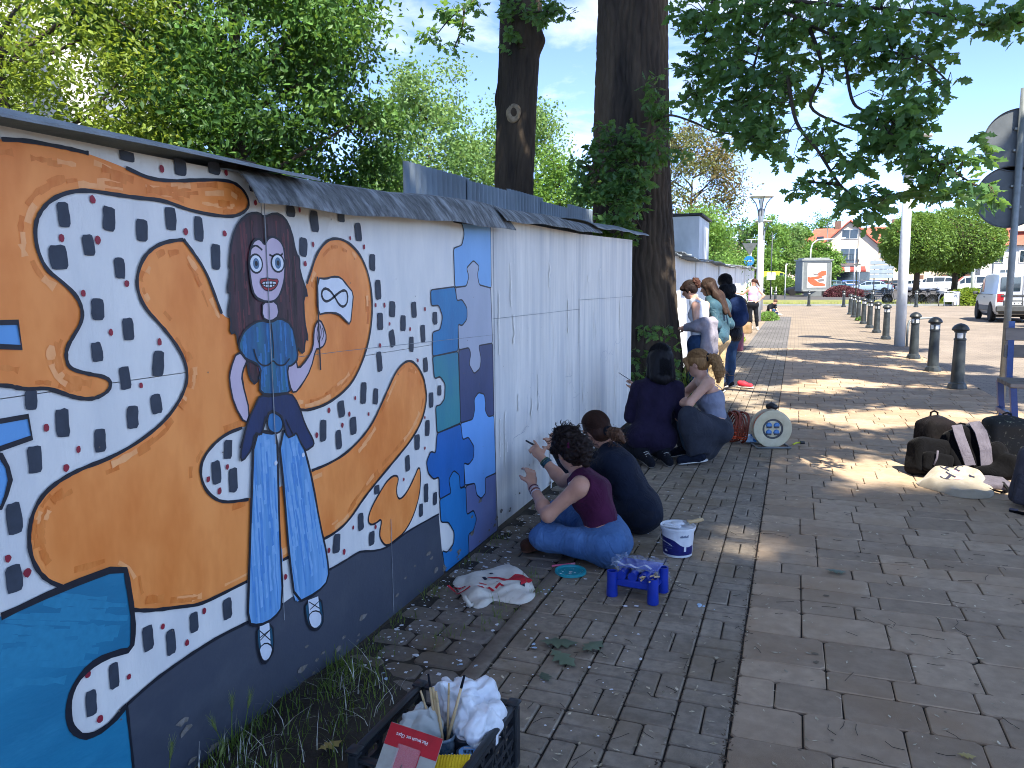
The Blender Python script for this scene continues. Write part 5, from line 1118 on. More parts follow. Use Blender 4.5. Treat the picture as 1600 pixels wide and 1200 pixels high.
        for q in (-1, 1):
            P_ += [ell(H(q*.074, -.008, -.012), np.array((.009, .019, .031))*z, R, .008), ell(H(q*.083, -.004, -.008), np.array((.006, .009, .016))*z, R, .006, 1),
                   ell(H(q*.032, .072, .001), np.array((.014, .013, .0105))*z, R, .004)]
        return P_
    def foot(s, q, o=0.):
        J, z = s.J, s.z; a = J[q+'a']; t = J.get(q+'t', a+s.front*.15*z); d = nv(t-a); h = a-d*.035*z
        return [cap(h, a, .034*z+o, .036*z+o, .03), cap(a, t, .038*z+o, .026*z+o, .03), cap(h-np.array((0, 0, .02*z)), t-np.array((0, 0, .012*z)), .028*z+o, .024*z+o, .02)]
    def body(s, mat_, res, hands=None, feet=True, arms=True):
        hands = hands or {}; P_ = s.torso()+s.hips()+s.head()
        for q in 'lr':
            P_ += s.arm(q)+s.leg(q)
            P_ += s.hand(q, **hands.get(q, {}))
            if feet: P_ += s.foot(q, -.006)
        return soft('body', P_, res, mat_, s.t, smooth=1)
    def eyes(s):
        for q in (-1, 1):
            mb = MB(); c = s.H(q*.032, .0795, .001); mb.lathe([(0, -.008), (.006, -.006), (.0085, 0), (.006, .006), (0, .008)], 10, c, 'z', s.HR @ rotm(-math.pi/2)); mb.build('eye', m_eye, s.t, True, world=True)
            mb = MB(); mb.tube([s.H(q*.016, .094, .026), s.H(q*.034, .092, .031), s.H(q*.052, .08, .025)], .0035, 5); mb.build('eyebrow', m_brow, s.t, True, world=True)
    def strands(s, pts_fn, n, r, mat_, name='loose_hair', seed=1):
        rr = random.Random(seed); mb = MB()
        for i in range(n): mb.tube(pts_fn(rr), [r, r, r*.8, r*.4][:4] if False else r, 3, False)
        return mb.build(name, mat_, s.t, True, world=True)
m_eye = M('eye', '#e4e2df', '#d8d6d3', rough=.2); m_brow = M('eyebrow_hair', '#3a281f', rough=.8)
def sneaker(fig, q, m_up, m_sole, o=.008, label=None):
    J, z = fig.J, fig.z; a = J[q+'a']; t = J[q+'t']; d = nv(t-a); up = nv(np.array((0, 0, 1.))-d*d[2]) if abs(d[2]) < .9 else nv(fig.front)
    sh = soft('shoe', fig.foot(q, o), .007*max(1, z), m_up, fig.t, folds(.0015, 60), label=label)
    P_ = [cap(a-d*.05*z-up*.045*z, t-up*.032*z, .036*z+o*.3, .032*z+o*.3, .02, up, .38)]
    v, f = sdf_mesh(P_, .007); inv = np.array(fig.t.location); o_ = link('sole', mesh_np('sole', v-inv, f, m_sole, True), sh)
    mb = MB(); e = np.cross(d, up)
    for k in range(4):
        c = a+d*(.03+.025*k)*z+up*(.042-.006*k)*z; mb.tube([c-e*.025, c+up*.006, c+e*.025], .0028, 5)
    mb.build('laces', m_sole, sh, True) if False else link('laces', mb.mesh('laces', m_lace, True, Matrix.Translation(fig.t.location).inverted()), sh)
m_lace = M('white_lace', '#d8d8d4', '#c2c2bd', scale=40, rough=.8); m_sole = M('rubber_sole', '#c9c4b8', '#a9a499', scale=20, rough=.7)
m_black = cloth('black_cloth', '#1b1d24', '#14161b'); m_navyblk = cloth('dark_navy_cloth', '#1d2331', '#161b27')
m_jean = cloth('blue_denim', '#50719c', '#3d5c86', 7, .0016, 380, wr=.014, ws=11)
m_djean = cloth('dark_denim', '#2f4666', '#263a56', 9, wr=.012)
def hair_over(fig, m, n, kind, seed=1, tie=(0, -.118, -.03), ln=.2, r=.0015, c=(0, -.018, .035), rad=(.086, .107, .094), wave=.0, name='hair_strands', into=None):
    """fine locks lying over the hair: drawn back to a tie, falling from a parting, or curling"""
    rr = random.Random(seed); mb = MB(); c = np.array(c); rad = np.array(rad)
    for i in range(n):
        j = 1.0+rr.uniform(.0, .045)
        if kind == 'back':
            a = rr.uniform(-2.3, 2.3); e = .75-.42*abs(a)/1.6+rr.uniform(-.05, .75); s = np.array((math.sin(a)*math.cos(e), math.cos(a)*math.cos(e), math.sin(e))); t_ = nv((np.array(tie)-c)/rad)
            pts = []
            for k in range(9):
                u = k/8; d = nv(s*(1-u)+t_*u+np.array((0, 0, .25*math.sin(u*3.14)*(1 if e > .4 else 0)))); p = c+d*rad*j; pts.append(fig.H(*(p+np.array((rr.gauss(0, wave), rr.gauss(0, wave), rr.gauss(0, wave))))))
            pts[-1] = fig.H(*tie)
        elif kind == 'down':
            y = rr.uniform(-.9, .75); sd = rr.choice((-1, 1)); s = nv((.02*sd, y, 1.0)); t_ = nv((sd*math.cos(y*1.2)*1.0, min(.35, y)*1.1-.25, -.15)); pts = []
            if rr.random() < .35: t_ = nv((rr.uniform(-.8, .8), -1, -.15)); s = nv((rr.uniform(-.3, .3), -.5, 1))
            for k in range(7): u = k/6; d = nv(s*(1-u)+t_*u); pts.append(c+d*rad*j)
            L_ = ln*rr.uniform(.75, 1.08); q = pts[-1]
            for k in range(1, 6): u = k/5; pts.append(q+np.array((q[0]*-.12*u+rr.gauss(0, wave), -.02*u+rr.gauss(0, wave), -L_*u)))
            pts = [fig.H(*p) for p in pts]
        else:
            a, e = rr.uniform(-3.1, 3.1), rr.uniform(-.35, 1.5)
            if (abs(a) < .9 and e < .55) or (abs(a) > 2.2 and e < .75): continue
            d = np.array((math.cos(e)*math.sin(a), math.cos(e)*math.cos(a), math.sin(e))); p = c+d*rad*j; R_ = rr.uniform(.004, .008); ax = nv(np.array((rr.gauss(0, 1), -.8+rr.gauss(0, .6), rr.gauss(-.3, .6)))); u_ = nv(np.cross(ax, d)); pts = []
            for k in range(15): th = k*.75; pts.append(fig.H(*(p+ax*(.0035*k)+u_*R_*math.cos(th)+d*R_*.8*math.sin(th))))
        mb.tube(pts, [r]*(len(pts)-2)+[r*.8, r*.4], 3, False)
    return mb.build(name, m, into or fig.t, True, world=True, kind='stuff')
def hair_strand_fn(fig, base, ln, down, wave, spread):
    def fn(rr):
        th = rr.uniform(-2.6, 2.6); c = base(rr); p = [c]; d = nv(down+np.array([rr.gauss(0, spread) for _ in range(3)]))
        for k in range(5): d = nv(d+np.array([rr.gauss(0, wave) for _ in range(3)])); p.append(p[-1]+d*ln/5*rr.uniform(.6, 1.2))
        return p
    return fn

# 1 --- seated cross-legged in a maroon tank top, drawing on the wall
f1 = Fig('person in maroon tank top and blue jeans sitting cross legged, drawing on the white wall', dict(pelvis=(-.98,4.18,.125), chest=(-1.06,4.20,.38), neck=(-1.15,4.22,.49), head=(-1.215,4.24,.61), face=(-1.325,4.34,.555), ls=(-1.10,4.05,.445), le=(-1.27,4.01,.275), lw=(-1.44,4.235,.375), lh=(-1.47,4.30,.455), rs=(-1.16,4.37,.425), re=(-1.345,4.56,.335), rw=(-1.50,4.60,.465), rh=(-1.60,4.67,.54), lhip=(-.96,4.06,.115), lk=(-1.31,4.04,.135), la=(-1.08,4.30,.055), lt=(-1.05,4.42,.04), rhip=(-1.03,4.30,.115), rk=(-1.39,4.60,.12), ra=(-1.36,4.27,.055), rt=(-1.43,4.10,.055)), 1.0, (-1.02, 4.18, 0))
f1.body(m_skin, .0068, dict(l=dict(curl=.75, palm=(-.5, .6, .1)), r=dict(curl=.8, palm=(-.2, .8, -.4), point=True)), feet=False); f1.eyes()
m_maroon = cloth('maroon_cotton', '#4a1f3b', '#3d1830'); T = f1
P_ = f1.torso(.013)
P_ = [q for q in P_ if not (q['t'] == 'c' and abs(q['ra']-.063) < 1e-6 and False)]
J = f1.J
cut = [ell(J['ls']+f1.front*.02+f1.side*-.03+f1.up*.02, (.075, .09, .085), np.column_stack([f1.side, f1.front, f1.up]), .02, 1), ell(J['rs']+f1.side*.03+f1.up*.02+f1.front*.02, (.075, .09, .085), np.column_stack([f1.side, f1.front, f1.up]), .02, 1), ell(J['neck']+f1.up*.045+f1.front*.02, (.085, .09, .07), np.column_stack([f1.side, f1.front, f1.up]), .015, 1)]
soft('tank_top', P_+cut, .0065, m_maroon, f1.t, folds(.0055, 14, 3, (1, 1, 1.6), 2.4))
for q, s_ in (('ls', -1), ('rs', 1)):
    a = J[q]-f1.side*s_*.035; b = MB()
    b.tube([a-f1.front*.085-f1.up*.075, a-f1.front*.058-f1.up*.02, a-f1.front*.01+f1.up*.052, a+f1.front*.05+f1.up*.035, a+f1.front*.095-f1.up*.05], .0075, 6); b.build('white_strap', M('white_strap', '#d9d8d6', '#c9c8c6', scale=30, rough=.8), f1.t, True, world=True)
soft('jeans', f1.hips(.014)+f1.leg('l', .016)+f1.leg('r', .016)+[ell(J['pelvis']-f1.front*.02-np.array((0, 0, .045)), (.14, .17, .09), None, .06)], .0085, m_jean, f1.t, folds(.0075, 13, 5, (1.5, 1, .8), 2.6))
sneaker(f1, 'r', cloth('brown_suede', '#4a3024', '#3a251c'), M('brown_sole', '#6b4632', '#573728', rough=.7), .01); sneaker(f1, 'l', cloth('brown_suede', '#4a3024', '#3a251c'), M('brown_sole', '#6b4632', rough=.7), .01)
h_dark = hair_mat('dark_brown_hair', '#291b15', '#170f0c'); H = f1.H; R = f1.HR
def curls(amp, sc, sd): return lambda v, Q: v+vnorm(v, Q)*(np.abs(vnoise(v, sc, sd))*amp+vnoise(v, sc*2.4, sd+1)*amp*.6)[:, None]
soft('hair', [ell(H(0, -.022, .036), (.088, .104, .096), R, .03), ell(H(0, -.06, -.03), (.072, .06, .07), R, .04), cap(H(-.075, .02, .03), H(-.078, .01, -.02), .022, .012, .03), cap(H(.075, .02, .03), H(.078, .01, -.02), .022, .012, .03),
     cap(H(0, .06, .085), H(0, .02, .11), .03, .035, .03), ell(H(0, .03, -.06), (.062, .08, .085), R, .02, 1), ell(H(-.085, -.004, -.03), (.03, .024, .034), R, .01, 1)], .0055, h_dark, f1.t, curls(.010, 46, 2))
hair_over(f1, h_dark, 340, 'curl', 2, r=.0019, c=(0, -.022, .036), rad=(.090, .106, .098)); hair_over(f1, h_dark, 170, 'back', 3, (0, -.12, -.0), r=.0016, wave=.004)
soft('hair_bun', [ell(H(.01, -.125, .0), (.052, .055, .058), R, .03), ell(H(.0, -.135, -.035), (.045, .05, .06), R, .03), cap(H(-.02, -.14, -.03), H(-.03, -.16, -.1), .03, .012, .03)], .0055, h_dark, f1.t, curls(.016, 60, 5))
b = MB(); c = H(0, -.098, .015)
pts = [c+f1.hs*.052*math.cos(a)+f1.hu*.052*math.sin(a)-f1.hf*.006*math.sin(5*a) for a in np.linspace(0, 6.283, 40)]
b.tube(pts, [.013+.004*math.sin(9*a) for a in np.linspace(0, 6.283, 40)], 8, False); b.build('scrunchie', cloth('magenta_scrunchie', '#5e2148', '#4c1a3b'), f1.t, True, world=True)
def base1(rr):
    a, e = rr.uniform(-3.14, 3.14), rr.uniform(-.5, 1.4); return H(.088*math.cos(e)*math.sin(a), -.022+.104*math.cos(e)*math.cos(a), .036+.096*math.sin(e)) if not (e < .5 and abs(a) < .9) else H(rr.uniform(-.08, .08), .06, .09)
f1.strands(hair_strand_fn(f1, base1, .05, f1.hf*.4-f1.hu*.35, .45, .7), 80, .0010, h_dark, seed=3)
f1.strands(hair_strand_fn(f1, lambda rr: H(rr.gauss(0, .03), -.14+rr.gauss(0, .02), rr.uniform(-.08, .04)), .09, -f1.hf*.6-f1.hu*.8, .4, .5), 110, .0013, h_dark, seed=4)
b = MB()
for k, (t_, r_) in enumerate(((.80, .031), (.86, .030), (.74, .032))):
    c = J['re']+(J['rw']-J['re'])*t_; d = nv(J['rw']-J['re']); u = nv(np.cross(d, (0, 0, 1))); w = np.cross(d, u); b.mi = k % 2
    b.tube([c+u*r_*math.cos(a)+w*r_*math.sin(a) for a in np.linspace(0, 6.283, 24)], .0058, 6, False)
b.build('bracelets', [M('teal_bracelet', '#2b5c66', '#1d3f48', scale=90, rough=.6), M('green_bracelet', '#3d6a4c', '#24402f', scale=90, rough=.6)], f1.t, True, world=True)
b = MB()
for k, t_ in enumerate((.74, .79, .84, .89)):
    c = J['le']+(J['lw']-J['le'])*t_; d = nv(J['lw']-J['le']); u = nv(np.cross(d, (0, 0, 1))); w = np.cross(d, u); b.mi = k % 2
    b.tube([c+u*.0295*math.cos(a)+w*.0295*math.sin(a)+d*.004*math.sin(a+k) for a in np.linspace(0, 6.283, 24)], .0036, 6, False)
b.build('bracelets', [M('white_bracelet', '#cfccd2', '#8f8a92', scale=120, rough=.5), M('plum_bracelet', '#5a3040', '#3a1f2a', scale=120, rough=.6)], f1.t, True, world=True)
b = MB(); n0 = J['neck']; b.tube([n0+f1.side*.062*math.cos(a)+f1.front*.06*math.sin(a)+f1.up*(.006-.015*math.sin(a)) for a in np.linspace(0, 6.283, 26)], .0018, 5, False); b.build('necklace', m_black, f1.t, True, world=True)
pt_ = thing('charcoal_stick', 'short dark charcoal stick held against the white wall by the maroon figure', 'charcoal', (-1.60, 4.70, .535))
MB().cone((.03, -.02, -.012), (-.045, .018, .01), .0075, .006, 8).build('stick', M('charcoal', '#2f3338', rough=.9), pt_, 40)

# 2 --- black T-shirt, brown ponytail
f2 = Fig('person in plain black top with a brown ponytail crouching behind the maroon figure', dict(pelvis=(-.90,4.80,.13), chest=(-1.035,4.84,.38), neck=(-1.12,4.86,.50), head=(-1.205,4.87,.615), face=(-1.31,4.97,.56), ls=(-1.08,4.71,.43), le=(-1.35,4.84,.305), lw=(-1.54,5.02,.42), lh=(-1.59,5.08,.485), rs=(-1.13,5.04,.42), re=(-1.42,5.22,.28), rw=(-1.57,5.32,.38), rh=(-1.64,5.34,.45), lhip=(-.89,4.70,.12), lk=(-1.25,4.78,.14), la=(-.97,4.80,.06), lt=(-.86,4.76,.05), rhip=(-.94,4.92,.12), rk=(-1.29,5.12,.12), ra=(-1.0,4.98,.06), rt=(-.9,4.94,.05)), 1.02, (-.95, 4.82, 0))
f2.body(m_skin, .0092, dict(l=dict(curl=.6, palm=(-.5, .7, 0)), r=dict(curl=.6, palm=(-.5, .7, 0))), feet=False); f2.eyes(); J = f2.J; H = f2.H; R = f2.HR
soft('shirt', f2.torso(.02)+f2.hips(.02)+f2.arm('l', .016, 1.85, True)+f2.arm('r', .016, 1.85, True)+[ell(J['neck']+f2.up*.05+f2.front*.02, (.07, .07, .05), np.column_stack([f2.side, f2.front, f2.up]), .01, 1)], .009, m_navyblk, f2.t, folds(.0075, 11, 7, (1, 1, 1.4), 2.6))
soft('trousers', f2.hips(.012)+f2.leg('l', .016)+f2.leg('r', .016), .009, cloth('black_denim', '#20242e', '#171a22'), f2.t, folds(.006, 15, 8))
sneaker(f2, 'l', m_black, m_sole); sneaker(f2, 'r', m_black, m_sole)
h_brown = hair_mat('chestnut_hair', '#4a2f22', '#2c1b14')
soft('hair', [ell(H(0, -.018, .034), (.082, .102, .09), R, .02), ell(H(0, -.05, -.03), (.07, .06, .06), R, .04), ell(H(0, .035, -.065), (.065, .085, .085), R, .015, 1), ell(H(-.085, -.0, -.03), (.03, .028, .038), R, .01, 1), ell(H(.085, -.0, -.03), (.03, .028, .038), R, .01, 1)], .006, h_brown, f2.t, folds(.0016, 120, 1, (1, 1, .4)))
hair_over(f2, h_brown, 520, 'back', 4, (0, -.115, -.035), r=.0014, rad=(.083, .103, .091))
soft('hair_tie', [ell(H(0, -.118, -.035), (.036, .03, .036), R)], .006, m_black, f2.t, folds(.003, 90))
soft('ponytail', [cap(H(0, -.125, -.04), H(.01, -.17, -.075), .03, .034, .02), cap(H(.01, -.17, -.075), H(.015, -.2, -.13), .034, .012, .02)], .006, hair_mat('ponytail_hair', '#6a4a33', '#3d281c'), f2.t, curls(.009, 70, 3))
f2.strands(hair_strand_fn(f2, lambda rr: H(rr.gauss(0, .02), -.15+rr.gauss(0, .02), -.07+rr.gauss(0, .02)), .09, -f2.hf*.6-f2.hu*.8, .35, .4), 80, .0013, _mats['ponytail_hair'], seed=8)

# 3 --- kneeling in a dark purple overshirt, back turned
f3 = Fig('person with straight black hair kneeling in dark purple overshirt, back turned, pencil raised', dict(pelvis=(-1.17,6.75,.25), chest=(-1.14,6.78,.57), neck=(-1.125,6.83,.76), head=(-1.13,6.86,.91), face=(-1.23,6.99,.86), ls=(-1.30,6.80,.655), le=(-1.37,6.78,.39), lw=(-1.375,7.0,.585), lh=(-1.40,7.06,.665), rs=(-.96,6.80,.67), re=(-.94,6.87,.39), rw=(-1.10,7.06,.43), rh=(-1.17,7.12,.46), lhip=(-1.26,6.72,.22), lk=(-1.56,6.95,.16), la=(-1.20,6.58,.085), lt=(-1.12,6.47,.05), rhip=(-1.07,6.76,.22), rk=(-1.30,7.12,.10), ra=(-1.05,6.68,.085), rt=(-.98,6.57,.05)), 1.03, (-1.17, 6.78, 0))
f3.body(m_skin, .0105, dict(l=dict(curl=.9, palm=(-.6, .5, 0)), r=dict(curl=.6, palm=(-.6, .6, 0))), feet=False); f3.eyes(); J = f3.J; H = f3.H; R = f3.HR
m_purple = cloth('dark_purple_twill', '#282238', '#1e192b', 7)
soft('overshirt', f3.torso(.016)+f3.hips(.018)+f3.arm('l', .014, 1.95, True)+f3.arm('r', .014, 1.95, True)+[cap(J['lhip']-f3.front*.03+f3.side*.03, J['rhip']-f3.front*.03-f3.side*.03, .115, None, .06), ell(J['neck']+f3.up*.06+f3.front*.03, (.07, .08, .05), np.column_stack([f3.side, f3.front, f3.up]), .01, 1)], .009, m_purple, f3.t, folds(.011, 8.5, 2, (1.4, 1.4, .8), 2.2))
b = MB(); b.tube([J['neck']+f3.side*.085*math.cos(a)+f3.front*.075*math.sin(a)+f3.up*(.012) for a in np.linspace(2.6, 6.9, 22)], .017, 8); b.build('collar', m_purple, f3.t, True, world=True)
soft('trousers', f3.hips(.012)+f3.leg('l', .02)+f3.leg('r', .02), .01, m_black, f3.t, folds(.006, 13, 8))
sneaker(f3, 'l', m_black, M('dusty_sole', '#8f8b80', '#77736a', scale=30, rough=.8)); sneaker(f3, 'r', m_black, M('dusty_sole', '#8f8b80', rough=.8))
h_black = hair_mat('black_hair', '#121116', '#0b0a0d')
soft('hair', [ell(H(0, -.018, .03), (.09, .108, .094), R, .03), cap(H(-.05, -.05, 0), H(-.065, -.06, -.17), .06, .055, .04), cap(H(.05, -.05, 0), H(.065, -.06, -.17), .06, .055, .04), cap(H(0, -.07, 0), H(0, -.08, -.19), .07, .06, .04), cap(H(-.08, .01, 0), H(-.085, .015, -.15), .032, .03, .03), cap(H(.08, .01, 0), H(.085, .015, -.15), .032, .03, .03)], .008, h_black, f3.t, folds(.003, 70, 1, (1, 1, .2)))
hair_over(f3, h_black, 620, 'down', 5, ln=.19, r=.0018, rad=(.093, .111, .097), wave=.002)
f3.strands(hair_strand_fn(f3, lambda rr: H(rr.uniform(-.1, .1), -.09+rr.gauss(0, .02), -.16+rr.gauss(0, .02)), .07, -f3.hu, .2, .15), 90, .0014, h_black, seed=8)
pp = thing('pencil', 'thin dark pencil held in the raised hand of the purple shirted figure', 'pencil', (-1.40, 7.06, .68)); MB().cone((.02, .02, -.03), (-.16, .10, .06), .0045, .003, 6).build('shaft', M('pencil_paint', '#2a2327', rough=.5), pp, 40)

# 4 --- blonde in a grey top, squatting
f4 = Fig('blonde person in grey camisole and charcoal wide trousers squatting by the oak roots', dict(pelvis=(-.64,7.0,.285), chest=(-.68,7.0,.55), neck=(-.755,7.0,.725), head=(-.815,7.0,.865), face=(-.93,7.03,.83), ls=(-.695,6.84,.715), le=(-.845,6.75,.535), lw=(-1.03,6.92,.545), lh=(-1.09,6.95,.54), rs=(-.80,7.14,.70), re=(-.955,7.27,.545), rw=(-1.01,7.10,.515), rh=(-1.05,7.05,.50), lhip=(-.62,6.87,.28), lk=(-.83,6.66,.44), la=(-.76,6.72,.075), lt=(-.90,6.68,.045), rhip=(-.68,7.12,.26), rk=(-.97,7.12,.41), ra=(-.88,7.03,.075), rt=(-1.01,6.97,.045)), .98, (-.68, 6.98, 0))
f4.body(m_skin2, .0092, dict(l=dict(curl=.7, palm=(-.3, .2, -.8)), r=dict(curl=.7, palm=(-.3, .2, -.8))), feet=False); f4.eyes(); J = f4.J; H = f4.H; R = f4.HR
soft('camisole', f4.torso(.012)+[rbox(J['chest']+f4.up*.17, (.3, .3, .095), .01, np.column_stack([f4.side, f4.front, f4.up]), .01, 1), rbox(J['pelvis']-f4.up*.03, (.3, .3, .09), .01, np.column_stack([f4.side, f4.front, f4.up]), .01, 1)], .0075, cloth('grey_jersey', '#8b90a0', '#7c8192'), f4.t, folds(.005, 18, 3, (.7, .7, 2)))
b = MB()
for s_ in (-1, 1): b.tube([J['chest']+f4.side*s_*.075-f4.front*.095+f4.up*.07, J['neck']+f4.side*s_*.085-f4.front*.02+f4.up*.0, J['chest']+f4.side*s_*.075+f4.front*.1+f4.up*.07], .004, 5)
b.build('thin_strap', _mats['grey_jersey'], f4.t, True, world=True)
m_char = cloth('charcoal_cotton', '#383b44', '#2c2f37', 6)
soft('wide_trousers', f4.hips(.019)+[cap(J['pelvis'], J['pelvis']*.7+J['chest']*.3, .118, .11, .05, f4.front, .95)]+f4.leg('l', .012, hem=.92, flare=.034)+f4.leg('r', .012, hem=.92, flare=.034)+[cap(J['lhip']*.5+J['lk']*.5-np.array((0, 0, .07)), J['la']*.6+J['lhip']*.4-np.array((0, 0, .02)), .085, .07, .08), cap(J['pelvis']-np.array((0, 0, .02)), (-.69, 6.92, .11), .125, .09, .07), cap(J['lk']-np.array((.02, -.03, .05)), (-.76, 6.80, .10), .065, .085, .06)], .009, m_char, f4.t, folds(.013, 9, 6, (1.5, 1.5, .6), 2.4))
soft('faded_panel', [cap(J['rk']+np.array((.02, -.10, .0)), J['ra']+np.array((.03, -.12, .06)), .06, .075, .03)], .009, cloth('faded_denim', '#56697c', '#48596b'), f4.t, folds(.008, 12, 4, (1.4, 1.4, .7)))
sneaker(f4, 'l', m_navyblk, M('white_sole', '#d5d4cf', '#bcbab4', scale=20, rough=.7)); sneaker(f4, 'r', m_navyblk, M('white_sole', '#d5d4cf', rough=.7))
h_blond = hair_mat('blonde_hair', '#a07a4e', '#6d4d2e')
soft('hair', [ell(H(0, -.018, .034), (.083, .104, .091), R, .02), ell(H(0, -.05, -.02), (.07, .06, .06), R, .04), cap(H(-.05, .085, .05), H(-.068, .07, -.03), .022, .012, .02), cap(H(.05, .085, .05), H(.068, .07, -.03), .022, .012, .02), cap(H(-.03, .09, .055), H(.03, .09, .055), .022, None, .02), ell(H(0, .05, -.07), (.055, .085, .085), R, .015, 1), ell(H(-.085, -.0, -.03), (.03, .028, .038), R, .01, 1), ell(H(.085, -.0, -.03), (.03, .028, .038), R, .01, 1)], .007, h_blond, f4.t, folds(.0025, 90, 1, (1, 1, .4)))
hair_over(f4, h_blond, 520, 'back', 6, (0, -.115, .02), r=.0016, rad=(.085, .106, .093))
soft('scrunchie', [ell(H(0, -.115, .02), (.04, .026, .045), R)], .006, m_black, f4.t, folds(.005, 70))
soft('ponytail', [cap(H(0, -.12, .02), H(0, -.175, -.01), .032, .04, .03), cap(H(0, -.175, -.01), H(-.02, -.19, -.12), .042, .045, .03), cap(H(-.02, -.19, -.12), H(-.03, -.16, -.2), .04, .015, .03)], .007, h_blond, f4.t, curls(.011, 55, 6))
f4.strands(hair_strand_fn(f4, lambda rr: H(rr.gauss(0, .035), -.18+rr.gauss(0, .02), rr.uniform(-.16, 0)), .09, -f4.hu, .35, .4), 110, .0014, h_blond, seed=9)
f4.strands(hair_strand_fn(f4, lambda rr: H(rr.choice((-1, 1))*rr.uniform(.03, .07), .08, .03), .1, -f4.hu, .15, .1), 40, .0014, h_blond, seed=10)

# 5 --- white tank top, grey jacket slipped to the elbows
f5 = Fig('standing person in white tank top with a pale grey jacket slipped to the elbows', dict(pelvis=(-1.17,10.15,.84), chest=(-1.18,10.15,1.19), neck=(-1.24,10.15,1.385), head=(-1.315,10.13,1.505), face=(-1.42,10.14,1.465), ls=(-1.215,10.0,1.30), le=(-1.20,9.97,1.02), lw=(-1.38,10.04,1.0), lh=(-1.45,10.08,.99), rs=(-1.115,10.29,1.30), re=(-1.12,10.38,1.01), rw=(-1.33,10.42,.98), rh=(-1.4,10.38,.97), lhip=(-1.2,10.06,.80), lk=(-1.24,10.05,.44), la=(-1.20,10.08,.08), lt=(-1.33,10.05,.04), rhip=(-1.12,10.25,.80), rk=(-1.15,10.25,.44), ra=(-1.13,10.27,.08), rt=(-1.26,10.24,.04)), .97, (-1.19, 10.45, 0), (-.02, .3, 0))
f5.body(m_skin2, .0125, feet=False); f5.eyes(); J = f5.J; H = f5.H; R = f5.HR; FR = np.column_stack([f5.side, f5.front, f5.up])
soft('tank_top', f5.torso(.012)+[ell(J['ls']-f5.side*.03+f5.up*.02, (.07, .09, .1), FR, .02, 1), ell(J['rs']+f5.side*.03+f5.up*.02, (.07, .09, .1), FR, .02, 1), ell(J['neck']+f5.up*.03-f5.front*.03, (.075, .1, .09), FR, .015, 1)], .009, cloth('white_jersey', '#d9dade', '#c9cbd1'), f5.t, folds(.005, 14, 3))
B5 = -f5.front
soft('jacket', [cap(J[q+'e']+f5.up*.05+B5*.02, J[q+'e'], .05, .062, .04) for q in 'lr']+[cap(J[q+'e'], J[q+'w']-(J[q+'w']-J[q+'e'])*.1, .062, .05, .04, cut1=0.) for q in 'lr']+
     [cap(J['le']+B5*.10+f5.up*.07, J['re']+B5*.10+f5.up*.07, .045, None, .05)]+[cap(J['chest']+B5*.13+f5.side*x-f5.up*.15, J['pelvis']+B5*.12+f5.side*x*1.15-f5.up*.17, .05, .062, .05) for x in (-.13, -.045, .045, .13)], .009, cloth('pale_grey_cotton', '#8f8b93', '#7b7780'), f5.t, folds(.013, 10, 5, (.9, .9, 1.4), 2.4))
soft('trousers', f5.hips(.015)+f5.leg('l', .02, flare=.02)+f5.leg('r', .02, flare=.02), .012, m_djean, f5.t, folds(.006, 12, 2))
sneaker(f5, 'l', m_black, m_sole); sneaker(f5, 'r', m_black, m_sole)
soft('hair', [ell(H(0, -.014, .036), (.084, .104, .09), R, .02), cap(H(-.04, .085, .05), H(.04, .085, .05), .026, None, .03), ell(H(0, -.05, -.02), (.07, .06, .06), R, .04), cap(H(-.075, .02, .02), H(-.076, .02, -.05), .014, .008, .02), ell(H(0, .05, -.068), (.07, .085, .085), R, .015, 1)], .009, h_dark, f5.t, folds(.002, 90, 1))
soft('hair_bun', [ell(H(0, -.12, .07), (.05, .05, .05), R, .02), ell(H(0, -.13, .02), (.035, .04, .045), R, .02)], .008, hair_mat('auburn_hair', '#4f2f22', '#2c1a13'), f5.t, curls(.012, 60, 2))

hair_over(f5, h_dark, 300, 'back', 7, (0, -.1, .06), r=.002, rad=(.086, .106, .092))
# 6 --- teal jacket, long brown hair
f6 = Fig('standing person with very long brown hair, shiny teal jacket and beige trousers', dict(pelvis=(-1.02,11.1,.85), chest=(-1.04,11.1,1.22), neck=(-1.11,11.1,1.40), head=(-1.165,11.08,1.535), face=(-1.28,11.09,1.505), ls=(-1.09,10.95,1.29), le=(-1.02,10.88,1.03), lw=(-1.20,10.98,.95), lh=(-1.27,11.0,.94), rs=(-.96,11.25,1.29), re=(-.9,11.25,1.03), rw=(-1.08,11.4,.94), rh=(-1.16,11.4,.92), lhip=(-1.06,11.0,.80), lk=(-1.08,11.0,.44), la=(-1.06,11.05,.08), lt=(-1.19,11.02,.04), rhip=(-.98,11.2,.80), rk=(-1.0,11.2,.44), ra=(-.99,11.25,.08), rt=(-1.1,11.2,.04)), .98, (-1.02, 11.1, 0))
f6.body(m_skin2, .0135, feet=False); f6.eyes(); J = f6.J; H = f6.H; R = f6.HR
soft('jacket', f6.torso(.04)+f6.arm('l', .036, 1.9, True)+f6.arm('r', .036, 1.9, True)+[cap(J['pelvis']-f6.side*.06, J['pelvis']+f6.side*.06, .145, None, .05)], .010, cloth('teal_satin', '#3a5663', '#2e4650', 6, .002, 60, rough=.4, wr=.02, ws=7), f6.t, folds(.016, 9, 5, (.8, .8, 1.4), 2.2))
soft('trousers', f6.hips(.012)+f6.leg('l', .016, flare=.015)+f6.leg('r', .016, flare=.015), .012, cloth('beige_cotton', '#c3ab86', '#b1986f'), f6.t, folds(.006, 12, 2))
sneaker(f6, 'l', m_black, m_sole); sneaker(f6, 'r', m_black, m_sole)
h_long = hair_mat('long_brown_hair', '#3f2e24', '#251a14')
bk = -f6.front
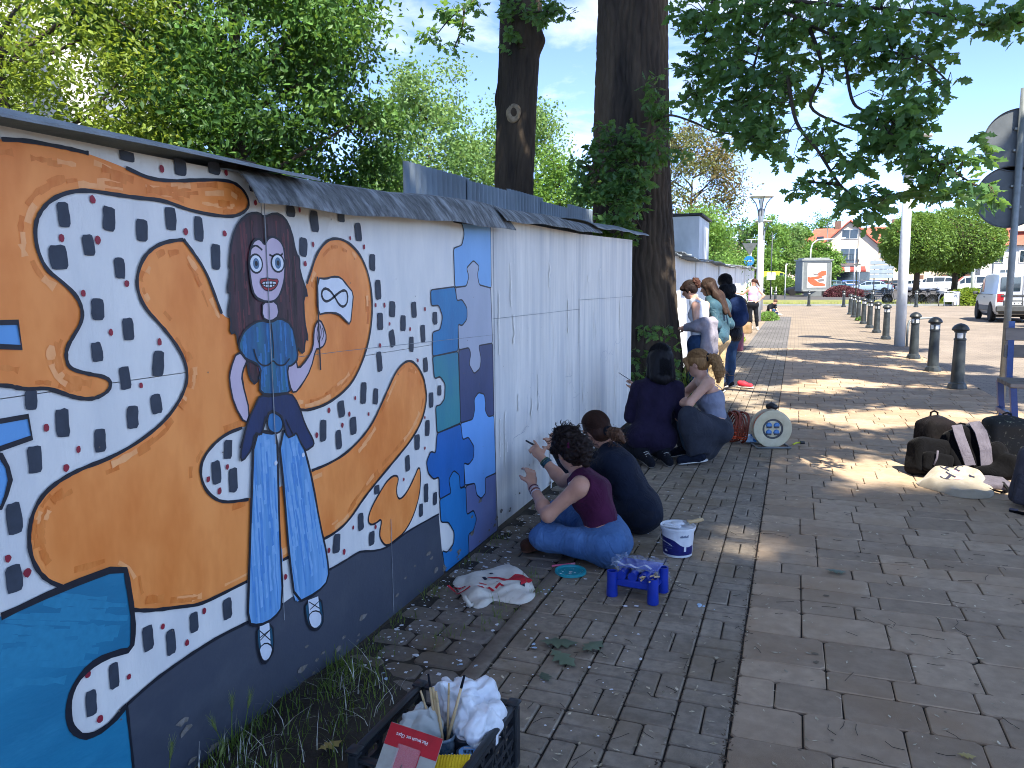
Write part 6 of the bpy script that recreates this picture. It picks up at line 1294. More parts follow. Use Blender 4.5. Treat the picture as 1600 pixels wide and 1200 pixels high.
soft('hair', [ell(H(0, -.014, .034), (.083, .104, .092), R, .02), ell(H(0, .045, -.068), (.062, .085, .09), R, .015, 1), cap(H(-.05, -.05, 0), J['neck']+bk*.1-f6.side*.05, .05, .05, .05), cap(H(.05, -.05, 0), J['neck']+bk*.1+f6.side*.05, .05, .05, .05), cap(J['neck']+bk*.11-f6.side*.05, J['chest']+bk*.16-f6.side*.05-f6.up*.06, .052, .03, .05), cap(J['neck']+bk*.11+f6.side*.05, J['chest']+bk*.17+f6.side*.04-f6.up*.12, .052, .02, .05), cap(H(-.075, .02, .02), H(-.07, .0, -.14), .02, .02, .03)], .009, h_long, f6.t, folds(.004, 60, 1, (1, 1, .25)))

hair_over(f6, h_long, 420, 'down', 8, ln=.42, r=.0024, rad=(.086, .107, .094), wave=.004)
# 7 --- black jacket, navy backpack
f7 = Fig('standing person in shiny black hooded jacket and blue jeans wearing a navy backpack', dict(pelvis=(-.93,11.8,.86), chest=(-.95,11.8,1.26), neck=(-.975,11.8,1.44), head=(-1.0,11.8,1.59), face=(-1.09,11.88,1.56), ls=(-1.09,11.73,1.32), le=(-1.14,11.7,1.06), lw=(-1.27,11.92,.93), lh=(-1.33,11.96,.92), rs=(-.81,11.87,1.32), re=(-.79,11.93,1.05), rw=(-.94,12.1,.88), rh=(-1.0,12.16,.87), lhip=(-1.0,11.75,.82), lk=(-1.01,11.75,.44), la=(-1.0,11.8,.08), lt=(-1.11,11.82,.04), rhip=(-.87,11.85,.82), rk=(-.89,11.86,.44), ra=(-.90,11.9,.08), rt=(-.99,11.95,.04)), 1.02, (-.93, 11.8, 0))
f7.body(m_skin, .0155, feet=False); f7.eyes(); J = f7.J; H = f7.H; R = f7.HR; FR = np.column_stack([f7.side, f7.front, f7.up])
soft('jacket', f7.torso(.05)+f7.arm('l', .042, 1.9, True)+f7.arm('r', .042, 1.9, True)+[cap(J['pelvis']-f7.side*.06, J['pelvis']+f7.side*.06, .15, None, .05)], .010, cloth('black_nylon', '#1d1f24', '#131418', 7, .002, 50, rough=.45, wr=.02, ws=7), f7.t, folds(.014, 9, 5, (1, 1, 1.2), 2.2))
soft('hood', [ell(J['neck']-f7.front*.07+f7.up*.05, (.135, .09, .11), FR, .04), ell(J['neck']-f7.front*.07+f7.up*.15, (.07, .05, .07), FR, .03, 1)], .010, _mats['black_nylon'], f7.t, folds(.01, 14, 2))
soft('jeans', f7.hips(.012)+f7.leg('l', .016)+f7.leg('r', .016), .012, m_djean, f7.t, folds(.005, 13, 2))
sneaker(f7, 'l', m_black, m_sole); sneaker(f7, 'r', m_black, m_sole)
soft('hair', [ell(H(0, -.012, .034), (.092, .108, .098), R, .02), ell(H(0, .055, -.068), (.07, .085, .085), R, .015, 1), cap(H(-.05, -.04, -.02), H(-.045, -.06, -.08), .045, .04, .03), cap(H(.05, -.04, -.02), H(.045, -.06, -.08), .045, .04, .03)], .009, h_black, f7.t, curls(.005, 70, 1))
hair_over(f7, h_black, 200, 'back', 9, (0, -.1, -.08), r=.002, rad=(.093, .109, .099))
bp7 = thing('backpack', 'navy rounded backpack worn on the back of the black jacketed person', 'backpack', tuple(J['chest']-f7.front*.25+np.array((.02, 0, -.2))), 0, 'backpacks')
c = J['chest']-f7.front*.22-f7.up*.11+f7.side*.05
m_navy = cloth('navy_canvas', '#1f2f52', '#182540', 6)
soft('bag', [ell(c+f7.up*.06, (.15, .11, .18), FR, .05), ell(c-f7.up*.07-f7.front*.03, (.15, .13, .15), FR, .05)], .010, m_navy, bp7, folds(.008, 12, 4))
b = MB()
for s_ in (-1, 1): b.tube([c+f7.side*s_*.09+f7.up*.17+f7.front*.03, J['chest']+f7.side*s_*.115+f7.up*.16, J['chest']+f7.side*s_*.12+f7.front*.12+f7.up*.03, J['chest']+f7.side*s_*.16-f7.up*.12+f7.front*.02, c+f7.side*s_*.11-f7.up*.13], .016, 6)
b.build('strap', m_navy, bp7, True, world=True); b = MB(); b.tube([c+f7.up*.2-f7.side*.03, c+f7.up*.25, c+f7.up*.2+f7.side*.03], .009, 6); b.build('top_loop', m_navy, bp7, True, world=True)
# pink bag hanging by the jeans
pk = thing('hanging_bag', 'small dusty pink cloth bag hanging beside the blue jeans leg', 'bag', (-.77, 11.95, .75)); soft('pouch', [rbox((-.77, 11.95, .72), (.03, .07, .12), .02)], .012, cloth('dusty_pink', '#8d5a68', '#7a4c5a'), pk, folds(.006, 14)); b = MB(); b.tube([(-.77, 11.9, .86), (-.79, 11.93, 1.02), (-.77, 12.0, .86)], .008, 5); b.build('strap', m_black, pk, True, world=True)

# 8 --- pink top, black leggings
dz = np.array((0, 0, .02))
f8 = Fig('person in pink top and black leggings, hand on hip beside the far lamp post', dict(pelvis=(-1.36,27,.98), chest=(-1.36,27,1.34), neck=(-1.345,27,1.51), head=(-1.34,27,1.66), face=(-1.42,27.06,1.64), ls=(-1.49,26.95,1.44), le=(-1.68,27.0,1.27), lw=(-1.86,27.1,1.30), lh=(-1.92,27.1,1.31), rs=(-1.21,27.05,1.44), re=(-1.01,27.0,1.22), rw=(-1.16,26.97,1.05), rh=(-1.22,26.95,1.03), lhip=(-1.44,26.97,.92), lk=(-1.42,26.97,.50), la=(-1.40,27.0,.15), lt=(-1.47,26.86,.10), rhip=(-1.28,27.03,.92), rk=(-1.23,27.05,.50), ra=(-1.20,27.1,.15), rt=(-1.16,26.95,.10)), 1.0, (-1.36, 27, .07))
f8.body(m_skin2, .014, feet=False); H = f8.H; R = f8.HR; J = f8.J; FR = np.column_stack([f8.side, f8.front, f8.up])
soft('top', f8.torso(.014)+[ell(J['ls']-f8.side*.04, (.07, .1, .1), FR, .02, 1), ell(J['rs']+f8.side*.04, (.07, .1, .1), FR, .02, 1), rbox(J['pelvis']-f8.up*.02, (.3, .3, .08), .01, FR, .01, 1)], .013, cloth('pink_jersey', '#c79fc0', '#b98fb2'), f8.t, folds(.006, 12, 2))
soft('leggings', f8.hips(.008)+f8.leg('l', .006)+f8.leg('r', .006), .013, m_black, f8.t)
sneaker(f8, 'l', M('white_leather', '#dcd9d2', '#c9c6be', scale=20, rough=.6), m_sole); sneaker(f8, 'r', _mats['white_leather'], m_sole)
soft('hair', [ell(H(0, -.014, .036), (.084, .104, .09), R, .02), ell(H(0, .05, -.068), (.07, .085, .085), R, .015, 1), ell(H(0, -.115, .02), (.045, .045, .05), R, .02), cap(H(0, -.13, 0), H(.06, -.15, -.16), .035, .02, .03)], .013, h_brown, f8.t, folds(.004, 50))
soft('wristband', [ell(J['rw']*.5+J['re']*.5, (.05, .05, .03), None)], .013, m_black, f8.t) if False else None

# 9 --- child sitting at the far edge of the brick band
f9 = Fig('person in black T-shirt sitting on the far brick paving, head bent over a sketch', dict(pelvis=(-1.20,38.2,.27), chest=(-1.12,38.2,.55), neck=(-1.02,38.19,.69), head=(-.92,38.17,.79), face=(-.83,38.08,.73), ls=(-1.17,38.08,.60), le=(-1.10,37.9,.38), lw=(-.90,37.8,.33), lh=(-.83,37.8,.34), rs=(-.95,38.32,.60), re=(-.84,38.2,.42), rw=(-.80,38.0,.36), rh=(-.77,37.92,.36), lhip=(-1.19,38.1,.25), lk=(-.98,37.85,.40), la=(-.76,37.85,.22), lt=(-.62,37.8,.20), rhip=(-1.14,38.32,.25), rk=(-.9,38.42,.36), ra=(-.78,38.12,.22), rt=(-.66,38.02,.20)), .95, (-1.15, 38.2, gz(38.2)))
f9.body(m_skin2, .016, feet=False); H = f9.H; R = f9.HR; J = f9.J
soft('shirt', f9.torso(.02)+f9.arm('l', .02, .75)+f9.arm('r', .02, .75), .015, m_black, f9.t, folds(.006, 12, 2))
soft('trousers', f9.hips(.012)+f9.leg('l', .016)+f9.leg('r', .016), .015, m_djean, f9.t)
sneaker(f9, 'l', _mats['white_leather'], m_sole); sneaker(f9, 'r', _mats['white_leather'], m_sole)
soft('hair', [ell(H(0, -.012, .036), (.088, .106, .095), R, .02), ell(H(0, .055, -.068), (.07, .085, .085), R, .015, 1)], .014, hair_mat('light_brown_hair', '#5a4030', '#3d2a1f'), f9.t, folds(.004, 50))

# 10 --- crouching at the far wall, half hidden
f10 = Fig('crouching person in black by the far wall, half hidden by the pink top figure', dict(pelvis=(-1.62,28,.40), chest=(-1.68,28,.70), neck=(-1.72,28,.88), head=(-1.75,28,1.0), face=(-1.85,28,.97), ls=(-1.74,27.86,.82), le=(-1.70,27.8,.60), lw=(-1.86,27.9,.66), lh=(-1.92,27.95,.68), rs=(-1.66,28.14,.82), re=(-1.68,28.2,.6), rw=(-1.82,28.2,.66), rh=(-1.88,28.2,.68), lhip=(-1.62,27.9,.36), lk=(-1.82,27.78,.52), la=(-1.66,27.88,.15), lt=(-1.77,27.8,.11), rhip=(-1.60,28.1,.36), rk=(-1.82,28.2,.52), ra=(-1.64,28.1,.15), rt=(-1.75,28.14,.11)), .95, (-1.63, 28, .075))
f10.body(m_skin2, .016, feet=False); H = f10.H; R = f10.HR; J = f10.J
soft('shirt', f10.torso(.02)+f10.arm('l', .02, .7)+f10.arm('r', .02, .7), .015, m_black, f10.t, folds(.006, 12, 2)); soft('trousers', f10.hips(.012)+f10.leg('l', .016)+f10.leg('r', .016), .015, m_navyblk, f10.t)
sneaker(f10, 'l', m_black, m_sole); sneaker(f10, 'r', m_black, m_sole)
soft('hair', [ell(H(0, -.012, .036), (.088, .106, .095), R, .02), ell(H(0, .055, -.068), (.07, .085, .085), R, .015, 1), cap(H(0, -.1, 0), H(0, -.12, -.12), .04, .02, .03)], .014, h_dark, f10.t, folds(.004, 50))
# ------------------------------------------------------------------ small things on the paving
def plast(name, c, c2=None, rough=.35, **k): return M(name, c, c2 or c, scale=12, rough=rough, spec=.5, **k)
m_wplast = plast('white_plastic', '#d8dcde', '#c8ccd0'); m_cobalt = plast('cobalt_plastic', '#1c3aa2', '#183292'); m_blkplast = plast('black_plastic', '#20252a', '#181c20', .45)
m_wood = M('pale_wood', '#c7ae83', '#b0966b', scale=24, rough=.6, stretch=(1, 1, .2)); m_steel = M('steel', '#a9adb0', '#8d9194', scale=14, rough=.35, metal=.8); m_dsteel = M('dark_steel', '#55595c', '#44484b', scale=14, rough=.45, metal=.6)
m_galv = M('galvanised_steel', '#878d8c', '#777d7c', scale=9, rough=.5, metal=.5)

# paint bucket
t = thing('paint_bucket', 'white paint bucket with dark blue wavy label, a brush lying on its lid', 'bucket', (-.60, 4.40, 0))
MB().lathe([(0, .003), (.078, .003), (.083, .0), (.093, .148), (.0985, .150), (.0985, .160), (.094, .162)], 40).build('tub', m_wplast, t, 40)
MB().lathe([(0, .158), (.088, .158), (.092, .168), (.1015, .172), (.103, .166), (.1015, .158)], 40).build('lid', m_wplast, t, 40)
def band(mb, a0, a1, f0, f1, n=40, off=.0012):
    def fn(u, v):
        a = a0+(a1-a0)*u; z = f0(u)+(f1(u)-f0(u))*v; r = .083+(.093-.083)*z/.148+off; return (r*math.cos(a), r*math.sin(a), z)
    mb.sheet(n, 4, fn)
b = MB(); wave = lambda u: .118-.022*u-.038/(1+math.exp(-(u-.52)*17))+.05*max(0, u-.8)
band(b, -2.75, -.2, lambda u: .014, wave); b.build('blue_label', M('label_blue', '#1f2468', '#191d5a', scale=30, rough=.35), t, True)
b = MB(); band(b, -3.6, -2.76, lambda u: .012, lambda u: .118); b.build('teal_label', M('label_teal', '#1d5a70', '#184c60', scale=30, rough=.35), t, True)
b = MB()
for k in range(9): band(b, -1.28+.062*k, -1.28+.062*k+.044, lambda u: .121, lambda u: .130+.003*(k % 3), 2, .0016)
band(b, -2.5, -1.9, lambda u: .082, lambda u: .085, 6, .0022); band(b, -2.5, -1.7, lambda u: .066, lambda u: .068, 6, .0022); band(b, -2.5, -1.8, lambda u: .052, lambda u: .054, 6, .0022)
b.build('label_print', M('print_ink', '#5d6b85', rough=.5), t)
b = MB(); band(b, -2.4, -2.15, lambda u: .03, lambda u: .045-.02*abs(u-.5), 6, .0022); band(b, -1.02, -.86, lambda u: .038, lambda u: .066, 6, .0022); b.build('paint_drips', m_splash, t)
b = MB(); b.tube([(-.1, -.0, .15), (-.09, -.06, .10), (-.02, -.1, .075)], .0018, 5); b.build('wire_handle', m_steel, t, True)
br = thing('flat_brush', 'flat paint brush with a wooden handle lying on the white bucket lid', 'brush', (-.60, 4.40, .176), .45)
b = MB(); b.box((.0, .0, .006), (.07, .05, .010), bev=.003); b.build('bristles', m_splash, br, 40); b = MB(); b.box((.045, 0, .006), (.03, .054, .013), bev=.003); b.build('ferrule', m_steel, br, 40)
MB().tube([(.055, 0, .008), (.085, 0, .012), (.12, 0, .017), (.15, 0, .022)], [.016, .010, .013, .009], 10).build('handle', m_wood, br, True)
pl_ = thing('putty_scraper', 'white flat scraper lying across the paint bucket lid', 'scraper', (-.63, 4.345, .1735), -.18); b = MB(); b.box((0, 0, .004), (.11, .035, .006), bev=.002); b.build('blade', m_wplast, pl_, 40); b = MB(); b.box((.0, .012, .010), (.1, .010, .008), bev=.002); b.build('rib', m_wplast, pl_, 40)

# turquoise lid and pink marker
t = thing('bucket_lid', 'round turquoise plastic lid lying on the bricks, spotted with white paint', 'lid', (-1.107, 3.90, 0))
MB().lathe([(0, .008), (.068, .008), (.072, .014), (.08, .017), (.086, .014), (.087, .002), (.084, 0)], 44).build('disc', plast('turquoise_plastic', '#2497a2', '#1f8791'), t, 40)
v, f = splats(26, lambda g: ((lambda r, a: (r*math.cos(a), r*math.sin(a)))(g.uniform(.005, .083), g.uniform(0, 6.28))), .002, .008, 12, .0085)
v = [(x, y, z+(.009 if math.hypot(x, y) > .07 else 0)-gz(y)) for x, y, z in v]; link('paint_spots', mesh_np('paint_spots', v, f, m_splash, True), t)
t = thing('pink_marker', 'slim pink marker pen lying beyond the turquoise lid', 'marker', (-1.175, 3.985, .006), .63)
MB().cone((-.065, 0, 0), (.045, 0, 0), .006, .0058, 10).build('barrel', plast('pink_plastic', '#e0698c', '#d25a7e'), t, 40); MB().cone((.0452, 0, 0), (.072, 0, 0), .0066, .006, 10).build('cap', plast('pale_pink_plastic', '#e8a0b4'), t, 40)

# crumpled tote with red print
def cloth_bag(t, corners, hfun, mat_, name='cloth', n=46, pad=.0):
    """a soft flat bag: top sheet over a ground outline, rounded edges, closed underneath"""
    cx_ = sum(p[0] for p in corners)/len(corners); cy_ = sum(p[1] for p in corners)/len(corners); ring = chaikin(corners, 1); m = 96
    def bound(a):
        best = .05
        for i in range(len(ring)):
            x1, y1 = ring[i][0]-cx_, ring[i][1]-cy_; x2, y2 = ring[(i+1) % len(ring)][0]-cx_, ring[(i+1) % len(ring)][1]-cy_
            dx, dy = math.cos(a), math.sin(a); den = dx*(y2-y1)-dy*(x2-x1)
            if abs(den) < 1e-9: continue
            s = (x1*(y2-y1)-y1*(x2-x1))/den; u = (x1*dy-y1*dx)/den
            if s > 0 and -1e-6 <= u <= 1+1e-6: best = max(best, s)
        return best
    B_ = [bound(2*math.pi*i/m) for i in range(m)]; V = []
    for j in range(n+1):
        r = j/n
        for i in range(m):
            a = 2*math.pi*i/m; x, y = cx_+B_[i]*r*math.cos(a), cy_+B_[i]*r*math.sin(a); V.append((x, y, max(.004, hfun(x, y)*(1-r**14)+.004)))
    Fq = [(j*m+i, j*m+(i+1) % m, (j+1)*m+(i+1) % m, (j+1)*m+i) for j in range(n) for i in range(m)]
    A = len(V); V += [(x, y, .001) for x, y, z in V[-m:]]; Fq += [(A-m+i, A-m+(i+1) % m, A+(i+1) % m, A+i) for i in range(m)]
    mb = MB(); mb.add(V, Fq); return mb.build(name, mat_, t, True, world=True)
def print_on(t, polys, mp_, hfun, mat_, name, lift=.0035, sub=16):
    mb = MB()
    for poly in polys:
        tr_ = tessellate_polygon([[Vector((p[0], p[1], 0)) for p in poly]])
        for q in tr_:
            a, b, c = (np.array(poly[i]) for i in q); k = sub
            v = []; ids = {}
            for i in range(k+1):
                for j in range(k+1-i): ids[i, j] = len(v); p = a+(b-a)*i/k+(c-a)*j/k; x, y = mp_(*p); v.append((x, y, hfun(x, y)+.004+lift))
            fs = []
            for i in range(k):
                for j in range(k-i):
                    fs.append((ids[i, j], ids[i+1, j], ids[i, j+1]))
                    if i+j < k-1: fs.append((ids[i+1, j], ids[i+1, j+1], ids[i, j+1]))
            mb.add(v, fs)
    return mb.build(name, mat_, t, True, world=True)
m_canvas = M('tote_canvas', '#d0ccc0', '#c2bdaf', scale=18, rough=.9, bump=.0012, bscale=420, sheen=.2)
m_print = M('red_print', '#bf2430', '#ab1e2a', scale=60, rough=.8); m_dprint = M('dark_print', '#23243a', '#191a2c', scale=60, rough=.8)
t = thing('tote_bag', 'crumpled cream canvas tote with red print lying by the foot of the mural', 'tote bag', (-1.42, 3.55, 0))
C1 = [(-1.69,3.59),(-1.60,3.72),(-1.50,3.86),(-1.45,3.91),(-1.29,3.75),(-1.20,3.58),(-1.18,3.51),(-1.185,3.44),(-1.215,3.40),(-1.30,3.40),(-1.37,3.41),(-1.365,3.33),(-1.40,3.28),(-1.47,3.32),(-1.545,3.42)]
def h1(x, y):
    u = (x+1.44)*.77+(y-3.56)*.64; w = -(x+1.44)*.64+(y-3.56)*.77
    return .012+.05*float(crease(np.array([[x, y, 0.]]), 4.2, 3, 4)[0]-.38)+.003*math.sin(u*19+w*9)*math.sin(w*17+1)+.013*math.exp(-((w+.03+.25*u)/.028)**2)-.016*math.exp(-((w-.015+.22*u)/.016)**2)+.011*math.exp(-((w+.105-.1*u)/.02)**2)+.010*math.sin(u*43)*math.exp(-((x+1.42)/.08)**2)
cloth_bag(t, C1, h1, m_canvas)
# the print, in the bag's own plane: u along the bag (to the right), w across
def mp1(u, w): return (-1.44+u*.77-w*.64, 3.56+u*.64+w*.77)
A1 = [[(.0,.085),(.055,.06),(.11,.045),(.16,.075),(.20,.065),(.205,.03),(.225,-.02),(.19,-.03),(.165,-.085),(.13,-.10),(.145,-.04),(.10,-.01),(.06,.02)], [(-.19,.045),(-.165,.045),(-.155,.0),(-.17,-.005)], [(-.165,.0),(-.15,-.005),(-.115,.04),(-.13,.045)], [(-.23,.02),(-.20,-.02),(-.19,-.02),(-.215,.03)],
      [(-.20,-.035),(-.12,-.02),(-.12,-.035),(-.2,-.052)], [(-.07,-.02),(-.03,-.012),(-.03,-.025),(-.07,-.03)], [(-.10,-.075),(-.06,-.045),(-.05,-.055),(-.09,-.085)], [(-.045,-.05),(-.02,-.04),(-.005,-.08),(-.02,-.085),(-.025,-.055)], [(.0,-.06),(.03,-.05),(.05,-.08),(.04,-.085),(.028,-.065),(.005,-.075)], [(.02,.0),(.09,.01),(.09,-.005),(.03,-.015)]]
print_on(t, A1, mp1, h1, m_print, 'red_print')
print_on(t, [[(-.02,.097),(.0,.10),(.004,.068),(-.014,.064)], [(.13,-.083),(.155,-.09),(.15,-.105),(.125,-.10)], [(.03,.125),(.05,.128),(.052,.115),(.034,.112)]], mp1, h1, m_dprint, 'dark_print', .003)
b = MB(); b.tube([(-1.50, 3.36, .02), (-1.47, 3.29, .045), (-1.43, 3.27, .02), (-1.44, 3.31, .012)], .011, 8); b.build('handle', m_canvas, t, True, world=True)

# blue rack in clear wrap
t = thing('plastic_rack', 'cobalt blue plastic roller rack on stubby legs wrapped in clear film, wooden sticks inside', 'rack', (-.70, 3.74, 0), -.10)
for x, y in ((-.115, -.085), (.10, -.10), (.105, .07), (-.105, .08)): MB().lathe([(.027, 0), (.029, .004), (.026, .09), (.027, .13), (.020, .13), (.019, .06), (0, .06)], 20, (x, y, 0)).build('leg', m_cobalt, t, 40)
b = MB(); b.box((-.005, .0, .062), (.22, .17, .02), bev=.008); b.box((-.005, -.08, .075), (.17, .018, .04), bev=.006); b.build('tray', m_cobalt, t, 40)
for x in (-.068, -.01, .045): MB().lathe([(.024, 0), (.025, .15), (.020, .15), (.019, .004)], 18, (x, -.085, .112), 'y').build('tube', m_cobalt, t, 40)
b = MB(); b.box((0, .02, .145), (.21, .12, .008), bev=.003); b.build('shelf', m_cobalt, t, 40)
rk = thing('wooden_sticks', 'bundle of pale wooden sticks poking out of the blue wrapped rack', 'sticks', (-.66, 3.67, .11), -.1)
for k, (a, e) in enumerate([(.0, .05), (.02, -.35), (.035, .25), (.05, -.1), (-.015, .3), (.06, .2)]): MB().cone((a, .05, .0), (a+e*.06, -.07, .012+.015*(k % 3)), .0042, .0042, 7).build('stick', m_wood, rk, 40)
def film(u, v):
    a = math.pi*(.2+.8*v); x = -.13+.26*u; y = -.11*math.cos(a)+.0; z = .075+.105*math.sin(a)**.6
    return (x+.008*math.sin(v*23+u*9), y+.010*math.sin(u*31+v*7), z+.012*math.sin(u*27+v*19)*math.sin(u*11))
b = MB(); b.sheet(46, 30, film); b.build('clear_film', glass_mat('clear_film', '#c9d6ea', .16, .08), t, True)
b = MB(); b.sheet(30, 3, lambda u, v: (-.12+.2*u, -.075+.02*v+.01*math.sin(u*9), .166+.006*math.sin(u*17))); b.build('film_fold', glass_mat('film_fold', '#e3e9f0', .5, .15), t, True)

# black crate with painting things
t = thing('plastic_crate', 'black slatted plastic crate full of painting things at the bottom of the picture', 'crate', (-.985, 1.99, 0), -.02)
cw, cd, chh = .34, .40, .215
for s_ in (-1, 1):
    for k in range(5): b = MB(); b.box((s_*cw/2, 0, .02+.043*k), (.012, cd-.02, .016)); b.build('slat', m_blkplast, t)
    for k in range(4): b = MB(); b.box((0, s_*cd/2, .02+.043*k), (cw-.02, .012, .016)); b.build('slat', m_blkplast, t)
    b = MB()
    for k in range(9): b.box((s_*(cw/2+.001), -cd/2+.03+k*(cd-.06)/8, .1), (.011, .010, .19), rotm(.35 if k % 2 else -.35))
    b.build('lattice', m_blkplast, t)
for sx in (-1, 1):
    for sy in (-1, 1): b = MB(); b.box((sx*cw/2, sy*cd/2, chh/2), (.034, .034, chh), bev=.008); b.box((sx*cw/2, sy*cd/2, chh+.006), (.042, .042, .014), bev=.005); b.build('corner_post', m_blkplast, t, 40)
b = MB()
for sx in (-1, 1): b.box((sx*cw/2, 0, chh), (.026, cd-.03, .016), bev=.005)
for sy in (-1, 1): b.box((0, sy*cd/2, chh-(.02 if sy < 0 else 0)), (cw-.03, .026, .016), bev=.005)
b.build('rim', m_blkplast, t, 40); b = MB(); b.box((0, 0, .008), (cw, cd, .012)); b.build('floor', m_blkplast, t)
# crumpled white bags in it
def crumple(name, label, blobs, seed, m, cat='plastic bag', res=.0046, amp=.021):
    tt = thing(name, label, cat, blobs[0][0]); 
    def nz_(v, Q):
        n = vnorm(v, Q); w = (crease(v, 11, seed, 3)-.5)*2.9+(crease(v, 27, seed+5, 3)-.5)*1.3; return v+n*(w*amp)[:, None]
    g_ = np.random.default_rng(seed+50); P_ = [ell(c, r, None, .015) for c, r in blobs]
    for c, r in blobs:
        for k in range(3): d = nv(g_.normal(size=3)+np.array((0, 0, .8))); P_.append(cap(np.array(c)+d*np.array(r)*.6, np.array(c)+d*np.array(r)*1.35, .03, .004, .02))
    soft('film', P_, res, m, tt, nz_, 0, sharp=28); return tt
m_wbag = M('white_bag', '#dfe3e6', '#d0d6da', scale=14, rough=.4, spec=.5); b_ = m_wbag.node_tree.nodes['Principled BSDF']; b_.inputs['Subsurface Weight'].default_value = .12; b_.inputs['Subsurface Radius'].default_value = (.02, .02, .02)
crumple('crumpled_bag', 'crumpled white plastic bag heaped at the back of the black crate', [((-.95, 2.10, .25), (.085, .06, .065)), ((-.90, 2.12, .245), (.07, .05, .055)), ((-1.0, 2.11, .22), (.06, .05, .07))], 1, m_wbag)
crumple('crumpled_bag', 'second crumpled white bag with sharp folds at the right side of the crate', [((-.875, 2.03, .225), (.065, .07, .06)), ((-.86, 2.085, .22), (.05, .05, .05))], 4, m_wbag)
crumple('crumpled_paper', 'small crumpled pale paper between the brush jar and the crate side', [((-1.05, 1.98, .19), (.045, .05, .07))], 7, M('pale_paper', '#b9beb9', '#a8ada8', scale=12, rough=.8), 'paper')
# jar of brushes
jr = thing('brush_jar', 'paint stained blue glass jar holding long wooden brushes in the crate', 'jar', (-.965, 1.975, .075))
MB().lathe([(0, 0), (.036, 0), (.040, .008), (.040, .105), (.037, .115), (.041, .118), (.041, .130), (.037, .130), (.036, .115), (.036, .01), (0, .01)], 26).build('glass', M('stained_glass', '#37566c', '#22384c', scale=26, rough=.18, spec=.6, col3='#8ba0ae', s3=18), jr, True)
def brush(label, tip, top, r, tipc, ferr=True, kind='paint_brush'):
    bb = thing(kind, label, 'brush', tip, 0, 'brushes standing in the jar'); a = Vector((0, 0, 0)); d = Vector(top)-Vector(tip)
    MB().tube([a, d*.5, d*.86], [r*.7, r, r*.8], 8).build('handle', m_wood, bb, True)
    if ferr: MB().cone(d*.86, d*1.0, r*.9, r*.7, 8).build('painted_end', tipc, bb, True)
J0 = (-.965, 1.975, .10)
brush('long brush leaning right with a black handle end, longest in the jar', (-.97, 1.97, .10), (-.912, 2.03, .375), .0052, m_black)
brush('brush with a black handle end leaning left in the jar', (-.965, 1.965, .10), (-1.02, 2.0, .375), .0048, m_black)
brush('plain wooden brush leaning far left over the crate edge', (-.96, 1.975, .10), (-1.04, 1.985, .325), .0042, m_wood)
brush('thick pale brush standing left of the centre of the jar', (-.955, 1.965, .10), (-1.005, 2.0, .335), .006, m_wood)
brush('pale brush standing close beside the thick one', (-.95, 1.97, .10), (-.99, 1.99, .33), .0048, m_wood)
brush('thin upright brush at the back of the jar', (-.955, 1.985, .10), (-.965, 2.03, .34), .0042, m_wood)
# two dark jars with round stickers, tub and yellow cloth
for (x, y, z, lab, c1, bar) in ((-.90, 2.005, .075, 'dark round paint jar with a white barcode sticker on its lid', '#1b222c', '#e3e5e6'), (-.866, 1.945, .065, 'dark round paint jar with blue and white barcode sticker on its lid', '#1c2a3a', '#6fa6d8')):
    q = thing('paint_jar', lab, 'jar', (x, y, z), .3, 'dark paint jars in the crate')
    MB().lathe([(0, 0), (.033, 0), (.034, .09), (.037, .092), (.037, .118), (.034, .121), (0, .121)], 28).build('jar', plast('dark_jar_'+c1[1:4], c1), q, 40)
    b = MB(); b.lathe([(0, .1222), (.028, .1222), (.0285, .1214)], 26); b.build('sticker', M('sticker_'+bar[1:4], bar, rough=.5), q, 40)
    b = MB()
    for k in range(9): b.box((-.014+.0034*k, -.003, .1226), (.0013+.0008*(k % 3), .018, .0006))
    b.build('barcode', m_black, q); b = MB(); b.box((.0, .016, .1225), (.03, .006, .0006)); b.build('sticker_stripe', m_wplast, q)
q = thing('clear_tub', 'clear plastic tub stained with paint beside the brush set', 'tub', (-.895, 1.89, .1), .3); MB().box((0, 0, .045), (.085, .07, .09), bev=.012).build('tub', glass_mat('dirty_clear_plastic', '#7f97a0', .5, .2), q, 40)
v, f = splats(16, lambda g: (g.uniform(-.035, .035), g.uniform(-.028, .028)), .003, .010, 5, .0905); v = [(a, b__, c-gz(b__)) for a, b__, c in v]; link('paint_stains', mesh_np('paint_stains', v, f, m_splashb, True), q)
q = thing('yellow_cloth', 'ribbed yellow sponge cloth folded at the front of the crate', 'cloth', (-.88, 1.835, .16), .22)
b = MB(); b.sheet(60, 10, lambda u, v: (-.06+.12*u, -.04+.07*v, .055-.05*(1-v)**2+.012*u+.0016*math.sin(u*60*math.pi/2.2))); b.sheet(60, 10, lambda u, v: (-.06+.12*u, -.04+.07*v, .048-.05*(1-v)**2+.012*u)); b.build('cloth', M('yellow_sponge', '#e3bf1f', '#d3ae18', scale=30, rough=.85, bump=.002, bscale=300), q, True)
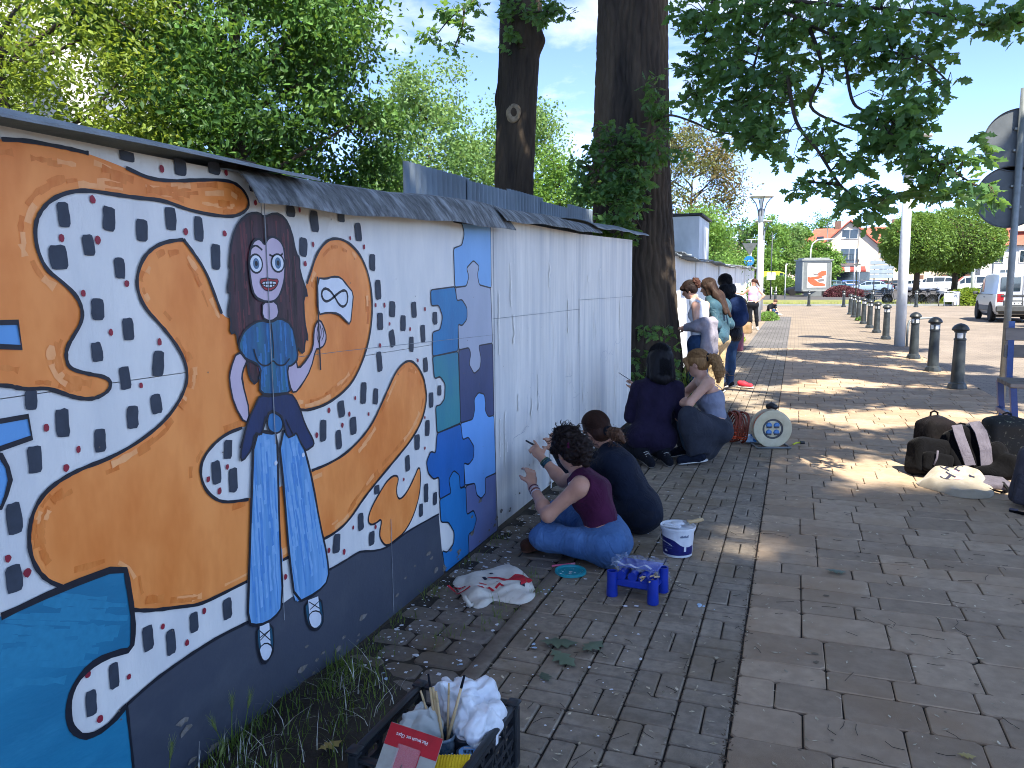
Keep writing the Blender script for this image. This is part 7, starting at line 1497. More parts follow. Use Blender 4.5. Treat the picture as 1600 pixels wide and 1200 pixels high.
# red blister card with brushes
bl = thing('brush_set', 'red blister pack of small brushes leaning on the front left of the crate', 'brush set', (-1.0, 1.80, .20)); 
TL, TR = np.array((-1.062, 1.842, .30)), np.array((-.882, 1.814, .30)); ex = (TR-TL)/np.linalg.norm(TR-TL); dn = nv(np.array((-.02, -.19, -.22))); nn_ = np.cross(ex, dn)*-1; nn_ = nn_ if nn_[2] > 0 else -nn_
W_ = np.linalg.norm(TR-TL); inv_bl = np.array(bl.location)
def cardp(u, v, w=0): return tuple(TL+ex*u*W_+dn*v*.30+nn_*w)
def quad(mb, u0, u1, v0, v1, w, th=.0): 
    mb.add([cardp(u0, v0, w), cardp(u1, v0, w), cardp(u1, v1, w), cardp(u0, v1, w)], [(0, 1, 2, 3)])
b = MB(); b.prism([(0, .02), (.02, 0), (.98, 0), (1, .02), (1, 1), (0, 1)], .0012, lambda u, v, w: cardp(u, v, w)); b.build('card', M('grey_card', '#a7a59a', '#98968b', scale=20, rough=.6), bl, world=True)
b = MB(); quad(b, .004, .996, .004, .20, .0018); b.build('red_header', M('red_card', '#b81424', '#a81020', scale=30, rough=.35, spec=.5), bl, world=True)
b = MB(); quad(b, .30, .70, .15, 1.0, .0024); b.build('red_panel', _mats['red_card'], bl, world=True)
b = MB(); b.prism([(.31, .16), (.69, .16), (.69, 1), (.31, 1)], .012, lambda u, v, w: cardp(u, v, .003+w)); b.build('clear_blister', glass_mat('blister_film', '#e8c4c6', .16, .06), bl, world=True)
b = MB(); hd = MB(); tp = MB()
for k in range(7):
    u = .37+.045*k; v0 = .30+.045*abs(k-2.4)+.02*(k % 2)
    hd.tube([cardp(u, v0+.30, .008), cardp(u-.01*(k-3)*.4, 1.02, .008)], .0036+.0006*(k % 3), 7); tp.tube([cardp(u, v0+.12, .008), cardp(u, v0+.31, .008)], .0036, 7); b.tube([cardp(u, v0, .008), cardp(u, v0+.13, .008)], [.0012, .0042], 6)
b.build('bristles', m_black, bl, True, world=True); tp.build('ferrules', M('brush_ferrule', '#6d6a66', rough=.3, metal=.8), bl, True, world=True); hd.build('handles', M('cream_wood', '#ded2b4', '#cfc2a2', scale=30, rough=.5), bl, True, world=True)
def text_obj(name, s, size, mat_, parent, fr_, ax_, ay_, off, ext=.0004, align='CENTER'):
    cu = bpy.data.curves.new(name, 'FONT'); cu.body = s; cu.size = size; cu.extrude = ext; cu.align_x = align; cu.align_y = 'CENTER'
    tmp = bpy.data.objects.new(name, cu); C.objects.link(tmp); dg = bpy.context.evaluated_depsgraph_get(); me = bpy.data.meshes.new_from_object(tmp.evaluated_get(dg)); bpy.data.objects.remove(tmp); me.materials.clear(); me.materials.append(mat_)
    ax_ = nv(ax_); ay_ = nv(ay_); az_ = np.cross(ax_, ay_); o = link(name, me, parent)
    o.matrix_local = wmat(parent).inverted() @ Matrix(np.vstack([np.column_stack([ax_, ay_, az_, np.array(fr_)+az_*off]), [0, 0, 0, 1]]).tolist()); return o
m_wprint = M('white_print', '#e4e4e2', rough=.5)
text_obj('lettering', 'Flat brush set 12pcs', .0135, m_wprint, bl, cardp(.47, .085), -ex, dn, .0032)
text_obj('lettering', 'G·i6', .021, m_wprint, bl, cardp(.895, .12), -dn, -ex, .0032) if False else text_obj('lettering', 'G·i6', .021, m_wprint, bl, cardp(.91, .115), dn, -ex*-1*-1, .0032)
q = thing('card_scrap', 'scrap of white card with a dark mark at the bottom left of the crate', 'card', (-1.15, 1.79, .1), .5); b = MB(); b.box((0, 0, .03), (.10, .06, .004), rotm(.5)); b.build('card', m_wplast, q)  # a flat tilted piece of white card

# --- orange cable coil, extension reel, socket block
t = thing('cable_coil', 'loose rust coloured coil of extension cable standing beside the squatting blonde', 'cable', (-.52, 7.86, 0))
b = MB(); r2 = random.Random(4); tilt = rotm(0, math.radians(8), math.radians(28))
for k in range(9):
    pts = []; ox = (k-4)*.017+r2.gauss(0, .004); R_ = .135+r2.uniform(-.012, .012)
    for i in range(49):
        a = 2*math.pi*i/48; pts.append(np.array((-.52, 7.86, .155)) + tilt @ np.array((ox+.010*math.sin(3*a+k), R_*math.cos(a)*(.98), R_*math.sin(a)*1.06)))
    b.tube(pts, .0075, 7, False)
m_cable = M('rust_cable', '#8a3f2c', '#74321f', scale=30, rough=.55); m_ocable = M('orange_cable', '#d8552c', '#c4461f', scale=30, rough=.5)
b.build('loops', m_cable, t, True, world=True)
b = MB()
for k in range(7): z = .05+.02*k; b.tube([np.array((-.52, 7.86, .155))+tilt @ np.array((.02*s_, -.10-.02*(k % 2), z-.155)) for s_ in (-4, -2, 0, 2, 4)], .007, 6)
b.build('inner_loops', m_ocable, t, True, world=True)
b = MB(); b.tube([(-.47, 7.93, .05), (-.42, 7.98, .02), (-.33, 7.92, .03), (-.27, 7.86, .06)], .008, 7); b.build('lead', m_blkplast, t, True, world=True)
t = thing('socket_block', 'pale blue plastic plug block lying between the cable coil and the reel', 'plug', (-.37, 7.86, 0), .3)
b = MB(); b.box((0, 0, .04), (.12, .10, .075), bev=.015); b.build('housing', plast('pale_blue_plastic', '#9dbfdd', '#b7d0e4'), t, 40); b = MB(); b.box((.01, -.03, .085), (.05, .04, .022), bev=.006); b.build('cap', plast('bright_blue_plastic', '#2b74b8'), t, 40); b = MB(); b.cone((.02, -.05, .04), (.02, -.075, .04), .02, .017, 16); b.build('socket', _mats['bright_blue_plastic'], t, 40)
t = thing('cable_reel', 'cream extension cable reel with four blue sockets on a steel frame', 'cable reel', (-.17, 7.72, 0))
n_ = nv((.30, -.95, .0)); u_ = nv(np.cross((0, 0, 1), n_)); c0 = np.array((-.17, 7.66, .187)); RR = np.column_stack([u_, np.cross(n_, u_), n_])
m_cream = plast('cream_plastic', '#cfc8a8', '#c2ba98', .45)
MB().lathe([(.098, .0), (.178, .0), (.182, .006), (.178, .014), (.105, .016), (.098, .012), (.098, 0)], 48, c0, 'z', RR).build('front_flange', m_cream, t, 40, world=True)
MB().lathe([(.0, -.125), (.178, -.125), (.182, -.119), (.178, -.111), (0, -.109)], 48, c0, 'z', RR).build('rear_flange', m_cream, t, 40, world=True)
b = MB()
for k in range(7): b.lathe([(.150+.006*math.cos(a), -.098+.0148*k+.0074*math.sin(a)) for a in np.linspace(0, 2*math.pi, 9)], 40, c0, 'z', RR)
b.build('wound_cable', m_ocable, t, True, world=True)
MB().lathe([(0, -.012), (.099, -.012), (.099, .004)], 40, c0, 'z', RR).build('socket_well', m_dsteel, t, 40, world=True)
MB().lathe([(0, .006), (.078, .006), (.082, -.011)], 40, c0, 'z', RR).build('socket_plate', m_cream, t, 40, world=True)
for sx in (-1, 1):
    for sy in (-1, 1):
        p_ = c0+RR @ np.array((sx*.036, sy*.034, .007)); s = MB(); s.lathe([(0, .014), (.022, .012), (.027, .004), (.029, 0)], 22, p_, 'z', RR); so = s.build('socket', plast('socket_blue', '#4d86c0', '#3f78b2'), t, 40, world=True)
        s = MB(); s.box(p_+RR @ np.array((0, -.014, .006)), (.046, .02, .016), RR, bev=.004); s.build('socket_hinge', m_dsteel, so, world=True)
b = MB(); fl_, fr_ = c0+RR @ np.array((-.15, -.187+.012, .05)), c0+RR @ np.array((.16, -.187+.012, .05)); bl2, br2 = c0+RR @ np.array((-.15, -.175, -.17)), c0+RR @ np.array((.16, -.175, -.17))
b.tube([fl_, fr_], .011, 8); b.tube([fl_, fl_*.5+bl2*.5, bl2, bl2*.5+br2*.5, br2, fr_*.5+br2*.5, fr_], .010, 8); b.tube([bl2*.5+br2*.5, c0+RR @ np.array((0, .05, -.15)), c0+RR @ np.array((0, .20, -.12)), c0+RR @ np.array((0, .215, -.05))], .010, 8); b.build('tube_frame', m_galv, t, True, world=True)
b = MB(); b.tube([c0+RR @ np.array((-.02, .2, -.10)), c0+RR @ np.array((.0, .222, -.05)), c0+RR @ np.array((.03, .205, .0))], [.028, .03, .022], 10); b.build('grip', m_blkplast, t, True, world=True)
b = MB(); b.tube([(.02, 7.80, .02), (.05, 7.84, .03), (.085, 7.86, .03)], .008, 7); b.build('lead', plast('lime_plastic', '#cfd82a'), t, True, world=True); b = MB(); b.cone((.085, 7.86, .03), (.125, 7.87, .03), .016, .014, 12); b.build('plug', m_blkplast, t, 40, world=True)

# red shoe on the path
t = thing('red_shoe', 'single red slip-on shoe with white sole standing alone on the path', 'shoe', (-.67, 12.15, 0))
soft('upper', [cap((-.71, 12.12, .055), (-.60, 12.09, .045), .042, .034, .03), cap((-.755, 12.13, .075), (-.71, 12.12, .07), .05, .045, .03), ell((-.752, 12.13, .135), (.045, .032, .045), None, .01, 1)], .008, plast('red_canvas', '#c21f33', '#ae1a2c', .7), t)
soft('sole', [cap((-.765, 12.135, .018), (-.585, 12.085, .018), .042, .036, .02, (0, 0, 1), .45)], .008, m_sole, t)

# --- bags at the right
m_bagblk = cloth('black_nylon_bag', '#0b0b0d', '#070708', 8, .0014, 160, rough=.9); m_bagbrn = cloth('brown_black_fabric', '#171314', '#100e0e', 8, rough=.75); m_strap = cloth('grey_lilac_webbing', '#5f5b63', '#534f57', 14, bs=320); m_bgry = cloth('grey_padded_fabric', '#454348', '#39373c', 8)
def backpack(label, c, R, h, mat_, seed, pocket=True, loop=True, straps=None, group='backpacks', res=.009, amp=.010, lab2=None):
    t = thing('backpack', label, 'backpack', (c[0], c[1], 0), 0, group); c = np.array(c)
    P_ = [rbox(c, (h[0]*.62, h[1]*.6, h[2]*.66), min(h)*.38, R, .03), ell(c+R @ np.array((0, 0, h[2]*.62)), np.array((h[0]*.72, h[1]*.8, h[2]*.42)), R, .06)]
    soft('bag', P_, res, mat_, t, folds(amp, 11, seed))
    if pocket: soft('front_pocket', [rbox(c+R @ np.array((0, -h[1]*.92, -h[2]*.32)), (h[0]*.55, h[1]*.2, h[2]*.34), min(h)*.22, R)], res, mat_, t, folds(amp*.6, 14, seed+1))
    if loop: b = MB(); b.tube([c+R @ np.array((x, 0.02, h[2]*z)) for x, z in ((-.035, .98), (-.03, 1.12), (0, 1.17), (.03, 1.12), (.035, .98))], .008, 6); b.build('top_loop', mat_, t, True, world=True)
    z = MB(); z.tube([c+R @ np.array((h[0]*.86*math.cos(a), -h[1]*.55, h[2]*(.35+.62*math.sin(a)))) for a in np.linspace(.15, 3.0, 20)], .0045, 5, False); z.build('zip', m_blkplast, t, True, world=True)
    if straps:
        for pts, w in straps:
            s = MB(); P3_ = [c+R @ np.array(p) for p in pts]; e_ = R @ np.array((1, 0, 0)); nrm = R @ np.array((0, -1, 0)); m_ = len(P3_)-1
            def sf(u, v):
                k = min(int(u*m_), m_-1); f_ = u*m_-k; p = P3_[k]*(1-f_)+P3_[k+1]*f_; return tuple(p+e_*(v-.5)*w+nrm*.004*math.cos((v-.5)*3))
            s.sheet(26, 4, sf); A = len(s.v); s.sheet(26, 4, lambda u, v: tuple(np.array(sf(u, v))-nrm*.014)); s.build('shoulder_strap', m_strap, t, True, world=True)
    return t
backpack('dark brown backpack standing upright with a carry loop, leftmost of the bags', (1.14, 7.2, .215), rotm(-.12, .06, .5), (.14, .12, .235), m_bagbrn, 1, False)
tb = backpack('black backpack slumped in front of the upright brown one, grey zip pull', (1.07, 6.97, .135), rotm(-.3, .18, .35), (.175, .115, .15), m_bagblk, 3, True, False)
b = MB(); b.tube([(1.10, 6.80, .235), (1.095, 6.785, .18), (1.075, 6.78, .12)], .008, 6); b.build('zip_pull', m_strap, tb, True, world=True)
backpack('black backpack lying with grey lilac shoulder straps facing up', (1.36, 7.02, .185), rotm(-.42, -.15, .15), (.19, .11, .22), m_bagblk, 5, False, True, [([(-.07, -.11, .22), (-.085, -.165, .12), (-.07, -.16, .0), (-.05, -.13, -.12)], .075), ([(.06, -.11, .23), (.07, -.17, .13), (.075, -.165, .0), (.06, -.13, -.16)], .085)])
m_flor = M('dark_floral_fabric', '#1b1d1b', '#6d6f5c', scale=34, rough=.8, bump=.001, bscale=200, lo=.60, hi=.68)
backpack('black backpack with a small pale floral print behind the blue leg', (1.72, 7.52, .21), rotm(0, .05, .2), (.19, .13, .21), m_flor, 7, False, True)
t = thing('folded_jacket', 'black jacket draped between the floral backpack and the grey one', 'jacket', (1.52, 6.88, 0)); soft('cloth', [ell((1.53, 6.95, .17), (.10, .08, .13), None, .04), ell((1.50, 6.82, .09), (.12, .07, .06), None, .05), ell((1.60, 6.85, .13), (.08, .08, .10), None, .05)], .009, m_bagblk, t, folds(.014, 12, 3))
t = thing('grey_belt_bag', 'flat grey bag panel with buckled straps lying under the black jacket', 'bag', (1.47, 6.62, 0), .1); soft('panel', [rbox((1.46, 6.68, .035), (.10, .09, .012), .015, rotm(.1, 0, .2))], .009, m_strap, t, folds(.006, 14, 2))
b = MB(); b.tube([(1.36, 6.60, .03), (1.42, 6.5, .02), (1.48, 6.46, .015), (1.52, 6.50, .02)], .008, 6); b.tube([(1.52, 6.62, .05), (1.54, 6.52, .02), (1.50, 6.47, .02)], .012, 6); b.build('straps', m_bagblk, t, True, world=True)
backpack('grey padded backpack at the right picture edge with its straps on the ground', (1.615, 6.13, .21), rotm(.05, .15, -.35), (.15, .12, .23), m_bgry, 9, True, False)
t = thing('loose_strap', 'black webbing strap with a pale buckle at the foot of the grey backpack', 'strap', (1.47, 5.98, 0)); b = MB(); b.tube([(1.42, 5.96, .012), (1.48, 5.90, .012), (1.55, 5.86, .015), (1.64, 5.90, .02)], .011, 6); b.build('webbing', m_bagblk, t, True, world=True); b = MB(); b.box((1.44, 5.95, .02), (.05, .03, .014), rotm(0, 0, -.6), bev=.004); b.build('buckle', m_strap, t, world=True)
t = thing('tote_bag', 'cream cotton tote with dark letters and a pink blot, slumped before the backpacks', 'tote bag', (1.2, 6.65, 0))
C2 = [(.90,6.56),(1.02,6.78),(1.12,7.0),(1.22,7.08),(1.34,6.98),(1.43,6.82),(1.46,6.62),(1.43,6.42),(1.36,6.28),(1.24,6.24),(1.14,6.26),(1.05,6.40)]
def h2(x, y): return .035+.06*math.exp(-((x-1.22)**2+(y-6.85)**2)/.04)+.13*float(crease(np.array([[x, y, 0.]]), 3.4, 8, 4)[0]-.38)+.004*math.sin(x*41-y*13)
cloth_bag(t, C2, h2, M('cotton_canvas', '#9c927f', '#8f8571', scale=16, rough=.9, bump=.0012, bscale=300, sheen=.2))
def mp2(u, w): return (1.17+u*.62+w*.5, 6.62+w*.86-u*.55)
LI = [(-.05,-.06),(.05,-.06),(.05,-.042),(.012,-.042),(.012,.042),(.05,.042),(.05,.06),(-.05,.06),(-.05,.042),(-.012,.042),(-.012,-.042),(-.05,-.042)]
def sh(p, dx, dy, k=1.): return [(x*k+dx, y*k+dy) for x, y in p]
print_on(t, [sh(LI, -.10, .12, .9), sh(LI, -.02, -.01, 1.0), sh([(-.03,-.05),(.03,-.05),(.03,-.03),(-.01,-.03),(-.01,.03),(.03,.03),(.03,.05),(-.03,.05)], -.01, .17, .9), [(.10,.16),(.16,.15),(.16,.13),(.1,.14)]], mp2, h2, m_dprint, 'letter_print')
print_on(t, [[(.02,.06),(.08,.08),(.11,.04),(.10,-.02),(.05,-.04),(.03,0)], [(-.06,.10),(-.0,.14),(.03,.1),(-.02,.07)]], mp2, h2, M('pink_print', '#dfa6a8', '#d08f94', scale=30, rough=.8), 'pink_print', .002)
b = MB(); b.tube([(1.12, 6.98, .12), (1.13, 7.06, .19), (1.20, 7.07, .18), (1.22, 7.0, .12)], .016, 8); b.build('handle', _mats['cotton_canvas'], t, True, world=True)

# blue framed bench at the right edge
t = thing('bench', 'blue steel framed bench with weathered timber boards at the right picture edge', 'bench', (1.9, 7.9, 0))
m_bsteel = plast('blue_paint_steel', '#27437f', '#213a70', .4); m_wtimber = M('weathered_timber', '#8b8177', '#6f665d', scale=14, rough=.85, stretch=(.2, 1, 1))
for x in (1.90, 3.3):
    b = MB(); b.box((x-.035, 7.88, .32), (.05, .05, .66), rotm(0, -.10, 0)); b.box((x-.035, 8.35, .32), (.05, .05, .66), rotm(0, -.10, 0)); b.box((x-.07, 8.115, .38), (.04, .44, .04)); b.build('leg_frame', m_bsteel, t, world=True)
    b = MB(); b.box((x+.0, 8.36, .92), (.05, .05, .56), rotm(-.1)); b.build('back_post', m_bsteel, t, world=True)
b = MB(); b.box((2.06, 7.90, .86), (.045, .05, .40)); b.build('arm_post', m_bsteel, t, world=True)
for k in range(3): b = MB(); b.box((2.6, 7.90+.17*k, .655), (1.6, .15, .045), bev=.008); b.build('seat_board', m_wtimber, t, 40, world=True)
for k in range(2): b = MB(); b.box((2.6, 8.36, .92+.16*k), (1.5, .03, .12), bev=.006); b.build('back_board', m_wtimber, t, 40, world=True)

# --- road sign pole with two discs seen from behind
t = thing('road_sign', 'grey steel pole carrying two round road signs seen from behind', 'road sign', (2.34, 10.53, 0))
MB().tube([(2.34, 10.53, -.05), (2.345, 10.53, 1.8), (2.35, 10.53, 3.75)], .038, 16).build('pole', m_galv, t, True, world=True)
m_sback = M('grey_sign_back', '#5d6264', '#505557', scale=5, rough=.55, metal=.3)
for zc in (3.19, 2.55):
    x = 2.335 if zc > 3 else 2.29; d = MB(); d.lathe([(0, 0), (.34, 0), (.352, -.018), (.356, -.018), (.356, .004), (0, .004)], 48, (x, 10.59, zc), 'y'); o = d.build('sign_disc', m_sback, t, 40, world=True)
    b = MB(); b.lathe([(0, .0), (.345, .0)], 40, (x, 10.5955, zc), 'y'); b.build('sign_face', M('sign_white_face', '#e2e2e0', rough=.4), o, world=True)
    for dz_ in (-.12, .12): b = MB(); b.box((2.345, 10.565, zc+dz_), (.12, .05, .03), bev=.005); b.build('bracket', m_galv, o, world=True)

# --- bollards along the road
m_boll = M('bollard_iron', '#23292a', '#1a1f20', scale=9, rough=.42, spec=.5, col3='#3a3f3e', s3=6); m_refl = M('reflective_band', '#dfe1df', '#c9ccca', scale=30, rough=.3)
def make_bollard(label, loc):
    t = thing('bollard', label, 'bollard', loc, .2, 'black bollards along the road edge')
    b = MB(); b.lathe([(.0, 0), (.135, 0), (.135, .035), (.125, .06), (.122, .075), (.098, .095), (.094, .11)], 10); b.build('base', m_boll, t, 30)
    MB().lathe([(.093, .10), (.078, .72), (.085, .725), (.085, .745), (.076, .75), (.072, .755)], 24).build('shaft', m_boll, t, 40)
    MB().lathe([(.072, .752), (.072, .832)], 24).build('reflective_band', m_refl, t, 40)
    b = MB()
    for k in range(4): a = k*math.pi/2+.4; b.box((.073*math.cos(a), .073*math.sin(a), .79), (.012, .03, .08), rotm(0, 0, a))
    b.build('band_clips', m_boll, t)
    MB().lathe([(.072, .832), (.084, .838), (.084, .855), (.112, .868), (.118, .885), (.108, .91), (.085, .94), (.045, .965), (0, .975)], 24).build('cap', m_boll, t, 40)
    return t
BL = [(2.30,12.97,'nearest black bollard, largest, left of the sign pole'),(2.34,15.46,'second black bollard from the viewer'),(2.36,18.05,'third black bollard, beside the tall white lamp post'),(2.37,23.6,'first black bollard beyond the white lamp post'),(2.38,26.4,'second black bollard beyond the lamp post'),(2.38,28.9,'third black bollard beyond the lamp post'),(2.38,31.5,'fourth black bollard beyond the lamp post'),(2.37,34.0,'fifth black bollard beyond the lamp post, weed at its foot'),(2.38,36.7,'sixth black bollard beyond the lamp post'),(2.40,39.6,'last black bollard of the long row'),(2.67,50.2,'lone black bollard on the far crossing, right of the kiosk'),(.74,51.4,'lone black bollard on the far crossing in front of the poster kiosk'),(-1.25,51.6,'lone black bollard behind the sitting far figure'),(6.49,49.8,'black bollard in front of the round trees'),(4.4,52.2,'black bollard near the flower strip between the row and the round trees')]
bo = make_bollard(BL[0][2], (BL[0][0], BL[0][1], 0))
for x, y, lb_ in BL[1:]: copy_tree(bo, None, (x, y, gz(y)), .2+x*3, lb_)

# --- lamp posts with a flared dish
m_lamp = M('white_post_paint', '#c9cdd0', '#b9bec1', scale=4, rough=.45, spec=.5); m_lgrey = M('grey_lamp_metal', '#858b90', '#767c81', scale=6, rough=.4, metal=.4)
def lamp(label, loc, h, r=.1):
    t = thing('street_lamp', label, 'street lamp', loc, .3, 'dish topped street lamps')
    MB().tube([(0, 0, -.1), (0, 0, h*.5), (0, 0, h-.9)], [r*1.12, r, r*.85], 20).build('post', m_lamp, t, True)
    MB().lathe([(r*1.0, h-1.0), (r*1.02, h-.98), (r*1.02, h-.5), (r*.7, h-.46), (0, h-.46)], 20).build('sleeve', m_lgrey, t, 40)
    for k in range(4):
        a = k*math.pi/2; b = MB(); pts = [(rr*math.cos(a), rr*math.sin(a), z) for rr, z in ((r, h-.75), (r*1.25, h-.5), (.22, h-.25), (.34, h-.1), (.43, h-.02))]; b.tube(pts, .022, 6); b.build('arm', m_lgrey, t, True)
    MB().lathe([(.08, h-.06), (.43, h-.03), (.47, h-.015), (.475, h+.01), (.46, h+.03), (0, h+.05)], 32).build('dish', m_lamp, t, 40)
    MB().lathe([(.05, h-.46), (.055, h-.07), (0, h-.06)], 14).build('lamp_tube', M('lamp_glass', '#dfe3e4', rough=.2), t, 40)
    return t
lamp('nearest white lamp post standing among the bollards, head hidden in leaves', (2.46, 21.33, gz(21.33)), 5.05, .115)
lamp('white lamp post by the far wall behind the pink top figure', (-1.44, 32.8, gz(32.8)), 4.95, .105)
lamp('second lamp post along the wall, its dish just under the first', (-1.85, 45.2, gz(45.2)), 4.85, .10)
lamp('third and smallest lamp post at the left by the round blue sign', (-4.1, 75, gz(75)), 5.3, .12)
lamp('white lamp post in front of the right round tree', (11.8, 63.4, gz(63.4)), 4.9, .115)
t = thing('cycle_hoop', 'bent grey steel hoop beside the foot of the near lamp post', 'hoop', (2.62, 21.3, .02)); b = MB(); b.tube([(0, 0, 0), (0, 0, .5), (.03, .02, .62), (.12, .06, .68), (.6, .3, .70), (.72, .36, .66), (.75, .38, .55), (.75, .38, 0)], .028, 10); b.build('tube', m_galv, t, True)
# ------------------------------------------------------------------ vehicles
m_rub = M('tyre_rubber', '#1d1e1f', '#161718', scale=20, rough=.85); m_rim = M('wheel_rim', '#a4a8ab', '#8f9396', scale=20, rough=.35, metal=.6)
m_cglass = M('car_glass', '#28343c', '#1d272e', scale=3, rough=.06, spec=.8); m_tail = M('tail_light', '#9c1c1e', '#7d1416', scale=20, rough=.2, spec=.6); m_head = M('head_light', '#d5d9db', '#b9bec1', scale=20, rough=.1, spec=.7); m_trim = M('grey_trim', '#45484a', '#3a3d3f', scale=8, rough=.6)
def carpaint(name, c): return M(name, c, c, rough=.28, spec=.6, metal=.0)
SEC = {'hatch': (4.05, 1.72, [(-2.02,.42,.60,.62,.84),(-1.98,.30,.92,.98,.95),(-1.72,.22,.98,1.30,1.0),(-1.2,.20,.97,1.44,1.0),(-.2,.20,.95,1.47,1.0),(.45,.20,.94,1.40,1.0),(1.10,.20,.93,.97,1.0),(1.60,.22,.83,.85,.97),(1.95,.28,.68,.70,.9),(2.03,.40,.52,.54,.8)], (2, 6)),
       'sedan': (4.5, 1.76, [(-2.25,.42,.66,.68,.84),(-2.18,.28,.92,.94,.94),(-1.55,.22,.98,1.02,1.0),(-.95,.20,.97,1.38,1.0),(-.1,.20,.95,1.43,1.0),(.5,.20,.93,1.36,1.0),(1.2,.20,.91,.95,1.0),(1.75,.22,.82,.84,.97),(2.15,.28,.68,.70,.9),(2.25,.40,.52,.54,.8)], (2, 6)),
       'suv': (4.8, 1.9, [(-2.38,.50,.80,.82,.86),(-2.32,.38,1.10,1.16,.95),(-2.12,.30,1.16,1.66,1.0),(-1.3,.28,1.16,1.80,1.0),(-.2,.28,1.14,1.82,1.0),(.55,.28,1.12,1.74,1.0),(1.2,.28,1.10,1.15,1.0),(1.8,.30,1.02,1.04,.98),(2.28,.36,.88,.9,.92),(2.4,.48,.70,.72,.84)], (2, 6)),
       'van': (4.14, 1.72, [(-2.05,.40,.80,.82,.90),(-2.03,.32,1.05,1.74,.985),(-1.95,.28,1.06,1.80,1.0),(-1.0,.26,1.05,1.83,1.0),(.3,.26,1.03,1.80,1.0),(.75,.26,1.02,1.68,1.0),(1.35,.26,1.00,1.05,1.0),(1.75,.28,.88,.90,.97),(2.0,.34,.72,.74,.9),(2.08,.44,.56,.58,.82)], (1, 6))}
def car(name, label, cat, kind, loc, rz, col, group='cars in the square', windows=True):
    L, Wd, S, (g0, g1) = SEC[kind]; w = Wd/2; t = thing(name, label, cat, loc, rz, group); pm = carpaint('car_paint_'+col.strip('#'), col); b = MB(); rings = []
    for (x, z0, bl_, rf, k) in S:
        hw = w*k; gr = rf-bl_ > .2; rw = hw*(.80 if gr else .90)
        if kind == 'van' and gr: rw = hw*.90
        half = [(hw*.86, z0), (hw*.97, z0+.14), (hw, z0+(bl_-z0)*.55), (hw*.985, bl_-.02), (hw*.96 if gr else hw*.93, bl_+.01), (rw, rf-.06 if gr else rf), (rw*.8, rf)]
        rings.append([(x, -y, z) for y, z in half]+[(x, y, z) for y, z in half[::-1]])
    n = len(rings[0]); v = [p for r in rings for p in r]; f = [(i*n+j, i*n+(j+1) % n, (i+1)*n+(j+1) % n, (i+1)*n+j) for i in range(len(rings)-1) for j in range(n)]
    f += [tuple(range(n)), tuple(range((len(rings)-1)*n, len(rings)*n))[::-1]]; b.add(v, f); b.build('body', pm, t, 32)
    # glazing, a few mm proud of the pillars
    def P_(i, j, s=1): return np.array(rings[i][j if s < 0 else n-1-j])
    for s in (-1, 1):
        for i in range(g0, g1):
            a, c_ = rings[i], rings[i+1]
            q = [P_(i, 4, s), P_(i+1, 4, s), P_(i+1, 5, s), P_(i, 5, s)]
            if kind == 'van' and i < 4: continue
            lo = lambda A_, B_, k: A_*(1-k)+B_*k
            if P_(i, 5, s)[2]-P_(i, 4, s)[2] < .1 and P_(i+1, 5, s)[2]-P_(i+1, 4, s)[2] < .1: continue
            k0, k1 = .07, .93; Q = [lo(q[0], q[3], k0), lo(q[1], q[2], k0), lo(q[1], q[2], k1), lo(q[0], q[3], k1)]; c = sum(Q)/4; o = np.array((0, s*.008, .003)); Q = [c+(p-c)*.94+o for p in Q]
            gl = MB(); gl.add(Q, [(0, 1, 2, 3)]); gl.build('side_window', m_cglass, t)
    fw_ = MB(); i = g1-1; Q = [P_(i, 6, -1), P_(i, 6, 1), P_(i+1, 5, 1), P_(i+1, 5, -1)]; c = sum(Q)/4; Q = [c+(p-c)*np.array((.9, 1.0, .9))+np.array((.012, 0, .012)) for p in Q]; fw_.add(Q, [(0, 1, 2, 3)]); fw_.build('windscreen', m_cglass, t)
    i0 = g0-1 if kind != 'van' else 0
    if kind != 'van':
        rw_ = MB(); Q = [P_(g0, 6, -1), P_(g0, 6, 1), P_(i0, 5, 1), P_(i0, 5, -1)]; c = sum(Q)/4; Q = [c+(p-c)*np.array((.85, .95, .85))+np.array((-.012, 0, .008)) for p in Q]; rw_.add(Q, [(0, 1, 2, 3)]); rw_.build('rear_window', m_cglass, t)
    ax = (-L*.30, L*.315); r = .31 if kind in ('hatch', 'sedan') else .34
    for x in ax:
        for s in (-1, 1):
            a = MB(); a.lathe([(r+.05, -.012), (r+.05, .006), (0, .006)], 24, (x, s*(w*.995), r+.03), 'y') if s > 0 else a.lathe([(r+.05, .012), (r+.05, -.006), (0, -.006)], 24, (x, s*(w*.995), r+.03), 'y'); a.build('wheel_arch', m_rub, t)
            wl_ = MB(); wl_.lathe([(r*.62, -.09), (r*.95, -.09), (r, -.06), (r, .06), (r*.95, .09), (r*.62, .09)], 24, (x, s*(w-.07), r), 'y'); wo_ = wl_.build('wheel', m_rub, t, 40)
            h_ = MB(); h_.lathe([(0, s*.075), (r*.2, s*.085), (r*.62, s*.082), (r*.64, s*.05)], 20, (x, s*(w-.07), r), 'y'); h_.build('rim', m_rim, wo_, 40)
    xr, xf = S[0][0], S[-1][0]; zb = S[1][2]
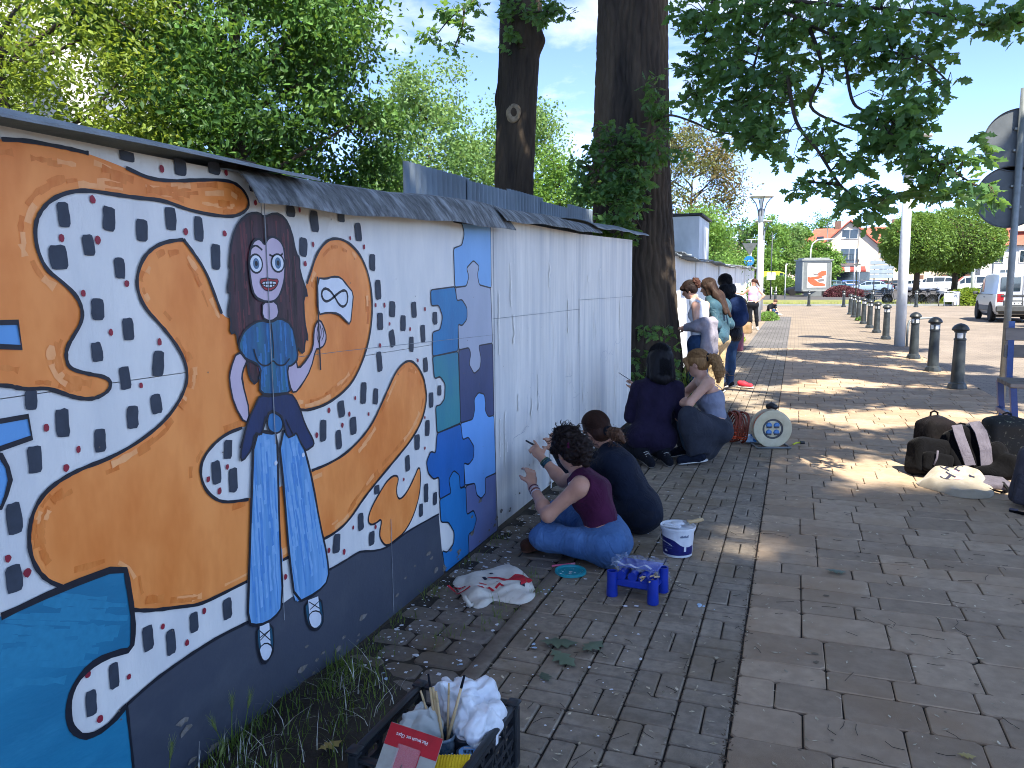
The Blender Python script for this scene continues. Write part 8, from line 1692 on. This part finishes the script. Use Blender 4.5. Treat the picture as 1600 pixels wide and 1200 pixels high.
    for s in (-1, 1):
        a = MB(); a.box((xr+.05, s*w*.80, zb-.16), (.10, w*.26, .18 if kind != 'van' else .34), bev=.02); a.build('tail_light', m_tail, t, 40)
        a = MB(); a.box((xf-.13, s*w*.66, S[-2][2]-.03), (.18, w*.36, .13), bev=.03); a.build('head_light', m_head, t, 40)
        a = MB(); a.box((S[g1][0]-.12, s*(w+.09), S[g1][2]+.06), (.10, .18, .13), bev=.03); a.build('mirror', pm if kind != 'van' else m_trim, t, 40)
        a = MB(); a.box((S[4][0]-.35, s*(w+.006), S[4][2]-.12), (.16, .02, .03), bev=.006); a.build('door_handle', m_trim, t)
    a = MB(); a.box((xr+.03, 0, S[0][1]-.02), (.1, w*1.7, .16), bev=.03); a.box((xf-.04, 0, S[-1][1]-.04), (.1, w*1.6, .14), bev=.03); a.build('bumper', m_trim if kind in ('van', 'suv') else pm, t, 40)
    a = MB(); a.box((0, 0, .24), (L*.86, w*1.75, .10)); a.build('underbody', m_rub, t)
    return t
van = car('parked_van', 'silver grey delivery van with red tail light parked facing away at the right', 'van', 'van', (7.78, 34.9, gz(35)-.0), math.pi/2-.02, '#a9aeb3', 'vehicles parked at the right')
# rear doors: two windows, handle strip, number plate, lower cladding
a = MB(); a.box((-2.058, .40, 1.40), (.02, .62, .50), bev=.04); a.build('rear_window', m_cglass, van, 40); a = MB(); a.box((-2.058, -.40, 1.40), (.02, .62, .50), bev=.04); a.build('rear_window', m_cglass, van, 40)
a = MB(); a.box((-2.062, .0, .98), (.02, 1.36, .07), bev=.01); a.build('handle_strip', m_trim, van, 40); a = MB(); a.box((-2.066, .28, .70), (.03, .62, .22), bev=.02); a.build('plate_recess', m_trim, van, 40)
a = MB(); a.box((-2.086, .28, .70), (.012, .52, .115), bev=.004); pl_o = a.build('number_plate', m_wplast, van, 40); a = MB(); a.box((-2.094, .51, .70), (.006, .045, .105)); a.build('plate_band', m_cobalt, pl_o)
a = MB()
for k in range(8): a.box((-2.0945, .44-.055*k-(.03 if k > 2 else 0), .70), (.004, .008+.02*(k % 2), .07))
a.build('plate_characters', m_black, pl_o); a = MB(); a.box((-2.066, .0, 1.2), (.006, .012, 1.1)); a.build('door_gap', m_rub, van)
for s in (-1, 1): a = MB(); a.box((-.12, s*.866, .50), (1.9, .02, .20), bev=.01); a.build('side_cladding', m_trim, van, 40); a = MB(); a.box((-.2, s*.864, 1.02), (2.6, .012, .02)); a.build('waist_line', m_trim, van)
a = MB(); a.box((-2.10, 0, .50), (.12, 1.66, .24), bev=.04); a.build('rear_bumper', m_trim, van, 40)
car('parked_car', 'silver car cut off by the right picture edge, in front of the van', 'car', 'hatch', (8.72, 29.0, gz(29)), math.pi+math.pi/2+.35, '#b3b7bb', 'vehicles parked at the right')
CARS = [('dark navy car at the left, nose towards the lamp post, half behind the kiosk', 'sedan', 1.0, 85.5, math.pi, '#20252f'), ('silver blue car in front of the flower strip in the car park', 'sedan', 7.6, 93, math.pi-.1, '#8fa3ba'), ('dark blue car behind the silver blue one', 'hatch', 8.1, 104, math.pi+.5, '#1d2a4a'),
        ('white small car right of the silver blue one', 'hatch', 13.0, 102, math.pi*.75, '#d9dbdc'), ('white SUV next to the tall lamp post', 'suv', 14.2, 97, math.pi*.9, '#dcdedf'), ('large white SUV behind the trunks of the round trees', 'suv', 13.4, 72.5, math.pi-.05, '#d8dadb'),
        ('dark car low behind the right clipped tree', 'sedan', 14.9, 68.5, math.pi-.12, '#22272e'), ('deep teal car in the distant row by the house', 'hatch', 4.9, 112, .3, '#2f5560'), ('bright blue car in the distant row by the house', 'hatch', 7.2, 114, .2, '#2456b8'), ('dark red car in the distant row by the house', 'hatch', 10.4, 112, 1.2, '#5b2228'),
        ('black car in the distant row below the awnings', 'sedan', 12.8, 115, 0, '#17191c'), ('grey car in the distant row at its right end', 'hatch', 16.6, 114, .2, '#5d6468'), ('dark hatchback far left beside the lime van', 'hatch', -5.2, 86, 0, '#2d3138'), ('pale grey car half hidden by the van roof', 'sedan', 19.5, 74, math.pi-.2, '#aab3bb')]
for lb_, k, x, y, rz_, c in CARS: car('parked_car', lb_, 'car', k, (x, y, gz(y)), rz_, c)
car('lime_van', 'lime green van parked behind the round hedge at left', 'van', 'van', (-2.2, 92, gz(92)+.75), .05, '#a9c02c')

# ------------------------------------------------------------------ kiosk with a poster
t = thing('poster_kiosk', 'square advertising kiosk with a white and orange poster at the end of the path', 'kiosk', (1.45, 80.5, gz(80.5)), .0)
m_kg = M('kiosk_grey', '#6f7474', '#646969', scale=4, rough=.5); m_kl = M('kiosk_light', '#878b89', '#7a7e7c', scale=4, rough=.5)
b = MB(); b.box((0, 0, .25), (1.6, 1.4, .5)); b.build('plinth', m_kg, t); b = MB(); b.box((0, 0, 1.95), (2.9, 1.5, 2.9), rotm(0, 0, .42)); b.build('cabinet', m_kg, t)
Rk = rotm(0, 0, .42)
for dx, dz_, sx, sz_ in ((-1.38, 1.95, .14, 2.9), (1.38, 1.95, .14, 2.9), (0, .58, 2.9, .16), (0, 3.32, 2.9, .16)): b = MB(); b.box(Rk @ np.array((dx, -.76, 0))+np.array((0, 0, dz_)), (sx, .06, sz_), Rk); b.build('frame', m_kl, t)
b = MB(); b.box((0, 0, 3.47), (3.1, 1.75, .12), Rk); b.box((0, 0, 3.6), (2.5, 1.3, .16), Rk); b.build('roof', m_kl, t)
b = MB(); b.box(Rk @ np.array((0, -.765, 0))+np.array((0, 0, 2.0)), (1.9, .02, 2.3), Rk); po = b.build('poster', M('poster_white', '#bdbab6', '#b0ada9', scale=2, rough=.4), t)
def onp(pts, y): return [tuple(Rk @ np.array((u, y, 0))+np.array((0, 0, 2.0+w))) for u, w in pts]
b = MB(); m_porange = M('poster_orange', '#c85a38', '#b94e2e', scale=3, rough=.4)
for pts in ([(-.9,-.1),(-.4,-.25),(.2,-.65),(.85,-.8),(.85,-1.0),(-.2,-1.02),(-.6,-.8),(-.9,-.5)], [(-.1,.05),(.4,.4),(.9,.45),(.9,.05),(.5,-.12)], [(-.88,-.2),(.3,-.05),(.6,-.2),(.1,-.35),(-.8,-.35)]): b.add(onp(pts, -.782), [tuple(range(len(pts)))])
b.build('poster_shape', m_porange, po); b = MB()
for pts in ([(-.4,.2),(.15,.1),(.45,.3),(.1,.02),(-.3,.05)], [(.1,-.4),(.7,-.3),(.75,-.55),(.2,-.6)]): b.add(onp(pts, -.786), [tuple(range(len(pts)))])
b.build('poster_shape', M('poster_grey', '#6d6663', rough=.4), po)
t = thing('lamp_arm_post', 'white curved arm post rising behind the poster kiosk', 'lamp post', (1.2, 84, gz(84))); b = MB(); b.tube([(0, 0, 0), (0, 0, 4.6), (.15, 0, 5.2), (.6, 0, 5.55), (1.6, 0, 5.6), (3.2, 0, 5.65)], .07, 8); b.build('pole', m_lamp, t, True); b = MB(); b.box((3.3, 0, 5.6), (.5, .16, .1), bev=.03); b.build('lamp_head', m_lgrey, t)

# ------------------------------------------------------------------ planting on the islands
def mound(name, label, cat, c, r, n, leaf, mats, seed, kind=None):
    g = np.random.default_rng(seed); t = thing(name, label, cat, (c[0], c[1], gz(c[1])))
    d = unit(g.normal(size=(n, 3))); d[:, 2] = np.abs(d[:, 2]); q = d*np.array(r)*(1-.2*g.random((n, 1))**2); v, f = leaf_cloud(q, g.uniform(leaf*.7, leaf*1.3, n), L_SIMPLE, g, .3, d, .1)
    link('foliage', mesh_np('foliage', v, f, mats, True, g.integers(0, len(mats), n)), t); b = MB(); b.lathe([(r[0]*.8, 0), (r[0]*.7, r[2]*.5), (r[0]*.3, r[2]*.8), (0, r[2]*.82)], 14); o = b.build('inner_twigs', m_twig, t, True); o.scale = (1, r[1]/r[0], 1); return t
mound('hedge', 'rounded green hedge mass behind the dark navy car', 'hedge', (-2.3, 90, 0), (2.7, 1.6, 2.0), 9000, .22, l_ball, 3)
mound('hedge', 'low hedge running left of the lamp post towards the wall end', 'hedge', (-5.6, 80, 0), (2.2, 1.4, 1.4), 5000, .22, l_dark, 13)
l_purple = [leaf_mat('leaf_purple', '#5d2f3a', '#4c2630', '#83444c', tw=.2), leaf_mat('leaf_purple_grey', '#6d4a4a', '#5b3c3d', '#8c5c5a', tw=.2)]
mound('purple_shrub', 'dark red barberry shrubs sloping down beside the poster kiosk', 'shrub', (3.9, 78, 0), (1.5, 1.0, 1.0), 4500, .14, l_purple, 4)
mound('purple_shrub', 'lower dark red shrub at the right end of the barberry bed', 'shrub', (5.2, 77, 0), (1.1, .8, .65), 2500, .14, l_purple, 5)
mound('bush', 'yellow green bush between the white bin and the van', 'bush', (9.7, 53.2, 0), (1.4, .9, .95), 4500, .16, l_yel, 6)
mound('weed_clump', 'sunny yellow green weeds at the wall foot behind the navy backpack', 'weeds', (-1.62, 22.0, 0), (.30, 1.3, .16), 1800, .07, l_yel, 7)
mound('weed_clump', 'low green weeds at the foot of the wall lamp post', 'weeds', (-1.1, 34.2, 0), (.42, 1.2, .30), 1500, .08, l_bright, 8)
mound('weed_clump', 'tiny green weed at the foot of a far bollard', 'weeds', (2.44, 33.9, 0), (.16, .16, .14), 200, .06, l_bright, 9)
t = thing('stone_block', 'brown sandstone lump lying at the wall foot behind the pink top figure', 'stone', (-1.62, 25.6, gz(25.6))); soft('stone', [rbox((-1.62, 25.6, .20), (.22, .24, .10), .1)], .02, M('sandstone', '#8d7256', '#77603f', scale=8, rough=.9, bump=.01, bscale=20), t, folds(.03, 6, 3))
# weeds and ivy shoots round the oak foot
def wp(g): a = g.uniform(-2.4, .8); return -2.0+.72*math.cos(a)+g.normal(0, .06), 10.4+.75*math.sin(a)+g.normal(0, .06), 0
v, f = blades(420, wp, .15, .75, .9, .006, 44, 4); props(link('tall_weeds', mesh_np('tall_weeds', v, f, m_blade, True)), kind='stuff')
iv = thing('oak_shoots', 'leafy green shoots sprouting round the oak foot beside the wall end', 'shoots', (-1.75, 9.75, 0)); g = np.random.default_rng(61)
c = np.stack([g.uniform(-1.95, -1.35, 60), g.uniform(9.35, 9.85, 60), g.uniform(.15, 1.05, 60)], 1); c = c[(c[:, 0] > -1.72) | (c[:, 2] > .2)]; p, ax = rosettes(c, 5, g, .06); v, f = leaf_cloud(p, g.uniform(.07, .13, len(p)), L_OAK, g, .6, ax, .3); link('leaves', mesh_np('leaves', v-np.array(iv.location), f, m_oak, True), iv)
b = MB()
for q in c[::2]: b.tube([(q[0]*.5-1.85*.5, 9.9, 0), (q[0]-.03, q[1], q[2]*.6), tuple(q)], [.006, .004, .002], 4)
b.build('stems', m_twig, iv, True, world=True)
def single_leaf(label, x, y, s, a, m, z=.006):
    t = thing('fallen_leaf', label, 'leaf', (x, y, z), a); link('blade', mesh_np('blade', L_OAK[0]*s*np.array((1, 1, .6))+np.array((0, 0, s*.10)), L_OAK[1], m, True), t)
m_fall = leaf_mat('fallen_green_leaf', '#4f5f49', '#66735a', '#6a8450', rand=.2, tw=.1); m_fally = leaf_mat('fallen_yellow_leaf', '#b3a05c', '#8f7f45', '#b3a05c', tw=.1)
for i, (x, y, s, a, m, lb_) in enumerate([(-1.0, 3.02, .17, .4, m_fall, 'wilted oak leaf, left of a pair on the bricks'), (-.93, 2.97, .16, -.6, m_fall, 'wilted oak leaf, right of the pair on the bricks'), (-.80, 3.0, .15, 1.2, m_fall, 'broad wilted leaf beside the pair on the bricks'), (-.86, 2.72, .09, 2.2, m_fall, 'small oak leaf nearest the crate on the bricks'), (.20, 4.35, .11, .2, m_fall, 'pale green oak leaf alone on the slabs'), (.55, 2.72, .06, .2, m_fally, 'tiny yellow leaf on the near slabs'), (-.98, 4.55, .10, 2.4, m_fall, 'oak leaf between the paint bucket and the sitting figure'), (-1.42, 1.98, .09, 1.1, m_fally, 'dry brown leaf on the soil bed'), (-1.2, 2.36, .12, -.3, m_fally, 'long dry leaf by the left crate corner')]):
    single_leaf(lb_, x, y, s, a, m, .006 if i != 7 else .045)

# ------------------------------------------------------------------ houses
def house(name, label, cx_, y, x0, x1, zb, ze, zr, depth, wallm, roofm, gable=None):
    t = thing(name, label, 'house', ((x0+x1)/2, y, zb)); b = MB(); b.box(((x0+x1)/2, y+depth/2, (zb+ze)/2), (x1-x0, depth, ze-zb)); b.build('wall', wallm, t, world=True)
    b = MB(); o = .5; b.add([(x0-o, y-o, ze-.15), (x1+o, y-o, ze-.15), (x1+o, y+depth+o, ze-.15), (x0-o, y+depth+o, ze-.15), (x0+1.5, y+depth/2, zr), (x1-1.5, y+depth/2, zr)], [(0, 1, 5, 4), (1, 2, 5), (2, 3, 4, 5), (3, 0, 4), (3, 2, 1, 0)]); b.build('roof', roofm, t, world=True); return t
def window(t, x, y, z, w, h, m=None):
    b = MB(); b.box((x, y-.04, z), (w+.16, .10, h+.16)); fr_ = b.build('window', M('window_frame', '#e3dfd8', rough=.5), t, world=True)
    for s in (-1, 1): b = MB(); b.box((x+s*w/4, y-.10, z), (w/2-.06, .03, h)); b.build('pane', m or m_cglass, fr_, world=True)
m_cream_w = M('cream_render', '#dccab0', '#d2bea2', scale=1, rough=.8); m_tile = M('red_roof_tile', '#a85a48', '#99503f', scale=2.5, rough=.75, bump=.05, bscale=6, col3='#b26653', s3=.4, stretch=(1, 1, 4)); m_pinkw = M('pale_pink_render', '#dccbb6', '#d2bfa8', scale=1, rough=.8)
Y0 = 129.0; zb = gz(129); hs = house('gabled_house', 'cream house with red tiled roof, central gable and shop awnings across the square', 7, Y0, .9, 24, zb, 7.2, 10.5, 11, m_cream_w, m_tile)
b = MB(); gx = 7.2; b.prism([(gx-4.0, zb), (gx+4.0, zb), (gx+4.0, 7.3), (gx, 10.9), (gx-4.0, 7.3)], 6.0, lambda u, v, w: (u, Y0-1.6+w, v)); b.build('gable', m_pinkw, hs, world=True)
b = MB()
for s in (-1, 1): b.add([(gx, Y0-2.1, 11.25), (gx, Y0+5.5, 11.25), (gx+s*4.5, Y0+5.5, 7.15), (gx+s*4.5, Y0-2.1, 7.15), (gx, Y0-2.1, 11.0), (gx, Y0+5.5, 11.0), (gx+s*4.5, Y0+5.5, 6.9), (gx+s*4.5, Y0-2.1, 6.9)], [(0, 1, 2, 3), (7, 6, 5, 4), (0, 3, 7, 4), (3, 2, 6, 7)])
b.build('gable_roof', m_tile, hs, world=True)
window(hs, gx, Y0-1.6, 9.1, 2.2, 1.3); window(hs, gx, Y0-1.6, 5.9, 2.3, 2.1); window(hs, gx-3.0, Y0-1.6, 6.3, .9, 1.3); window(hs, gx+4.9, Y0, 6.2, 1.0, 1.3); window(hs, gx+8.5, Y0, 6.2, 1.0, 1.3); window(hs, gx+4.9, Y0, 3.6, 1.1, 1.4); window(hs, gx-5.4, Y0, 6.0, .9, 1.2)
b = MB(); b.box((gx, Y0-2.0, 5.25), (3.0, .8, .12)); 
for k in range(11): b.box((gx-1.4+.28*k, Y0-2.35, 5.7), (.04, .04, .85))
b.box((gx, Y0-2.35, 6.12), (2.9, .05, .05)); b.build('balcony', m_dsteel, hs, world=True)
b = MB()
for k in range(9): x = gx-3.4+.72*k; b.mi = k % 2; b.add([(x, Y0-1.65, 4.3), (x+.72, Y0-1.65, 4.3), (x+.72, Y0-2.7, 3.75), (x, Y0-2.7, 3.75), (x+.72, Y0-2.7, 3.5), (x, Y0-2.7, 3.5)], [(0, 1, 2, 3), (3, 2, 4, 5)])
b.build('awning', [M('awning_white', '#dedad2', rough=.8), M('awning_red', '#8c3b36', rough=.8)], hs, world=True)
b = MB(); b.box((gx+.4, Y0-1.62, 2.2), (5.2, .06, 2.4)); b.build('shop_window', m_cglass, hs, world=True)
for x in (3.2, 12.3, 16): b = MB(); b.box((x, Y0+2.1, 8.75), (1.0, .12, 1.1), rotm(-.95)); b.build('skylight', m_cglass, hs, world=True)
for x, z in ((5.8, 10.9), (14, 10.9)): b = MB(); b.box((x, Y0+5.5, z), (.9, .7, 1.4)); b.build('chimney', M('chimney_brick', '#6f5a50', '#5d4a42', scale=6, rough=.9), hs, world=True)
b = MB(); b.box((-.4, Y0+4, 4.6), (2.8, 8, 8.0)); b.build('wing', m_pinkw, hs, world=True); b = MB(); b.add([(-2.0, Y0-.4, 8.4), (1.2, Y0-.4, 8.4), (1.2, Y0+8, 8.4), (-2.0, Y0+8, 8.4), (-.6, Y0+4, 10.3), (1.2, Y0+4, 10.3)], [(0, 1, 5, 4), (2, 3, 4, 5), (3, 0, 4), (1, 2, 5)]); b.build('wing_roof', m_tile, hs, world=True)
h2_ = house('red_roof_house', 'second house with red tiled roof and pale walls, behind the right round tree', 26, 117, 22.6, 40, gz(117), 6.6, 9.0, 9, M('pale_render', '#d9d6cd', '#ccc8be', scale=1, rough=.8), m_tile); window(h2_, 24.6, 117, 5.0, 1.0, 1.4); window(h2_, 27.4, 117, 5.0, 1.0, 1.4); window(h2_, 25.4, 117, 2.6, 1.2, 1.4); b = MB(); b.box((27.6, 119.5, 9.2), (1.5, 1.0, 1.7)); b.build('chimney', m_cream_w, h2_, world=True); b = MB(); b.cone((24.0, 116.9, .8), (24.0, 116.9, 6.6), .07, .07, 8); b.build('downpipe', m_lgrey, h2_, world=True)
fh = house('flat_roofed_house', 'white house with dark roof fittings far behind the lamp posts at left', -9, 140, -14, -6.8, gz(140), 9.2, 9.5, 8, M('white_render', '#dcdad4', '#d0cec8', scale=1, rough=.8), M('dark_roof', '#4b4d50', rough=.8)); b = MB(); b.box((-8.6, 141, 10.3), (2.4, 2, 1.6)); b.build('roof_plant', m_trim, fh, world=True); window(fh, -8.4, 140, 7.4, 1.2, 1.3)
# boundary wall far right
t = thing('brick_boundary_wall', 'low brick boundary wall with posts beyond the car park at right', 'wall', (20, 112, gz(112))); 
for k in range(9): b = MB(); b.box((15+2.6*k, 112, gz(112)+1.0), (.5, .5, 2.0)); b.build('post', M('brown_brick', '#7a5a4c', '#6a4d40', scale=5, rough=.9), t, world=True)
b = MB(); b.box((25.4, 112, gz(112)+.7), (21, .25, 1.4)); b.build('panel', M('brown_brick', '#7a5a4c'), t, world=True)
# white apartment block behind the trees at the left
m_block = M('white_block_render', '#d5d6d4', '#c8c9c8', scale=.5, rough=.8); t = thing('apartment_block', 'white apartment block glimpsed through the leaves of the left trees', 'apartment block', (-27, 15, 0), .35)
b = MB(); b.box((0, 4, 7), (16, 8, 14)); b.build('wall', m_block, t)
for i in range(4):
    for j in range(4): b = MB(); b.box((-6+3.6*i, -.04, 2.6+3.1*j), (1.7, .12, 1.6)); w_ = b.build('window', _mats['window_frame'], t); b = MB(); b.box((-6+3.6*i, -.11, 2.6+3.1*j), (1.5, .04, 1.4)); b.build('pane', m_cglass, w_)
for j in range(4): b = MB(); b.box((2, -.7, 1.5+3.1*j), (3.0, 1.3, .14)); b.box((2, -1.3, 2.0+3.1*j), (3.0, .08, .95)); b.build('balcony', m_block, t)
t = thing('apartment_block', 'grey white building corner high behind the leftmost yellow green tree', 'apartment block', (-21, 9, 0), 1.0); b = MB(); b.box((0, 4, 6), (12, 8, 12)); b.build('wall', m_block, t)
for i in range(3):
    for j in range(3): b = MB(); b.box((-3.6+3.6*i, -.04, 2.6+3.1*j), (1.7, .12, 1.6)); w_ = b.build('window', _mats['window_frame'], t); b = MB(); b.box((-3.6+3.6*i, -.11, 2.6+3.1*j), (1.5, .04, 1.4)); b.build('pane', m_cglass, w_)

# ------------------------------------------------------------------ signs, poles and street furniture at the square
def pole(t, h, r=.04, m=None): MB().cone((0, 0, -.05), (0, 0, h), r, r*.9, 10).build('pole', m or m_galv, t, True)
t = thing('road_sign', 'round blue arrow road sign under a grey triangle seen from behind', 'road sign', (-3.25, 60, gz(60))); pole(t, 4.6, .05)
b = MB(); b.lathe([(0, 0), (.36, 0), (.37, .02), (0, .02)], 28, (-.12, -.08, 3.05), 'y'); d_ = b.build('blue_disc', plast('road_sign_blue', '#1f6fc0', '#1b66b2'), t, 40); b = MB(); b.add([(-.30, -.105, 3.02), (-.08, -.105, 3.02), (-.08, -.105, 2.92), (.10, -.105, 3.05), (-.08, -.105, 3.18), (-.08, -.105, 3.08), (-.30, -.105, 3.08)], [(0, 1, 2, 3, 4, 5, 6)]); b.build('white_arrow', m_wplast, d_)
b = MB(); b.prism([(-.55, 4.35), (.55, 4.35), (.0, 3.42)], .02, lambda u, v, w: (u-.1, -.06+w, v)); b.build('triangle_back', m_sback, t)
t = thing('road_sign', 'yellow crossing sign on a pole in front of the gabled house', 'road sign', (8.35, 80, gz(80))); pole(t, 4.6, .05); b = MB(); b.box((0, -.06, 4.1), (.85, .03, .8), bev=.02); y_ = b.build('yellow_board', plast('sign_yellow', '#d9dd1e', '#cdd11a'), t, 40); b = MB(); b.box((-.02, -.085, 4.1), (.55, .02, .52), bev=.01); q_ = b.build('blue_panel', _mats['road_sign_blue'], y_); b = MB(); b.add([(-.2, -.1, 3.9), (.16, -.1, 3.9), (-.02, -.1, 4.3)], [(0, 1, 2)]); b.build('white_triangle', m_wplast, y_)
t = thing('direction_board', 'grey ladder of direction boards seen from behind on two posts', 'sign board', (7.3, 79, gz(79)))
for s in (-1, 1): b = MB(); b.cone((s*.6, 0, 0), (s*.6, 0, 3.4), .05, .05, 8); b.build('post', m_dsteel, t)
for k in range(4): b = MB(); b.box((0, -.06, 1.85+.42*k), (2.0, .05, .38), bev=.02); b.build('board', M('board_back', '#8e9ba4', '#7f8c95', scale=3, rough=.5), t, 40)
t = thing('thin_mast', 'thin dark mast rising in front of the gabled house', 'mast', (4.35, 66, gz(66))); MB().cone((0, 0, 0), (0, 0, 6.2), .045, .03, 8).build('pole', m_dsteel, t, True); b = MB(); b.box((0, -.05, 2.75), (.5, .08, .14)); b.build('small_board', m_sback, t)
t = thing('thin_mast', 'thin dark street light mast left of the gable', 'mast', (3.2, 100, gz(100))); MB().cone((0, 0, 0), (0, 0, 8.2), .07, .05, 8).build('pole', m_dsteel, t, True); b = MB(); b.tube([(0, 0, 8.2), (.5, 0, 8.7), (1.0, 0, 8.8)], .05, 6); b.build('lamp_arm', m_lgrey, t, True)
t = thing('thin_mast', 'thin dark pole between the lamp post and the kiosk', 'mast', (-2.1, 70, gz(70))); MB().cone((0, 0, 0), (0, 0, 5.6), .05, .04, 8).build('pole', m_dsteel, t, True); b = MB(); b.box((-.18, -.06, 1.95), (.32, .03, .62)); b.box((.2, -.06, 1.95), (.32, .03, .62)); b.build('white_boards', m_wplast, t)
t = thing('white_pole', 'white pole with a small flag head left of the kiosk', 'pole', (-.95, 72, gz(72))); pole(t, 2.9, .05, m_lamp); b = MB(); b.box((.05, 0, 2.95), (.16, .1, .14), bev=.02); b.build('head', m_lamp, t, 40)
for i, (x, y) in enumerate([(5.3, 84), (5.75, 84)]): t = thing('white_pole', ['white flag pole in front of the gabled house, left of two', 'white flag pole in front of the gabled house, right of two'][i], 'pole', (x, y, gz(y))); pole(t, 5.3+i*.3, .05, m_lamp)
for i in range(2): t = thing('barrier_post', ['short white barrier post left of the dark navy car', 'short white barrier post closer to the dark navy car'][i], 'post', (-2.3+.42*i, 80, gz(80))); pole(t, .95, .05, m_lamp)
# bicycle racks with bikes, bin, benches under the round trees
def rack(label, x, y):
    t = thing('cycle_stand', label, 'bike rack', (x, y, gz(y)), .1, 'cycle stands under the round trees'); b = MB(); b.tube([(0, 0, 0), (0, 0, .55), (.12, 0, .78), (.35, 0, .85), (.75, 0, .85)], .03, 8); b.tube([(.75, 0, .85), (.8, 0, .7), (.8, 0, 0)], .03, 8); b.build('hoop', m_steel, t, True); return t
rack('bent steel cycle stand nearest the white bin, left hoop', 7.95, 51.8); rack('bent steel cycle stand nearest the white bin, right hoop', 8.2, 51.6)
t = thing('litter_bin', 'small white litter bin beside the cycle stands', 'bin', (8.85, 52.0, gz(52))); MB().lathe([(0, .05), (.17, .05), (.2, .75), (.22, .76), (.22, .82), (0, .84)], 20).build('drum', m_wplast, t, 40); MB().cone((0, 0, 0), (0, 0, .06), .06, .06, 10).build('foot', m_dsteel, t)
t = thing('info_board', 'white notice board leaning at the cycle stands', 'board', (8.35, 51.4, gz(51.4))); b = MB(); b.box((.05, 0, .5), (.52, .03, .5), rotm(.05), bev=.01); b.build('board', m_wplast, t, 40)
for s in (-1, 1): b = MB(); b.cone((.05+s*.22, 0, 0), (.05+s*.22, 0, .5), .02, .02, 8); b.build('post', m_steel, t)
def bike(label, x, y, rz_, c):
    t = thing('bicycle', label, 'bicycle', (x, y, gz(y)), rz_, 'bicycles parked under the round trees'); fm = carpaint('bike_paint_'+c.strip('#'), c)
    for wx in (-.52, .52):
        w_ = MB(); w_.lathe([(.31+.022*math.cos(a), .022*math.sin(a)) for a in np.linspace(0, 6.283, 9)], 26, (wx, 0, .335), 'y'); wo_ = w_.build('wheel', m_rub, t, True)
        sp = MB()
        for k in range(9): a = k*math.pi/9; sp.cone((wx-.3*math.cos(a), 0, .335-.3*math.sin(a)), (wx+.3*math.cos(a), 0, .335+.3*math.sin(a)), .003, .003, 4, False)
        sp.build('spokes', m_steel, wo_)
    b = MB(); b.tube([(-.52, 0, .335), (-.1, 0, .29), (.36, 0, .78), (-.22, 0, .82), (-.1, 0, .29)], .017, 6); b.tube([(-.52, 0, .335), (-.22, 0, .82), (-.25, 0, .92)], .014, 6); b.tube([(.52, 0, .335), (.36, 0, .78), (.33, 0, .98)], .016, 6); b.build('frame', fm, t, True)
    b = MB(); b.tube([(.22, -.26, 1.0), (.34, -.1, 1.0), (.34, .1, 1.0), (.22, .26, 1.0)], .014, 6); b.build('handlebar', m_blkplast, t, True); b = MB(); b.box((-.26, 0, .95), (.25, .13, .05), bev=.02); b.build('saddle', m_blkplast, t, 40); return t
bike('black bicycle in the shade under the left round tree', 5.9, 54.0, .2, '#1d1f22'); bike('dark bicycle leaning right of the left trunk', 7.3, 53.2, -.15, '#2a2d33'); bike('bicycle beside the right trunk of the round trees', 8.5, 54.6, .1, '#33363b'); bike('bicycle parked between the two round trees', 7.9, 54.6, .3, '#22262c'); bike('pale bicycle at the left end of the cycle stands', 5.0, 55.2, .1, '#9aa0a4')
t = thing('park_bench', 'dark metal bench in the shade left of the round trees', 'bench', (5.2, 58, gz(58)), .05)
for k in range(4): b = MB(); b.box((0, -.15+.12*k, .45), (1.7, .09, .035)); b.build('seat_slat', m_dsteel, t)
for k in range(3): b = MB(); b.box((0, .32, .6+.13*k), (1.7, .03, .09)); b.build('back_slat', m_dsteel, t)
for s in (-1, 1): b = MB(); b.tube([(s*.75, -.2, 0), (s*.75, -.2, .43), (s*.75, .3, .43), (s*.75, .36, .95)], .025, 6); b.build('leg', m_dsteel, t, True)
# grass tufts along the island edge
def ip(g): return g.uniform(-2, 12), g.uniform(52.6, 54), gz(53)+.02
v, f = blades(2200, ip, .08, .28, .5, .012, 51, 2); props(link('island_grass', mesh_np('island_grass', v, f, leaf_mat('island_blade', '#7f8c3a', '#9a9a50', '#a8b34a', rand=.3), True)), kind='stuff')
kb = MB(); kb.box((12, 52.5, gz(52.5)+.04), (48, .18, .14), bev=.02); props(kb.build('island_kerb', m_kl, None, 40), kind='structure')
